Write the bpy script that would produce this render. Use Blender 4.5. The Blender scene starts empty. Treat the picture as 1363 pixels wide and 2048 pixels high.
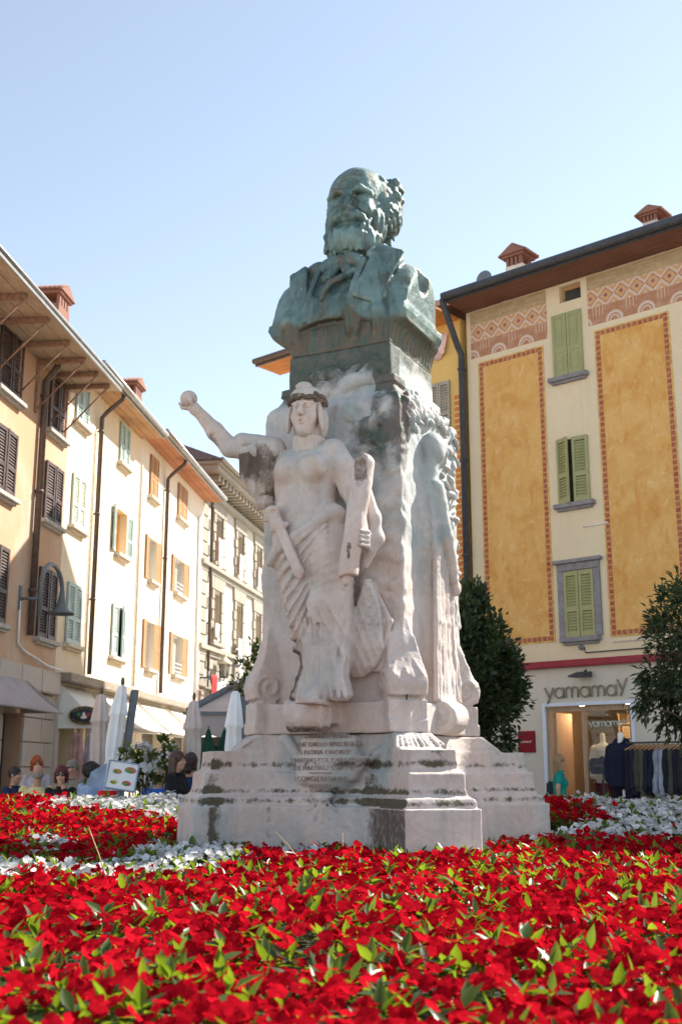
import bpy, bmesh, math, random, time
import numpy as np
from mathutils import Vector, Matrix, Euler

SC = bpy.context.scene
COL = SC.collection
R = math.radians

# ------------------------------------------------------------------ camera
cam_d = bpy.data.cameras.new("camera")
cam = bpy.data.objects.new("camera", cam_d)
COL.objects.link(cam)
cam.location = (0, 0, 1.35)
cam.rotation_euler = (R(90) + math.atan(521 / 2250), 0, 0)
cam_d.sensor_fit = 'VERTICAL'
cam_d.sensor_height = 36.0
cam_d.lens = 36.0 * 2250 / 2048
cam_d.clip_end = 2000
cam_d.dof.use_dof = True
cam_d.dof.focus_distance = 8.6
cam_d.dof.aperture_fstop = 4.0
SC.camera = cam

# ------------------------------------------------------------------ sky, sun, exposure
SUN_AZ, SUN_EL = R(33), R(42)          # from +X towards +Y; elevation
sun_dir = Vector((math.cos(SUN_AZ) * math.cos(SUN_EL), math.sin(SUN_AZ) * math.cos(SUN_EL), math.sin(SUN_EL)))
world = bpy.data.worlds.new("World")
SC.world = world
world.use_nodes = True
wn = world.node_tree
bg = wn.nodes["Background"]
sky = wn.nodes.new("ShaderNodeTexSky")
sky.sky_type = 'NISHITA'
sky.sun_disc = False
sky.sun_elevation = SUN_EL
sky.sun_rotation = math.atan2(sun_dir.x, sun_dir.y)
sky.altitude = 200
sky.air_density = 0.95
sky.dust_density = 0.15
sky.ozone_density = 1.0
hsv = wn.nodes.new("ShaderNodeHueSaturation")
hsv.inputs['Saturation'].default_value = 0.66
hsv.inputs['Hue'].default_value = 0.492
wn.links.new(sky.outputs[0], hsv.inputs['Color'])
wn.links.new(hsv.outputs[0], bg.inputs[0])
bg.inputs[1].default_value = 0.10
sun_d = bpy.data.lights.new("sun", 'SUN')
sun_d.energy = 4.3
sun_d.angle = R(0.6)
sun_d.color = (1.0, 0.94, 0.84)
sun = bpy.data.objects.new("sun", sun_d)
sun.rotation_euler = (-sun_dir).to_track_quat('-Z', 'Y').to_euler()
sun.location = (20, 20, 30)
COL.objects.link(sun)
SC.view_settings.view_transform = 'Standard'
SC.view_settings.look = 'None'
SC.view_settings.gamma = 1
SC.view_settings.use_curve_mapping = False
SC.view_settings.exposure = 1.36
SC.cycles.max_bounces = 8
SC.cycles.transparent_max_bounces = 12

# ------------------------------------------------------------------ object helpers
def link(o, parent=None):
    COL.objects.link(o)
    if parent is not None:
        o.parent = parent
    return o

def tag(o, label=None, cat=None, group=None, kind=None):
    if label: o['label'] = label
    if cat: o['category'] = cat
    if group: o['group'] = group
    if kind: o['kind'] = kind
    return o

def thing(name, label, cat, loc=(0, 0, 0), rotz=0.0, group=None):
    o = bpy.data.objects.new(name, None)
    o.empty_display_size = 0.2
    o.location = loc
    o.rotation_euler = (0, 0, rotz)
    link(o)
    return tag(o, label, cat, group)

def mesh_np(name, V, Q, mats, parent=None, smooth=True, matidx=None, T=None):
    """mesh from numpy vertices, quads (M,4) and triangles (K,3)"""
    me = bpy.data.meshes.new(name)
    V = np.asarray(V, np.float32)
    me.vertices.add(len(V))
    me.vertices.foreach_set('co', V.ravel())
    nq = 0 if Q is None else len(Q)
    ntr = 0 if T is None else len(T)
    idx = []
    if nq: idx.append(np.asarray(Q, np.int32).ravel())
    if ntr: idx.append(np.asarray(T, np.int32).ravel())
    idx = np.concatenate(idx)
    tot = np.concatenate([np.full(nq, 4, np.int32), np.full(ntr, 3, np.int32)])
    st = np.concatenate([[0], np.cumsum(tot)[:-1]]).astype(np.int32)
    me.loops.add(len(idx))
    me.loops.foreach_set('vertex_index', idx)
    me.polygons.add(nq + ntr)
    me.polygons.foreach_set('loop_start', st)
    me.polygons.foreach_set('loop_total', tot)
    if matidx is not None:
        me.polygons.foreach_set('material_index', np.asarray(matidx, np.int32))
    me.update(calc_edges=True)
    if smooth:
        me.polygons.foreach_set('use_smooth', np.ones(nq + ntr, bool))
    me.validate()
    for m in (mats if isinstance(mats, (list, tuple)) else [mats]):
        me.materials.append(m)
    o = bpy.data.objects.new(name, me)
    return link(o, parent)

class MB:
    """collects shapes, build() links them as one mesh object"""
    def __init__(s):
        s.v, s.f, s.m, s.s = [], [], [], []
    def add(s, vs, fs, mi=0, M=None, smooth=False):
        b = len(s.v)
        s.v += [tuple(M @ Vector(v)) if M is not None else tuple(v) for v in vs]
        for f in fs:
            s.f.append([i + b for i in f]); s.m.append(mi); s.s.append(smooth)
        return s
    def box(s, x0, x1, y0, y1, z0, z1, mi=0, M=None):
        vs = [(x, y, z) for x in (x0, x1) for y in (y0, y1) for z in (z0, z1)]
        return s.add(vs, [(0, 1, 3, 2), (4, 6, 7, 5), (0, 4, 5, 1), (2, 3, 7, 6), (0, 2, 6, 4), (1, 5, 7, 3)], mi, M)
    def quad(s, a, b, c, d, mi=0):
        return s.add([a, b, c, d], [(0, 1, 2, 3)], mi)
    def prism(s, pts, y0, y1, mi=0, axis='y', M=None):
        """polygon pts in a plane, extruded along axis"""
        n = len(pts)
        def P(a, b, t):
            return {'y': (a, t, b), 'x': (t, a, b), 'z': (a, b, t)}[axis]
        vs = [P(a, b, y0) for a, b in pts] + [P(a, b, y1) for a, b in pts]
        fs = [tuple(range(n))[::-1], tuple(range(n, 2 * n))] + [(i, (i + 1) % n, n + (i + 1) % n, n + i) for i in range(n)]
        return s.add(vs, fs, mi, M)
    def tube(s, path, r, n=8, mi=0, caps=True, M=None, flat=None):
        path = [Vector(p) for p in path]
        rs = r if isinstance(r, (list, tuple)) else [r] * len(path)
        vs, fs = [], []
        up = None
        for i, p in enumerate(path):
            t = (path[min(i + 1, len(path) - 1)] - path[max(i - 1, 0)]).normalized()
            if up is None:
                up = Vector((0, 0, 1)) if abs(t.z) < 0.9 else Vector((1, 0, 0))
            a = t.cross(up).normalized(); b = a.cross(t).normalized(); up = b
            for k in range(n):
                g = 2 * math.pi * k / n
                vs.append(p + a * math.cos(g) * rs[i] + b * math.sin(g) * rs[i] * (flat or 1))
        for i in range(len(path) - 1):
            for k in range(n):
                fs.append((i * n + k, i * n + (k + 1) % n, (i + 1) * n + (k + 1) % n, (i + 1) * n + k))
        if caps:
            fs.append(tuple(range(n))); fs.append(tuple(range((len(path) - 1) * n, len(path) * n))[::-1])
        return s.add(vs, fs, mi, M, True)
    def lathe(s, prof, n=16, mi=0, M=None, fold=None):
        """profile (r, z) about z; fold(ang, z) multiplies the radius"""
        vs, fs = [], []
        for r, z in prof:
            for k in range(n):
                g = 2 * math.pi * k / n
                q = r * (fold(g, z) if fold else 1)
                vs.append((q * math.cos(g), q * math.sin(g), z))
        for i in range(len(prof) - 1):
            for k in range(n):
                fs.append((i * n + k, i * n + (k + 1) % n, (i + 1) * n + (k + 1) % n, (i + 1) * n + k))
        fs.append(tuple(range(n))[::-1]); fs.append(tuple(range((len(prof) - 1) * n, len(prof) * n)))
        return s.add(vs, fs, mi, M, True)
    def sphere(s, c, r, n=10, m=6, mi=0, M=None):
        r = r if isinstance(r, (list, tuple)) else (r, r, r)
        vs, fs = [(c[0], c[1], c[2] - r[2])], []
        for i in range(1, m):
            th = math.pi * i / m
            for k in range(n):
                g = 2 * math.pi * k / n
                vs.append((c[0] + r[0] * math.sin(th) * math.cos(g), c[1] + r[1] * math.sin(th) * math.sin(g), c[2] - r[2] * math.cos(th)))
        vs.append((c[0], c[1], c[2] + r[2]))
        for k in range(n):
            fs.append((0, 1 + (k + 1) % n, 1 + k))
            fs.append((len(vs) - 1, len(vs) - 1 - n + k, len(vs) - 1 - n + (k + 1) % n))
        for i in range(m - 2):
            for k in range(n):
                fs.append((1 + i * n + k, 1 + i * n + (k + 1) % n, 1 + (i + 1) * n + (k + 1) % n, 1 + (i + 1) * n + k))
        return s.add(vs, fs, mi, M, True)
    def mesh(s, name, mats, bevel=0.0):
        me = bpy.data.meshes.new(name)
        me.from_pydata(s.v, [], s.f)
        me.polygons.foreach_set('material_index', s.m)
        me.polygons.foreach_set('use_smooth', s.s)
        for m in (mats if isinstance(mats, (list, tuple)) else [mats]):
            me.materials.append(m)
        bm = bmesh.new(); bm.from_mesh(me)
        bmesh.ops.recalc_face_normals(bm, faces=bm.faces)
        if bevel:
            es = [e for e in bm.edges if len(e.link_faces) == 2 and e.calc_face_angle(0) > 0.6]
            bmesh.ops.bevel(bm, geom=es, offset=bevel, segments=2, affect='EDGES', clamp_overlap=True)
        bm.to_mesh(me); bm.free()
        return me
    def build(s, name, mats, parent=None, bevel=0.0):
        return link(bpy.data.objects.new(name, s.mesh(name, mats, bevel)), parent)

def inst(name, me, parent=None, loc=(0, 0, 0), rot=(0, 0, 0), scale=(1, 1, 1)):
    o = bpy.data.objects.new(name, me)
    o.location = loc; o.rotation_euler = rot; o.scale = scale
    return link(o, parent)

# ------------------------------------------------------------------ numpy noise
_rng = np.random.RandomState(7)
_TAB = _rng.rand(4096).astype(np.float32)
def vnoise(P, freq, seed=0):
    """value noise, -1..1, on (N,3) points"""
    p = np.asarray(P, np.float32) * freq + seed * 17.31
    i = np.floor(p).astype(np.int64); f = p - i
    f = f * f * (3 - 2 * f)
    def h(a, b, c):
        return _TAB[(a * 73856093 ^ b * 19349663 ^ c * 83492791) & 4095]
    x, y, z = i[:, 0], i[:, 1], i[:, 2]
    r = 0
    for dx in (0, 1):
        wx = f[:, 0] if dx else 1 - f[:, 0]
        for dy in (0, 1):
            wy = f[:, 1] if dy else 1 - f[:, 1]
            for dz in (0, 1):
                wz = f[:, 2] if dz else 1 - f[:, 2]
                r = r + wx * wy * wz * h(x + dx, y + dy, z + dz)
    return r * 2 - 1
def fbm(P, freq, n=3, seed=0):
    r = 0; a = 1.0
    for k in range(n):
        r = r + a * vnoise(P, freq * 2 ** k, seed + k); a *= 0.5
    return r
def sstep(a, b, x):
    t = np.clip((x - a) / (b - a), 0, 1)
    return t * t * (3 - 2 * t)

# ------------------------------------------------------------------ signed-distance sculpting
class Vol:
    def __init__(s, lo, hi, h):
        s.lo = np.array(lo, np.float32); s.h = h
        s.n = np.ceil((np.array(hi) - s.lo) / h).astype(int) + 1
        s.f = np.full(tuple(s.n), 10.0, np.float32)
    def op(s, fn, lo, hi, k=0.02, mode='u'):
        m = k + 2 * s.h
        a = np.maximum(np.floor((np.array(lo) - m - s.lo) / s.h).astype(int), 0)
        b = np.minimum(np.ceil((np.array(hi) + m - s.lo) / s.h).astype(int) + 1, s.n)
        if np.any(b <= a): return s
        ax = [s.lo[i] + s.h * np.arange(a[i], b[i], dtype=np.float32) for i in range(3)]
        X, Y, Z = ax[0][:, None, None], ax[1][None, :, None], ax[2][None, None, :]
        sl = tuple(slice(a[i], b[i]) for i in range(3))
        F = s.f[sl]; D = fn(X, Y, Z)
        if mode == 'u':
            h = np.clip(0.5 + 0.5 * (F - D) / k, 0, 1)
            s.f[sl] = F + (D - F) * h - k * h * (1 - h)
        elif mode == 's':
            D = -D
            h = np.clip(0.5 - 0.5 * (F - D) / k, 0, 1)
            s.f[sl] = F + (D - F) * h + k * h * (1 - h)
        elif mode == 'i':
            h = np.clip(0.5 - 0.5 * (F - D) / k, 0, 1)
            s.f[sl] = F + (D - F) * h + k * h * (1 - h)
        return s
    def ell(s, c, r, k=0.02, rot=None, mode='u'):
        c = np.array(c, float); r = np.array(r if hasattr(r, '__len__') else (r, r, r), float)
        Rm = np.array(Euler(rot).to_matrix()) if rot else np.eye(3)
        e = np.sqrt(((Rm * r) ** 2).sum(1))
        def fn(X, Y, Z):
            x, y, z = X - c[0], Y - c[1], Z - c[2]
            u = [(Rm[0, i] * x + Rm[1, i] * y + Rm[2, i] * z) for i in range(3)]
            k0 = np.sqrt(sum((u[i] / r[i]) ** 2 for i in range(3)))
            k1 = np.sqrt(sum((u[i] / r[i] ** 2) ** 2 for i in range(3))) + 1e-6
            return k0 * (k0 - 1) / k1
        return s.op(fn, c - e, c + e, k, mode)
    def cap(s, p, q, r0, r1=None, k=0.02, mode='u', flat=None):
        p = np.array(p, float); q = np.array(q, float); r1 = r0 if r1 is None else r1
        m = max(r0, r1); d = q - p; L = float(d @ d) + 1e-9
        def fn(X, Y, Z):
            x, y, z = X - p[0], Y - p[1], Z - p[2]
            t = np.clip((x * d[0] + y * d[1] + z * d[2]) / L, 0, 1)
            return np.sqrt((x - d[0] * t) ** 2 + (y - d[1] * t) ** 2 + (z - d[2] * t) ** 2) - (r0 + (r1 - r0) * t)
        return s.op(fn, np.minimum(p, q) - m, np.maximum(p, q) + m, k, mode)
    def chain(s, pts, rs, k=0.02, mode='u'):
        for i in range(len(pts) - 1):
            s.cap(pts[i], pts[i + 1], rs[i], rs[i + 1], k, mode)
        return s
    def box(s, c, hf, k=0.01, rot=None, rnd=0.0, mode='u'):
        c = np.array(c, float); hf = np.array(hf, float)
        Rm = np.array(Euler(rot).to_matrix()) if rot else np.eye(3)
        e = np.abs(Rm) @ hf
        def fn(X, Y, Z):
            x, y, z = X - c[0], Y - c[1], Z - c[2]
            q = [np.abs(Rm[0, i] * x + Rm[1, i] * y + Rm[2, i] * z) - hf[i] + rnd for i in range(3)]
            out = np.sqrt(sum(np.maximum(a, 0) ** 2 for a in q))
            return out + np.minimum(np.maximum(np.maximum(q[0], q[1]), q[2]), 0) - rnd
        return s.op(fn, c - e, c + e, k, mode)
    def loft(s, zs, cx, cy, ax, ay, k=0.03, p=2.0, mode='u'):
        """stack of (super)ellipses along z"""
        zs, cx, cy, ax, ay = [np.array(t, float) for t in (zs, cx, cy, ax, ay)]
        z0, z1 = zs[0], zs[-1]
        def fn(X, Y, Z):
            zz = Z[0, 0, :]
            I = lambda t: np.interp(zz, zs, t)[None, None, :].astype(np.float32)
            a, b = I(ax), I(ay)
            u, v = np.abs(X - I(cx)) / a, np.abs(Y - I(cy)) / b
            d = ((u ** p + v ** p) ** (1 / p) - 1) * np.minimum(a, b)
            return np.maximum(d, np.maximum(z0 - Z, Z - z1))
        lo = [(cx - ax).min(), (cy - ay).min(), z0]; hi = [(cx + ax).max(), (cy + ay).max(), z1]
        return s.op(fn, lo, hi, k, mode)
    def mesh(s):
        f = s.f; f = np.pad(f, 1, constant_values=1.0)
        lo = s.lo - s.h
        g = f < 0
        n = [d - 1 for d in f.shape]
        def cor(A, i, j, k): return A[i:i + n[0], j:j + n[1], k:k + n[2]]
        cnt = sum(cor(g, i, j, k).astype(np.int8) for i in (0, 1) for j in (0, 1) for k in (0, 1))
        act = np.argwhere((cnt > 0) & (cnt < 8))
        idx = np.full(n, -1, np.int32); idx[act[:, 0], act[:, 1], act[:, 2]] = np.arange(len(act))
        acc = np.zeros((len(act), 3), np.float32); c = np.zeros(len(act), np.float32)
        for ax in range(3):
            o = [a for a in range(3) if a != ax]
            for b in (0, 1):
                for d in (0, 1):
                    q = act.copy(); q[:, o[0]] += b; q[:, o[1]] += d
                    r = q.copy(); r[:, ax] += 1
                    A = f[q[:, 0], q[:, 1], q[:, 2]]; B = f[r[:, 0], r[:, 1], r[:, 2]]
                    m = (A < 0) != (B < 0)
                    t = np.where(m, A / np.where(m, A - B, 1), 0)
                    P = np.zeros((len(act), 3), np.float32)
                    P[:, o[0]] = b; P[:, o[1]] = d; P[:, ax] = t
                    acc[m] += P[m]; c[m] += 1
        V = lo + (act + acc / c[:, None]) * s.h
        quads = []
        for ax in range(3):
            o = [a for a in range(3) if a != ax]
            sl0 = [slice(None)] * 3; sl1 = [slice(None)] * 3
            sl0[ax] = slice(0, -1); sl1[ax] = slice(1, None)
            ga, gb = g[tuple(sl0)], g[tuple(sl1)]
            e = np.argwhere(ga != gb)
            e = e[(e[:, o[0]] > 0) & (e[:, o[1]] > 0) & (e[:, o[0]] < n[o[0]]) & (e[:, o[1]] < n[o[1]])]
            sg = ga[e[:, 0], e[:, 1], e[:, 2]]
            def at(b, d):
                q = e.copy(); q[:, o[0]] -= b; q[:, o[1]] -= d
                return idx[q[:, 0], q[:, 1], q[:, 2]]
            Q = np.stack([at(0, 0), at(1, 0), at(1, 1), at(0, 1)], 1)
            flip = sg if ax != 1 else ~sg
            Q[~flip] = Q[~flip][:, ::-1]
            quads.append(Q)
        Q = np.concatenate(quads); Q = Q[(Q >= 0).all(1)]
        return V.astype(np.float32), Q

def vnormals(V, Q):
    a = V[Q[:, 2]] - V[Q[:, 0]]; b = V[Q[:, 3]] - V[Q[:, 1]]
    fn = np.cross(a, b)
    N = np.zeros_like(V)
    for i in range(4):
        for c in range(3):
            N[:, c] += np.bincount(Q[:, i], fn[:, c], len(V))
    return N / (np.linalg.norm(N, axis=1, keepdims=True) + 1e-9)

def relax(V, Q, it=1, lam=0.5):
    for _ in range(it):
        S = np.zeros_like(V); c = np.bincount(Q.ravel(), minlength=len(V)).astype(np.float32)
        for i in range(4):
            nb = (V[Q[:, (i + 1) % 4]] + V[Q[:, (i + 3) % 4]]) * 0.5
            for k in range(3):
                S[:, k] += np.bincount(Q[:, i], nb[:, k], len(V))
        V = V + lam * (S / np.maximum(c, 1)[:, None] - V)
    return V

# ------------------------------------------------------------------ materials
class NT:
    def __init__(s, name):
        s.m = bpy.data.materials.new(name); s.m.use_nodes = True
        s.t = s.m.node_tree
        for n in list(s.t.nodes): s.t.nodes.remove(n)
        s.out = s.n('ShaderNodeOutputMaterial')
        s.tc = s.n('ShaderNodeTexCoord')
    def n(s, ty, **kw):
        nd = s.t.nodes.new(ty)
        for k, v in kw.items():
            if k in nd.bl_rna.properties and k not in nd.inputs: setattr(nd, k, v)
            else: s.set(nd.inputs[k.replace('_', ' ') if k not in nd.inputs else k], v)
        return nd
    def set(s, i, v):
        if isinstance(v, bpy.types.NodeSocket): s.t.links.new(v, i)
        elif isinstance(v, bpy.types.Node): s.t.links.new(v.outputs[0], i)
        else:
            if hasattr(i.default_value, '__len__') and len(i.default_value) == 4 and hasattr(v, '__len__') and len(v) == 3: v = (*v, 1)
            i.default_value = v
    def math(s, op, a, b=0.0, c=None, clamp=False):
        nd = s.t.nodes.new('ShaderNodeMath'); nd.operation = op; nd.use_clamp = clamp
        s.set(nd.inputs[0], a); s.set(nd.inputs[1], b)
        if c is not None: s.set(nd.inputs[2], c)
        return nd.outputs[0]
    def map(s, scale=(1, 1, 1), loc=(0, 0, 0), rot=(0, 0, 0)):
        nd = s.t.nodes.new('ShaderNodeMapping')
        s.set(nd.inputs['Vector'], s.tc.outputs['Object'])
        nd.inputs['Scale'].default_value = scale; nd.inputs['Location'].default_value = loc; nd.inputs['Rotation'].default_value = rot
        return nd.outputs[0]
    def noise(s, scale, detail=4, rough=0.55, vec=None, dist=0.0):
        nd = s.t.nodes.new('ShaderNodeTexNoise')
        s.set(nd.inputs['Vector'], vec if vec is not None else s.tc.outputs['Object'])
        nd.inputs['Scale'].default_value = scale; nd.inputs['Detail'].default_value = detail
        nd.inputs['Roughness'].default_value = rough; nd.inputs['Distortion'].default_value = dist
        return nd.outputs['Fac']
    def ramp(s, fac, a, b, lo=0.0, hi=1.0):
        nd = s.t.nodes.new('ShaderNodeMapRange'); nd.clamp = True; nd.interpolation_type = 'SMOOTHSTEP'
        s.set(nd.inputs['Value'], fac)
        nd.inputs['From Min'].default_value = a; nd.inputs['From Max'].default_value = b
        nd.inputs['To Min'].default_value = lo; nd.inputs['To Max'].default_value = hi
        return nd.outputs[0]
    def mix(s, fac, a, b, mode='MIX'):
        nd = s.t.nodes.new('ShaderNodeMix'); nd.data_type = 'RGBA'; nd.blend_type = mode
        s.set(nd.inputs[0], fac); s.set(nd.inputs[6], a); s.set(nd.inputs[7], b)
        return nd.outputs[2]
    def xyz(s, vec=None):
        nd = s.t.nodes.new('ShaderNodeSeparateXYZ'); s.set(nd.inputs[0], vec if vec is not None else s.tc.outputs['Object'])
        return nd.outputs
    def bump(s, h, strength=0.2, dist=0.01, normal=None):
        nd = s.t.nodes.new('ShaderNodeBump'); s.set(nd.inputs['Height'], h)
        nd.inputs['Strength'].default_value = strength; nd.inputs['Distance'].default_value = dist
        if normal is not None: s.set(nd.inputs['Normal'], normal)
        return nd.outputs[0]
    def bsdf(s, col, rough=0.8, normal=None, metal=0.0, spec=0.3, **kw):
        nd = s.t.nodes.new('ShaderNodeBsdfPrincipled')
        s.set(nd.inputs['Base Color'], col); s.set(nd.inputs['Roughness'], rough); s.set(nd.inputs['Metallic'], metal)
        s.set(nd.inputs['Specular IOR Level'], spec)
        if normal is not None: s.set(nd.inputs['Normal'], normal)
        for k, v in kw.items(): s.set(nd.inputs[k.replace('_', ' ')], v)
        s.t.links.new(nd.outputs[0], s.out.inputs[0])
        return s.m

def simple(name, col, rough=0.7, var=0.25, scale=6.0, metal=0.0, spec=0.3, bump=0.0, bscale=60.0):
    """colour with soft mottling and an optional fine relief"""
    t = NT(name)
    f = t.ramp(t.noise(scale, 5, 0.6), 0.3, 0.7)
    c = t.mix(f, tuple(x * (1 - var) for x in col), tuple(min(1, x * (1 + var)) for x in col))
    nm = t.bump(t.noise(bscale, 3), bump, 0.004) if bump else None
    return t.bsdf(c, rough, nm, metal, spec)

def plaster(name, col, col2, patch=0.45, dirt=(0.3, 0.27, 0.22), dirt_amt=0.3, rough=0.92):
    t = NT(name)
    big = t.ramp(t.noise(0.55, 5, 0.6, dist=0.3), patch - 0.12, patch + 0.2)
    c = t.mix(big, col, col2)
    st = t.ramp(t.noise(1.0, 4, 0.6, t.map((3.0, 3.0, 0.35))), 0.52, 0.75, 0, dirt_amt)
    c = t.mix(st, c, dirt)
    fine = t.noise(9.0, 6, 0.65)
    c = t.mix(t.ramp(fine, 0.3, 0.7, 0, 0.16), c, tuple(x * 0.72 for x in col))
    nm = t.bump(t.noise(28.0, 5), 0.25, 0.012)
    return t.bsdf(c, rough, nm)

def wood(name, a, b, axis='x', rough=0.75, scale=1.0):
    t = NT(name)
    sc = {'x': (1.2, 14, 14), 'y': (14, 1.2, 14), 'z': (14, 14, 1.2)}[axis]
    n = t.noise(2.2 * scale, 6, 0.65, t.map(sc), 0.4)
    c = t.mix(t.ramp(n, 0.3, 0.7), a, b)
    c = t.mix(t.ramp(t.noise(1.3, 4), 0.45, 0.75, 0, 0.5), c, tuple(x * 0.55 for x in a))
    return t.bsdf(c, rough, t.bump(n, 0.2, 0.004))

M = {}
M['tan'] = plaster('tan plaster', (0.56, 0.335, 0.20), (0.60, 0.47, 0.36), 0.52, (0.34, 0.29, 0.25), 0.6)
M['cream'] = plaster('cream plaster', (0.80, 0.70, 0.53), (0.74, 0.62, 0.46), 0.52, (0.46, 0.38, 0.28), 0.42)
M['ivory'] = plaster('ivory plaster', (0.78, 0.70, 0.58), (0.70, 0.61, 0.50), 0.52, (0.46, 0.40, 0.33), 0.40)
M['palazzo'] = plaster('palazzo plaster', (0.58, 0.53, 0.45), (0.52, 0.47, 0.39), 0.55, (0.45, 0.4, 0.34), 0.2)
M['greystone'] = plaster('grey limestone', (0.38, 0.34, 0.28), (0.31, 0.28, 0.23), 0.5, (0.24, 0.21, 0.17), 0.3)
def shopwall_mat():
    t = NT('buttermilk plaster above, pale grey paint below')
    x, y, z = t.xyz()
    up = t.mix(t.ramp(t.noise(0.6, 5, 0.6, dist=0.3), 0.4, 0.7), (0.78, 0.65, 0.44), (0.74, 0.61, 0.42))
    lo = t.mix(t.ramp(t.noise(0.9, 5, 0.6), 0.4, 0.7), (0.66, 0.61, 0.52), (0.60, 0.56, 0.48))
    c = t.mix(t.ramp(z, 3.32, 3.34), lo, up)
    st = t.ramp(t.noise(1.0, 5, 0.65, t.map((3.5, 3.0, 0.3))), 0.52, 0.75, 0, 0.3)
    c = t.mix(st, c, (0.52, 0.42, 0.28))
    c = t.mix(t.ramp(t.noise(9.0, 6, 0.65), 0.3, 0.7, 0, 0.14), c, (0.55, 0.47, 0.35))
    return t.bsdf(c, 0.92, t.bump(t.noise(28.0, 5), 0.25, 0.012))
M['shopwall'] = shopwall_mat()
M['yellow'] = plaster('yellow plaster', (0.82, 0.56, 0.19), (0.76, 0.50, 0.18), 0.5, (0.5, 0.36, 0.18), 0.2)
M['ruststone'] = plaster('pale ashlar', (0.60, 0.53, 0.47), (0.52, 0.46, 0.40), 0.5, (0.34, 0.3, 0.27), 0.3)
M['ground'] = plaster('paving stone', (0.46, 0.42, 0.37), (0.40, 0.37, 0.33), 0.5, (0.26, 0.23, 0.2), 0.3)
M['brown_shutter'] = simple('brown painted wood', (0.085, 0.055, 0.045), 0.55, 0.3, 9)
M['green_shutter'] = simple('sage painted wood', (0.34, 0.34, 0.16), 0.5, 0.08, 5)
M['pale_shutter'] = simple('pale blue green painted wood', (0.44, 0.54, 0.51), 0.55, 0.1, 7)
M['cream_shutter'] = simple('pale cream green painted wood', (0.62, 0.66, 0.52), 0.55, 0.1, 7)
M['grey_shutter'] = simple('grey painted wood', (0.40, 0.37, 0.30), 0.55, 0.1, 7)
M['wood_shutter'] = wood('honey wood shutter', (0.36, 0.19, 0.085), (0.47, 0.27, 0.13), 'z')
M['sill'] = simple('sill stone', (0.44, 0.41, 0.37), 0.85, 0.2, 12, bump=0.2)
M['palesill'] = simple('pale sill stone', (0.62, 0.54, 0.43), 0.85, 0.15, 12, bump=0.2)
M['darkwin'] = simple('dark room', (0.05, 0.042, 0.035), 0.9)
M['orangeroom'] = simple('orange painted room', (0.72, 0.40, 0.08), 0.9, 0.1)
M['soffit_grey'] = wood('weathered soffit board', (0.40, 0.29, 0.20), (0.55, 0.42, 0.30), 'x')
M['soffit_warm'] = wood('warm soffit board', (0.50, 0.26, 0.12), (0.60, 0.36, 0.20), 'x')
M['soffit_red'] = wood('terracotta soffit', (0.42, 0.16, 0.08), (0.52, 0.24, 0.12), 'y')
M['soffit_dark'] = wood('dark stained soffit board', (0.16, 0.07, 0.05), (0.22, 0.11, 0.075), 'x')
M['soffit_orange'] = wood('orange stained rafter', (0.70, 0.30, 0.09), (0.62, 0.24, 0.07), 'x')
M['gutter'] = simple('galvanised gutter', (0.34, 0.33, 0.31), 0.4, 0.12, 5, 0.5)
M['darkmetal'] = simple('dark grey painted metal', (0.055, 0.062, 0.075), 0.45, 0.2, 8)
M['brownmetal'] = simple('brown painted metal', (0.12, 0.085, 0.07), 0.45, 0.2, 8)
M['slategrey'] = simple('grey painted steel', (0.15, 0.17, 0.19), 0.5, 0.12, 8)
M['whitepvc'] = simple('white plastic', (0.78, 0.77, 0.74), 0.5, 0.05)
M['rooftile'] = plaster('clay roof tile', (0.34, 0.17, 0.11), (0.28, 0.14, 0.10), 0.5, (0.2, 0.12, 0.08), 0.4)
M['chimney'] = plaster('red chimney brick', (0.29, 0.145, 0.105), (0.22, 0.125, 0.095), 0.5, (0.25, 0.13, 0.1), 0.3)
M['greyroof'] = simple('slate roof', (0.14, 0.12, 0.13), 0.7, 0.2, 8)
M['rust'] = simple('rusty iron', (0.30, 0.17, 0.11), 0.8, 0.3, 14)
M['awn_grey'] = simple('grey awning canvas', (0.42, 0.37, 0.36), 0.9, 0.06, 3)
M['awn_white'] = simple('white awning canvas', (0.82, 0.79, 0.72), 0.9, 0.05, 3)
M['umb_beige'] = simple('beige parasol canvas', (0.58, 0.50, 0.46), 0.9, 0.08, 4)
M['umb_white'] = simple('white parasol canvas', (0.76, 0.77, 0.78), 0.9, 0.06, 4)
M['fascia'] = wood('weathered fascia board', (0.24, 0.20, 0.16), (0.38, 0.32, 0.25), 'x')
M['crimson'] = simple('crimson painted metal', (0.30, 0.028, 0.045), 0.5, 0.12, 5)
M['plaque'] = simple('crimson enamel plaque', (0.22, 0.006, 0.018), 0.4, 0.08, 5)
M['red_cloth'] = simple('red cloth', (0.72, 0.02, 0.02), 0.85, 0.1, 6)
M['white_cloth'] = simple('white cloth', (0.80, 0.77, 0.72), 0.9, 0.08, 6)
M['pink_cloth'] = simple('pink printed cloth', (0.80, 0.55, 0.52), 0.9, 0.35, 5)
M['letter'] = simple('bronze grey letter', (0.26, 0.23, 0.16), 0.5, 0.08)
M['white_frame'] = simple('pale blue door surround', (0.66, 0.72, 0.84), 0.6, 0.05)
M['door_wood'] = wood('tan shopfront frame', (0.40, 0.27, 0.17), (0.48, 0.34, 0.23), 'z')
M['shelfwood'] = wood('pale shelf wood', (0.50, 0.33, 0.17), (0.58, 0.40, 0.22), 'x')
M['roomwall'] = simple('shop interior wall', (0.30, 0.22, 0.15), 0.9, 0.12, 2)
M['brownstone'] = simple('grey window stone', (0.25, 0.24, 0.25), 0.85, 0.15, 10, bump=0.2)

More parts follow.
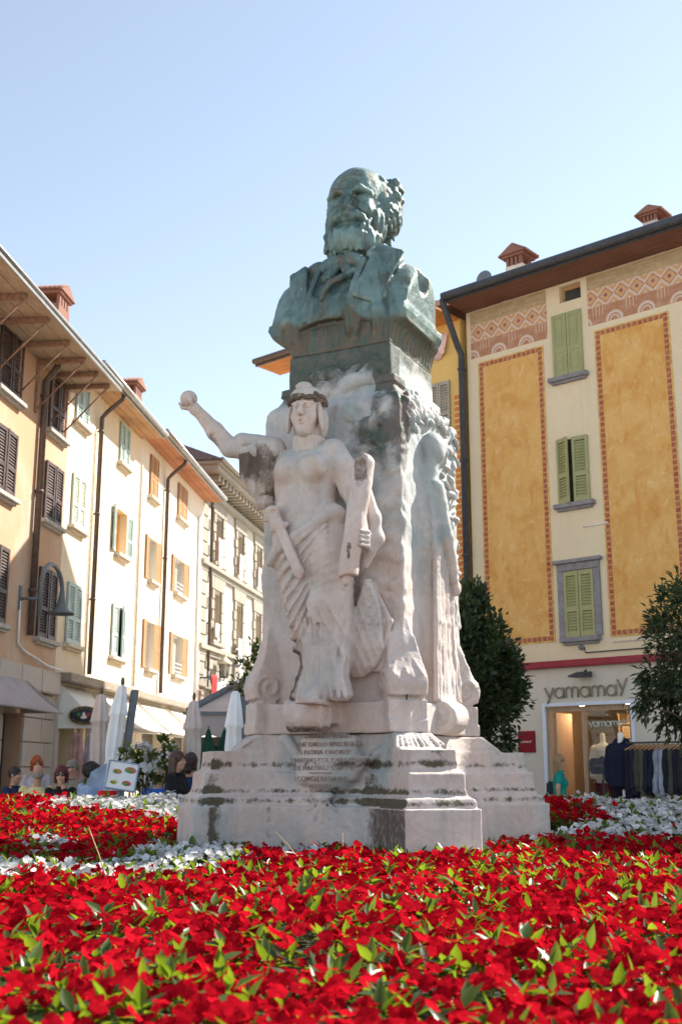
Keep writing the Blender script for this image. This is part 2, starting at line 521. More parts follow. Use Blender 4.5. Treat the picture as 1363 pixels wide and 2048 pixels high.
def glass_mat():
    t = NT('window glass')
    g = t.n('ShaderNodeBsdfGlossy'); g.inputs['Roughness'].default_value = 0.02; g.inputs['Color'].default_value = (0.9, 0.95, 1, 1)
    tr = t.n('ShaderNodeBsdfTransparent'); tr.inputs['Color'].default_value = (0.86, 0.88, 0.86, 1)
    fr = t.n('ShaderNodeFresnel'); fr.inputs['IOR'].default_value = 1.45
    mx = t.n('ShaderNodeMixShader')
    t.t.links.new(fr.outputs[0], mx.inputs[0]); t.t.links.new(tr.outputs[0], mx.inputs[1]); t.t.links.new(g.outputs[0], mx.inputs[2])
    t.t.links.new(mx.outputs[0], t.out.inputs[0])
    return t.m
M['glass'] = glass_mat()
M['pane'] = simple('dark reflecting pane', (0.06, 0.065, 0.06), 0.12, 0.2, 2, spec=0.6)
M['pale_pane'] = simple('curtained pane', (0.45, 0.44, 0.38), 0.2, 0.2, 2, spec=0.6)
def lamp_mat(name, col, st):
    t = NT(name); e = t.n('ShaderNodeEmission'); e.inputs[0].default_value = (*col, 1); e.inputs[1].default_value = st
    t.t.links.new(e.outputs[0], t.out.inputs[0]); return t.m
M['lamp'] = lamp_mat('lit lamp', (1.0, 0.72, 0.4), 6.0)
# ================================================================== ground
gb = MB().quad((-90, -60, 0), (90, -60, 0), (90, 140, 0), (-90, 140, 0))
tag(gb.build('ground', M['ground']), kind='structure')

# ================================================================== building pieces
def wall_mesh(x0, x1, z0, z1, holes, depth=8.0, reveal=0.22, mi_reveal=0):
    """front wall at y = 0 with real openings, plus side and back walls"""
    b = MB()
    xs = sorted({x0, x1, *[h[0] for h in holes], *[h[1] for h in holes]})
    zs = sorted({z0, z1, *[h[2] for h in holes], *[h[3] for h in holes]})
    for i in range(len(xs) - 1):
        for j in range(len(zs) - 1):
            cx, cz = (xs[i] + xs[i + 1]) / 2, (zs[j] + zs[j + 1]) / 2
            if any(h[0] < cx < h[1] and h[2] < cz < h[3] for h in holes): continue
            b.quad((xs[i], 0, zs[j]), (xs[i + 1], 0, zs[j]), (xs[i + 1], 0, zs[j + 1]), (xs[i], 0, zs[j + 1]))
    for h in holes:
        r = h[4] if len(h) > 4 else reveal
        a, c, d, e = h[:4]
        b.quad((a, 0, d), (a, r, d), (a, r, e), (a, 0, e)); b.quad((c, 0, d), (c, 0, e), (c, r, e), (c, r, d))
        b.quad((a, 0, e), (a, r, e), (c, r, e), (c, 0, e)); b.quad((a, 0, d), (c, 0, d), (c, r, d), (a, r, d))
    b.quad((x0, 0, z0), (x0, 0, z1), (x0, depth, z1), (x0, depth, z0))
    b.quad((x1, 0, z0), (x1, depth, z0), (x1, depth, z1), (x1, 0, z1))
    b.quad((x0, depth, z0), (x0, depth, z1), (x1, depth, z1), (x1, depth, z0))
    return b

_shut = {}
def shutter_mesh(w, h, mat, louver=True, split=0.42):
    """one leaf, hinge at x = 0, closed leaf spans 0..w, 0..h, front at y = -0.05"""
    key = (round(w, 3), round(h, 3), mat, louver)
    if key in _shut: return _shut[key]
    b = MB(); t = min(0.075, w * 0.17)
    b.box(0, t, -0.05, -0.008, 0, h); b.box(w - t, w, -0.05, -0.008, 0, h)
    zm = h * split
    for z0, z1 in ((0, 0.1), (zm - 0.04, zm + 0.04), (h - 0.08, h)):
        b.box(t - 0.004, w - t + 0.004, -0.047, -0.011, z0, z1)
    for z0, z1 in ((0.1, zm - 0.04), (zm + 0.04, h - 0.08)):
        if louver:
            n = max(4, int((z1 - z0) / 0.055)); vs, fs = [], []
            dz = (z1 - z0) / n
            for i in range(n):                       # saw-tooth louvers, one sheet
                a = len(vs)
                vs += [(t, -0.040, z0 + i * dz), (w - t, -0.040, z0 + i * dz),
                       (t, -0.014, z0 + (i + 0.86) * dz), (w - t, -0.014, z0 + (i + 0.86) * dz)]
                fs.append((a, a + 1, a + 3, a + 2))
                if i: fs.append((a - 2, a - 1, a + 1, a))
            b.add(vs, fs)
        else:
            b.box(t - 0.003, w - t + 0.003, -0.036, -0.016, z0 - 0.003, z1 + 0.003)
            b.box(t + 0.05, w - t - 0.05, -0.044, -0.030, z0 + 0.05, z1 - 0.05)
    _shut[key] = b.mesh('shutter', M[mat])
    return _shut[key]

def sill(parent, x0, x1, z, mat='palesill', out=0.14, th=0.09, over=0.1):
    b = MB(); b.box(x0 - over, x1 + over, -out, 0.02, z - th, z); b.box(x0 - over + 0.05, x1 + over - 0.05, -out * 0.6, 0.02, z - th - 0.05, z - th + 0.002)
    b.build('sill', M[mat], parent, 0.01)

def window_closed(root, x0, x1, z0, z1, smat, frame='darkwin', sillmat='palesill', tilt=(0, 0), louver=True, hooks=True):
    b = MB(); b.box(x0 + 0.01, x1 - 0.01, -0.004, 0.03, z0 + 0.01, z1 - 0.01)
    w = b.build('window', M[frame], root)
    m = (x1 - x0) / 2 - 0.006; me = shutter_mesh(m, z1 - z0, smat, louver)
    inst('shutter', me, w, (x0, -0.006, z0), (0, 0, -tilt[0]))
    o = inst('shutter', me, w, (x1, -0.006, z0), (0, 0, tilt[1]), (-1, 1, 1))
    sill(w, x0, x1, z0, sillmat)
    return w

def window_open(root, x0, x1, z0, z1, smat, pane='pane', sillmat='palesill', angs=(170, 170), louver=True, frame='white_frame', rec=0.16, lw=None):
    b = MB(); t = 0.05
    for a in ((x0, x0 + t, z0, z1), (x1 - t, x1, z0, z1), (x0 + t, x1 - t, z1 - t, z1), (x0 + t, x1 - t, z0, z0 + t)):
        b.box(a[0], a[1], rec, rec + 0.05, a[2], a[3])
    xm = (x0 + x1) / 2
    b.box(xm - 0.03, xm + 0.03, rec - 0.005, rec + 0.04, z0 + t, z1 - t)
    w = b.build('window', M[frame], root)
    MB().box(x0 + t, x1 - t, rec + 0.02, rec + 0.03, z0 + t, z1 - t).build('pane', M[pane], w)
    lw = lw or (x1 - x0) / 2
    me = shutter_mesh(lw, z1 - z0, smat, louver)
    inst('shutter', me, w, (x0 - 0.01, -0.015, z0), (0, 0, -R(angs[0])))
    inst('shutter', me, w, (x1 + 0.01, -0.015, z0), (0, 0, R(angs[1])), (-1, 1, 1))
    sill(w, x0, x1, z0, sillmat)
    return w

def roof(root, x0, x1, z, over, mat='rooftile', rise=0.36, depth=8.0, soff='soffit_warm', zs=None, endl=0.0, endr=0.0, boards=4, gut='gutter', gr=0.075, slope_soffit=0.0):
    """pitched roof, its soffit boards (each a part) and the eaves gutter"""
    b = MB(); y0 = -over; ym = depth / 2
    top = z + rise * (ym + over)
    b.prism([(y0, z + 0.06), (ym, top + 0.06), (depth + over, z + 0.06), (depth + over, z + 0.18), (ym, top + 0.2), (y0, z + 0.18)], x0 - endl, x1 + endr, axis='x')
    r = b.build('roof', M[mat], root)
    bw = over / boards
    for i in range(boards):
        s0 = slope_soffit * (over - i * bw); s1 = slope_soffit * (over - (i + 1) * bw)
        ya, yb = y0 + i * bw + 0.006, y0 + (i + 1) * bw - 0.006
        MB().add([(x, y, zz) for x in (x0 - endl, x1 + endr) for y, zz in ((ya, z - s0 * 0 + 0.0), (yb, z + 0.0), (yb, z + 0.05), (ya, z + 0.05))],
                 [(0, 1, 2, 3), (7, 6, 5, 4), (0, 4, 5, 1), (1, 5, 6, 2), (2, 6, 7, 3), (3, 7, 4, 0)]).build('soffit_board', M[soff], r)
    g = MB(); g.tube([(x0 - endl, y0 - gr, z + 0.09), (x1 + endr, y0 - gr, z + 0.09)], gr, 10)
    g.box(x0 - endl, x1 + endr, y0 - 0.02, y0 + 0.02, z - 0.02, z + 0.16)
    g.build('gutter', M[gut], root)
    return r

def chimney(root, x, y, z, w=0.5, d=0.4, h=0.9, body='chimney', cap='chimney'):
    b = MB(); b.box(x - w / 2, x + w / 2, y - d / 2, y + d / 2, z - 1.2, z + h * 0.55)
    o = b.build('chimney', M[body], root)
    c = MB(); k = h * 0.55 + z
    n = 4
    for i in range(n):
        xx = x - w / 2 + (i + 0.5) * w / n
        for yy in (y - d / 2 + 0.04, y + d / 2 - 0.04):
            c.box(xx - w / n * 0.3, xx + w / n * 0.3, yy - 0.04, yy + 0.04, k - 0.01, k + h * 0.22)
    c.box(x - w / 2 - 0.05, x + w / 2 + 0.05, y - d / 2 - 0.05, y + d / 2 + 0.05, k + h * 0.21, k + h * 0.27)
    c.prism([(x - w / 2 - 0.12, k + h * 0.27), (x + w / 2 + 0.12, k + h * 0.27), (x, k + h * 0.5)], y - d / 2 - 0.1, y + d / 2 + 0.1)
    for i in range(6):
        yy = y - d / 2 - 0.08 + (i + 0.5) * (d + 0.16) / 6
        for sg in (-1, 1):
            c.tube([(x + sg * (w / 2 + 0.14), yy, k + h * 0.28), (x, yy, k + h * 0.52)], 0.035, 6)
    c.build('chimney_cap', M[cap], o)
    return o

def downpipe(root, x, ztop, zbot, over, mat, elbow=0.5, r=0.055, yoff=-0.09):
    p = [(x + 0.0, -over + 0.02, ztop + 0.02), (x, -over + 0.05, ztop - 0.12), (x, yoff - 0.12, ztop - elbow), (x, yoff, ztop - elbow - 0.14), (x, yoff, zbot)]
    b = MB(); b.tube(p, r, 10)
    z = ztop - elbow - 0.5
    while z > zbot + 0.3:
        b.tube([(x, yoff, z), (x, yoff, z + 0.05)], r * 1.3, 10); b.box(x - 0.015, x + 0.015, yoff, 0.0, z + 0.01, z + 0.04); z -= 2.0
    return b.build('downpipe', M[mat], root)

def awning(root, x0, x1, zt, zb, out, mat, val=0.0, side=True, name='awning'):
    b = MB(); n = 8; vs, fs = [], []
    for i in range(n + 1):
        x = x0 + (x1 - x0) * i / n
        for j in range(5):
            t = j / 4; sag = 0.05 * math.sin(math.pi * t) * (1 - 0.5 * abs(math.sin(math.pi * i / 2)))
            vs.append((x, -0.06 - (out - 0.06) * t, zt + (zb - zt) * t - sag))
    for i in range(n):
        for j in range(4):
            a = i * 5 + j; fs.append((a, a + 1, a + 6, a + 5))
    b.add(vs, fs, smooth=True)
    if side:
        for x in (x0, x1):
            b.add([(x, -0.06, zt), (x, -out, zb), (x, -0.06, zb)], [(0, 1, 2)])
    if val:
        vs = [(x0 + (x1 - x0) * i / 24, -out, zz) for i in range(25) for zz in (zb, zb - val * (0.75 + 0.25 * abs(math.sin(i * math.pi / 3))))]
        b.add(vs, [(2 * i, 2 * i + 1, 2 * i + 3, 2 * i + 2) for i in range(24)])
    b.tube([(x0, -out, zb), (x1, -out, zb)], 0.025, 6)
    o = b.build(name, M[mat], root)
    md = o.modifiers.new('thick', 'SOLIDIFY'); md.thickness = 0.006
    a = MB()
    for x in (x0 + 0.1, x1 - 0.1): a.tube([(x, -0.05, zb + 0.1), (x, -out + 0.02, zb + 0.015)], 0.015, 6)
    a.build('awning_arm', M['gutter'], o)
    return o

# ================================================================== left row (x runs away from the camera)
ALPHA = R(5.9)
dL = Vector((math.sin(ALPHA), math.cos(ALPHA), 0)); A0 = Vector((-5.9, 24.0, 0))
ROT_L = R(90) - ALPHA

# ---- tan house
h1 = thing('tan_house', 'weathered tan plaster house with brown louvered shutters and wide strutted eaves', 'house', A0 + dL * -9.0, ROT_L)
X = 9.0                                         # local x of the boundary to the cream house
MBW = wall_mesh(0, X - 0.45, 0, 9.66, [(X - 3.1, X - 2.15, 0, 2.45, 0.5)])
MBW.build('wall', M['tan'], h1)
for (a, c, z0, z1) in [(-1.72, -0.72, 8.30, 9.5), (-1.70, -0.70, 6.38, 7.62), (-1.68, -0.68, 3.98, 5.4),
                       (-4.35, -3.25, 8.32, 9.56), (-4.35, -3.27, 6.4, 7.64), (-4.33, -3.3, 4.0, 5.42)]:
    window_closed(h1, X + a, X + c, z0, z1, 'brown_shutter', sillmat='sill', tilt=(0.03, 0.05))
roof(h1, -2, X - 0.4, 9.52, 1.12, soff='soffit_grey', boards=4, gut='gutter', gr=0.03)
for i, s in enumerate((-5.6, -4.55, -3.4, -2.45, -1.62, -0.86)):
    b = MB(); x = X + s
    b.box(x - 0.04, x + 0.04, -1.0, 0.0, 9.42, 9.51)
    br = b.build('eave_bracket', M['rust'], h1)
    MB().tube([(x, -0.95, 9.42), (x, -0.05, 8.47)], 0.018, 6).build('strut', M['rust'], br)
    MB().box(x - 0.045, x + 0.045, -0.05, 0.01, 8.40, 9.42).build('wall_plate', M['rust'], br)
downpipe(h1, X - 2.15, 9.56, 3.95, 0.35, 'brownmetal', 0.25, 0.07)
# stone ground floor: courses of ashlar, cornice
for i in range(6):
    z0 = 0.05 + i * 0.47
    for k, (a, c) in enumerate([(X - 9, X - 5.2), (X - 5.18, X - 3.12), (X - 2.13, X - 1.2), (X - 1.18, X - 0.47)]):
        if i % 2 and k == 2: a, c = X - 2.13, X - 1.0
        if i % 2 and k == 3: a = X - 0.98
        MB().box(a, c, -0.06, 0.0, z0, z0 + 0.455).build('stone', M['ruststone'], h1, 0.012)
b = MB()
for i in range(8):
    b.box(X - 9 + i * 1.065, X - 9 + i * 1.065 + 1.055, -0.16, 0.0, 2.9, 3.36)
b.build('cornice', M['ruststone'], h1, 0.02)
MB().tube([(X - 2.62, -0.03, 4.55), (X - 2.6, -0.03, 3.75), (X - 2.3, -0.06, 3.62), (X - 1.4, -0.2, 3.42), (X - 0.5, -0.2, 3.4)], 0.025, 6).build('conduit', M['whitepvc'], h1)
awning(h1, X - 6.4, X - 2.35, 3.15, 2.44, 0.9, 'awn_grey')
MB().box(X - 3.08, X - 2.17, 0.3, 0.36, 0, 2.43).build('door', M['darkwin'], h1)
MB().box(X - 4.0, X - 3.65, -0.10, -0.055, 1.35, 1.9).build('meter_box', M['slategrey'], h1)

# ---- cream house
h2 = thing('cream_house', 'cream plaster house with pale green shutters and wooden eaves over white awnings', 'house', A0, ROT_L)
x0, x1 = -0.45, 5.1
wall_mesh(x0, x1, 0, 10.35, [(3.3, 4.15, 6.65, 7.78), (0.0, 0.95, 0, 2.3, 1.2), (2.0, 4.4, 0, 2.4, 1.2)]).build('wall', M['cream'], h2)
window_closed(h2, -0.12, 0.72, 9.0, 9.95, 'pale_shutter')
window_closed(h2, 3.2, 3.98, 8.95, 10.0, 'pale_shutter')
window_closed(h2, -0.06, 0.8, 6.62, 7.8, 'cream_shutter')
w = window_open(h2, 3.3, 4.15, 6.65, 7.78, 'pale_shutter', pane='orangeroom', angs=(168, 172), frame='orangeroom', rec=0.2)
window_closed(h2, 0.0, 0.9, 4.05, 5.37, 'pale_shutter')
window_closed(h2, 3.2, 4.22, 4.1, 5.37, 'pale_shutter', tilt=(0.0, 0.2))
roof(h2, x0 + 0.06, x1, 10.10, 0.62, soff='soffit_warm', boards=3)
downpipe(h2, 1.5, 10.10, 3.5, 0.62, 'brownmetal', 0.42)
chimney(h2, 2.05, 1.5, 11.95, 0.75, 0.6, 1.2)
MB().tube([(1.32, -0.03, 9.2), (1.32, -0.03, 3.5)], 0.02, 6).build('cable', M['palesill'], h2)
MB().box(-0.42, 5.1, -0.35, 0.0, 3.2, 3.38).build('fascia', M['fascia'], h2, 0.01)
aw = awning(h2, -0.25, 1.5, 3.16, 2.24, 1.0, 'awn_white')
sg = MB(); sg.lathe([(0.001, 0), (0.27, 0), (0.27, 0.03), (0.001, 0.03)], 32)
# oval shop badge hung on the near side of the first awning
badge = thing('shop_badge', 'black oval shop badge with gold rim on the first pale awning', 'sign', (h2.matrix_basis @ Vector((-0.29, -0.62, 2.5))), ROT_L)
Mb = Matrix.Rotation(R(-90), 4, 'Y') @ Matrix.Diagonal((0.72, 1.25, 1, 1))
MB().lathe([(0.0001, 0), (0.27, 0), (0.27, 0.02), (0.0001, 0.02)], 32, M=Mb).build('board', M['darkmetal'], badge)
goldm = simple('gold print', (0.55, 0.40, 0.16), 0.5); grn = simple('green print', (0.05, 0.30, 0.10), 0.6); redp = simple('red print', (0.60, 0.05, 0.04), 0.6)
rim = [(0.255 * math.cos(t), 0.255 * math.sin(t), 0.022) for t in np.linspace(0, 2 * math.pi, 33)]
MB().tube(rim, 0.010, 5, M=Mb).build('rim', goldm, badge)
MB().sphere((0, 0, 0.02), (0.10, 0.03, 0.012), 10, 6, M=Mb).sphere((-0.05, 0, 0.02), (0.05, 0.06, 0.012), 10, 6, M=Mb).build('emblem', M['white_cloth'], badge)
MB().sphere((0.02, 0.085, 0.02), (0.05, 0.035, 0.01), 8, 5, M=Mb).build('green_mark', grn, badge)
MB().sphere((0.02, -0.085, 0.02), (0.05, 0.035, 0.01), 8, 5, M=Mb).build('red_mark', redp, badge)
for k in range(2):
    ln = MB()
    for i in range(9):
        g = R(-58 + i * 14.5); rr = 0.205; s = 1 if k == 0 else -1
        ln.box(s * rr * math.cos(g) - 0.013, s * rr * math.cos(g) + 0.013, rr * math.sin(g) - 0.008, rr * math.sin(g) + 0.008, 0.02, 0.026, M=Mb)
    tag(ln.build('lettering', goldm, badge), kind='stuff')
awning(h2, 2.1, 5.05, 3.16, 2.32, 1.05, 'awn_white')
MB().box(-0.05, 1.0, 1.1, 1.16, 0, 2.3).build('shop_door', M['darkwin'], h2)
MB().box(1.98, 4.42, 0.3, 0.34, 0, 2.42).build('shop_window', M['pane'], h2)
for a in (-0.35, 1.2, 1.75, 4.55):
    MB().box(a, a + 0.24, -0.05, 0.0, 0, 3.15).build('pilaster', M['ruststone'], h2, 0.01)

# ---- ivory house
h3 = thing('ivory_house', 'ivory plaster house with honey wooden shutters open at its windows', 'house', A0 + dL * 5.1, ROT_L)
X = -5.1; x1 = 12.75 + X
hol = [(6.35, 7.05, 6.48, 7.66), (9.2, 10.35, 6.58, 7.66), (6.4, 7.15, 4.08, 5.36), (9.25, 10.45, 4.16, 5.36)]
wall_mesh(0, x1, 0, 10.4, [(a + X, c + X, z0, z1) for a, c, z0, z1 in hol] + [(1.2, 3.4, 0, 2.4, 1.2), (4.6, 6.8, 0, 2.4, 1.2)]).build('wall', M['ivory'], h3)
window_closed(h3, 6.05 + X, 6.85 + X, 8.78, 9.95, 'wood_shutter', louver=False)
window_closed(h3, 9.2 + X, 10.3 + X, 8.9, 9.95, 'wood_shutter', louver=False)
for i, (a, c, z0, z1) in enumerate(hol):
    window_open(h3, a + X, c + X, z0, z1, 'wood_shutter', pane='pale_pane', angs=(174, 172), louver=False, lw=0.44)
    if i in (1, 3):
        q = MB()
        for j in range(3): q.tube([(a + X, 0.02, z0 + 0.12 + 0.12 * j), (c + X, 0.02, z0 + 0.12 + 0.12 * j)], 0.012, 5)
        q.build('window_rail', M['white_frame'], h3)
roof(h3, 0.03, x1 + 0.2, 10.22, 0.62, soff='soffit_red', boards=3)
chimney(h3, 3.75, 1.5, 12.05, 0.7, 0.55, 1.1)
downpipe(h3, 7.7 + X, 10.22, 3.5, 0.62, 'brownmetal', 0.42)
MB().tube([(0.1, -0.04, 9.4), (0.1, -0.04, 3.5)], 0.03, 6).build('cable', M['palesill'], h3)
MB().tube([(12.0 + X, -0.04, 9.5), (12.1 + X, -0.04, 3.7)], 0.05, 8).build('white_pipe', M['whitepvc'], h3)
MB().box(0, 6.6, -0.32, 0.0, 3.2, 3.36).build('fascia', M['fascia'], h3, 0.01)
awning(h3, 0.3, 2.9, 3.16, 2.32, 1.05, 'awn_white')
awning(h3, 3.4, 5.7, 3.16, 2.32, 1.05, 'awn_white')
MB().box(1.18, 3.42, 0.3, 0.34, 0, 2.42).build('shop_window', M['pane'], h3)
MB().box(4.58, 6.82, 0.3, 0.34, 0, 2.42).build('shop_window', M['pane'], h3)
for a in (0.2, 3.7, 6.9):
    MB().box(a, a + 0.3, -0.05, 0.0, 0, 3.15).build('pilaster', M['ruststone'], h3, 0.01)

# ---- stone palazzo
A4 = A0 + dL * 14.0; AL4 = R(10.2)
h4 = thing('stone_palazzo', 'stately palazzo with rusticated grey corner, window surrounds and bracketed cornice', 'palazzo', A4, R(90) - AL4)
wn4 = [(a, a + 0.85, z0, z1) for a in (0.4, 3.25, 6.05, 8.85) for z0, z1 in ((8.55, 10.05), (5.8, 7.4))]
arches = [(a, a + 1.5, 0, 3.4, 0.5) for a in (2.2, 5.4, 8.4)]
wall_mesh(-1.3, 12, 0, 11.2, [(*w, 0.3) for w in wn4] + arches, 9).build('wall', M['palazzo'], h4)
for a, c, z0, z1 in wn4:
    b = MB(); b.box(a, a + 0.1, 0.2, 0.28, z0, z1); b.box(c - 0.1, c, 0.2, 0.28, z0, z1); b.box((a + c) / 2 - 0.04, (a + c) / 2 + 0.04, 0.2, 0.28, z0, z1); b.box(a + 0.1, c - 0.1, 0.2, 0.28, z1 - 0.08, z1)
    w = b.build('window', M['wood_shutter'], h4)
    MB().box(a + 0.1, c - 0.1, 0.23, 0.25, z0, z1 - 0.08).build('pane', M['pane'], w)
    n = 5
    for i in range(n):                                  # quoined jambs: one stone each
        for sgn in (-1, 1):
            zz0 = z0 - 0.1 + i * (z1 - z0 + 0.2) / n; ww = 0.36 if i % 2 else 0.26
            xa, xb = (a - ww, a) if sgn < 0 else (c, c + ww)
            MB().box(xa, xb, -0.07, 0.0, zz0 + 0.012, zz0 + (z1 - z0 + 0.2) / n - 0.012).build('stone', M['greystone'], h4, 0.015)
    for i in range(5):                                  # fan of voussoirs
        xa = a - 0.36 + i * (c - a + 0.72) / 5
        MB().prism([(xa + 0.012, z1 + 0.1), (xa + (c - a + 0.72) / 5 - 0.012, z1 + 0.1), (xa + (c - a + 0.72) / 5 - 0.012 + (i - 1.5) * 0.03, z1 + 0.62), (xa + 0.012 + (i - 2.5) * 0.03, z1 + 0.62)], -0.08, 0.0).build('stone', M['greystone'], h4)
    MB().box(a - 0.3, c + 0.3, -0.16, 0.0, z0 - 0.24, z0 - 0.11).build('sill', M['greystone'], w, 0.01)
for i in range(25):                                     # corner quoins
    z0 = i * 0.445; ww = 0.95 if i % 2 else 0.75
    MB().box(-1.36, -1.36 + ww, -0.08, 0.0, z0 + 0.012, z0 + 0.433).build('stone', M['greystone'], h4, 0.02)
    MB().box(-1.38, -1.30, 0.002, 1.2, z0 + 0.012, z0 + 0.433).build('stone', M['greystone'], h4, 0.02)
for z in (8.1, 5.3):
    b = MB(); b.box(-1.4, 12, -0.2, 0.0, z, z + 0.16); b.box(-1.36, 12, -0.1, 0.0, z - 0.16, z - 0.003)
    b.build('belt_course', M['greystone'], h4, 0.015)
for i in range(5):                                      # rusticated ground storey courses
    z0 = 3.3 + i * 0.36
    for k in range(9):
        a = -0.38 + k * 1.36 + (0.68 if i % 2 else 0)
        MB().box(a, a + 1.34, -0.05, 0.0, z0, z0 + 0.345).build('stone', M['greystone'], h4, 0.015)
for a, c, *_ in arches:
    b = MB()
    pts = [(a, 2.4)] + [((a + c) / 2 - (c - a) / 2 * math.cos(t), 2.4 + (c - a) / 2 * math.sin(t)) for t in np.linspace(0.15, math.pi - 0.15, 9)] + [(c, 2.4), (c, 3.42), (a, 3.42)]
    b.prism(pts, -0.01, 0.2)
    b.build('arch_head', M['greystone'], h4)
    MB().box(a, c, 0.45, 0.5, 0, 3.4).build('dark_doorway', M['darkwin'], h4)
b = MB(); b.box(-1.9, 12.4, -0.75, 0.0, 11.12, 11.3); b.box(-2.0, 12.4, -0.85, 0.1, 11.3, 11.42); b.box(-1.5, 12.1, -0.2, 0.0, 10.55, 10.75)
b.build('cornice', M['greystone'], h4, 0.02)
for i in range(30):
    x = -1.3 + i * 0.44
    MB().box(x, x + 0.2, -0.62, 0.0, 10.9, 11.115).build('modillion', M['greystone'], h4, 0.02)
b = MB(); b.prism([(-0.95, 11.43), (9.9, 11.43), (4.5, 13.6)], -2.1, 12.5, axis='x'); b.build('roof', M['greyroof'], h4)
MB().tube([(-2.0, -0.92, 11.44), (12.4, -0.92, 11.44)], 0.08, 8).build('gutter', M['gutter'], h4)
downpipe(h4, -0.42, 11.3, 4.4, 0.7, 'brownmetal', 0.6, 0.05, -0.14)

# cloth banners hung from the palazzo windows
def banner(name, lab, root, x, z1, z0, w, out, mat, cat='banner', group=None, yoff=None, seed=0):
    rr = random.Random(seed); vs, fs = [], []; nx, nz = 6, 8
    for j in range(nz + 1):
        t = j / nz
        for i in range(nx + 1):
            u = i / nx
            vs.append((x + w * u * (1 - 0.12 * t), -out - 0.05 * math.sin(u * 7 + seed + t * 2) * t, z1 + (z0 - z1) * t - 0.06 * t * math.sin(u * 5 + seed)))
    for j in range(nz):
        for i in range(nx):
            a = j * (nx + 1) + i; fs.append((a, a + 1, a + nx + 2, a + nx + 1))
    b = MB(); b.add(vs, fs, smooth=True)
    o = b.build(name, M[mat]); o.location = root.location; o.rotation_euler = root.rotation_euler
    md = o.modifiers.new('thick', 'SOLIDIFY'); md.thickness = 0.008
    return tag(o, lab, cat, group)
grp = 'cloth banners hung from the palazzo windows'
banner('banner', 'pink printed cloth over the sill of the top palazzo window nearest the rusticated corner', h4, 0.35, 9.3, 8.2, 0.6, 0.17, 'pink_cloth', group=grp, seed=1)
banner('banner', 'pink printed cloth over the sill of the second top palazzo window from the corner', h4, 3.15, 9.25, 8.2, 0.6, 0.17, 'pink_cloth', group=grp, seed=2)
banner('banner', 'pink printed cloth over the sill of the third top palazzo window, beside the marble pedestal', h4, 5.95, 9.25, 8.2, 0.6, 0.17, 'pink_cloth', group=grp, seed=3)
banner('banner', 'white bundled cloth at the lower palazzo window nearest the corner', h4, 0.2, 6.3, 5.75, 0.5, 0.18, 'white_cloth', group=grp, seed=4)
banner('banner', 'pale cloth trailing over the belt course below the second lower palazzo window', h4, 2.95, 6.1, 4.7, 0.5, 0.24, 'white_cloth', group=grp, seed=5)
banner('banner', 'white bundled cloth at the third lower palazzo window beside the pedestal', h4, 5.85, 6.2, 5.6, 0.5, 0.18, 'white_cloth', group=grp, seed=6)
banner('red_banner', 'long red pennant under the wall lantern at the palazzo corner', h4, -1.15, 4.45, 3.45, 0.62, 0.5, 'red_cloth', seed=7)
banner('white_banner', 'long white hanging cloth with pointed hem beside the red pennant', h4, -0.3, 4.35, 3.0, 0.9, 0.3, 'white_cloth', seed=8)
banner('white_notice', 'white upright notice sheet on the palazzo wall behind the lantern', h4, 1.25, 4.85, 4.15, 0.75, 0.1, 'white_cloth', cat='notice', seed=9)

# ================================================================== right-hand buildings (x runs to the right)
AR = Vector((4.54, 21.0, 0)); ROT_R = R(49.3 - 90)
hs = thing('shop_house', 'pale yellow house with ochre painted panels and green shutters above a lingerie shop', 'house', AR, ROT_R)
XL, XR = -2.45, 12.0
door = (-0.89, 0.86, 0.02, 2.56, 0.12)
wall_mesh(XL, XR, 0, 10.96, [door, (-0.19, 0.29, 10.55, 10.9, 0.2)]).build('wall', M['shopwall'], hs)
def ochre_panel():
    t = NT('ochre sponged paint')
    a = t.ramp(t.noise(1.6, 6, 0.6, dist=0.6), 0.35, 0.62)
    c = t.mix(a, (0.66, 0.35, 0.10), (0.73, 0.435, 0.15))
    st = t.ramp(t.noise(6.5, 7, 0.72, t.map((1, 1, 0.75)), 0.8), 0.50, 0.74, 0, 0.8)
    c = t.mix(st, c, (0.82, 0.60, 0.30))
    st2 = t.ramp(t.noise(2.6, 5, 0.7, t.map((1.3, 1, 0.5), (5, 1, 2)), 0.8), 0.48, 0.68, 0, 0.8)
    c = t.mix(st2, c, (0.62, 0.28, 0.06))
    return t.bsdf(c, 0.9, t.bump(t.noise(25, 5), 0.3, 0.01))
M['ochre'] = ochre_panel()
def border_mat(ax=2):
    t = NT('painted border of red dashes')
    s = t.xyz()[ax]
    f = t.math('ABSOLUTE', t.math('SUBTRACT', t.math('FRACT', t.math('MULTIPLY', s, 9.0)), 0.5))
    m = t.ramp(f, 0.30, 0.40)
    m2 = t.ramp(t.noise(12, 4), 0.35, 0.65, 0, 0.35)
    c = t.mix(m, (0.33, 0.075, 0.055), (0.56, 0.27, 0.10))
    c = t.mix(m2, c, (0.62, 0.36, 0.16))
    return t.bsdf(c, 0.9)
M['border'] = border_mat(); M['border_across'] = border_mat(0)
M['edge'] = simple('painted border edge line', (0.66, 0.40, 0.13), 0.9, 0.25, 10)
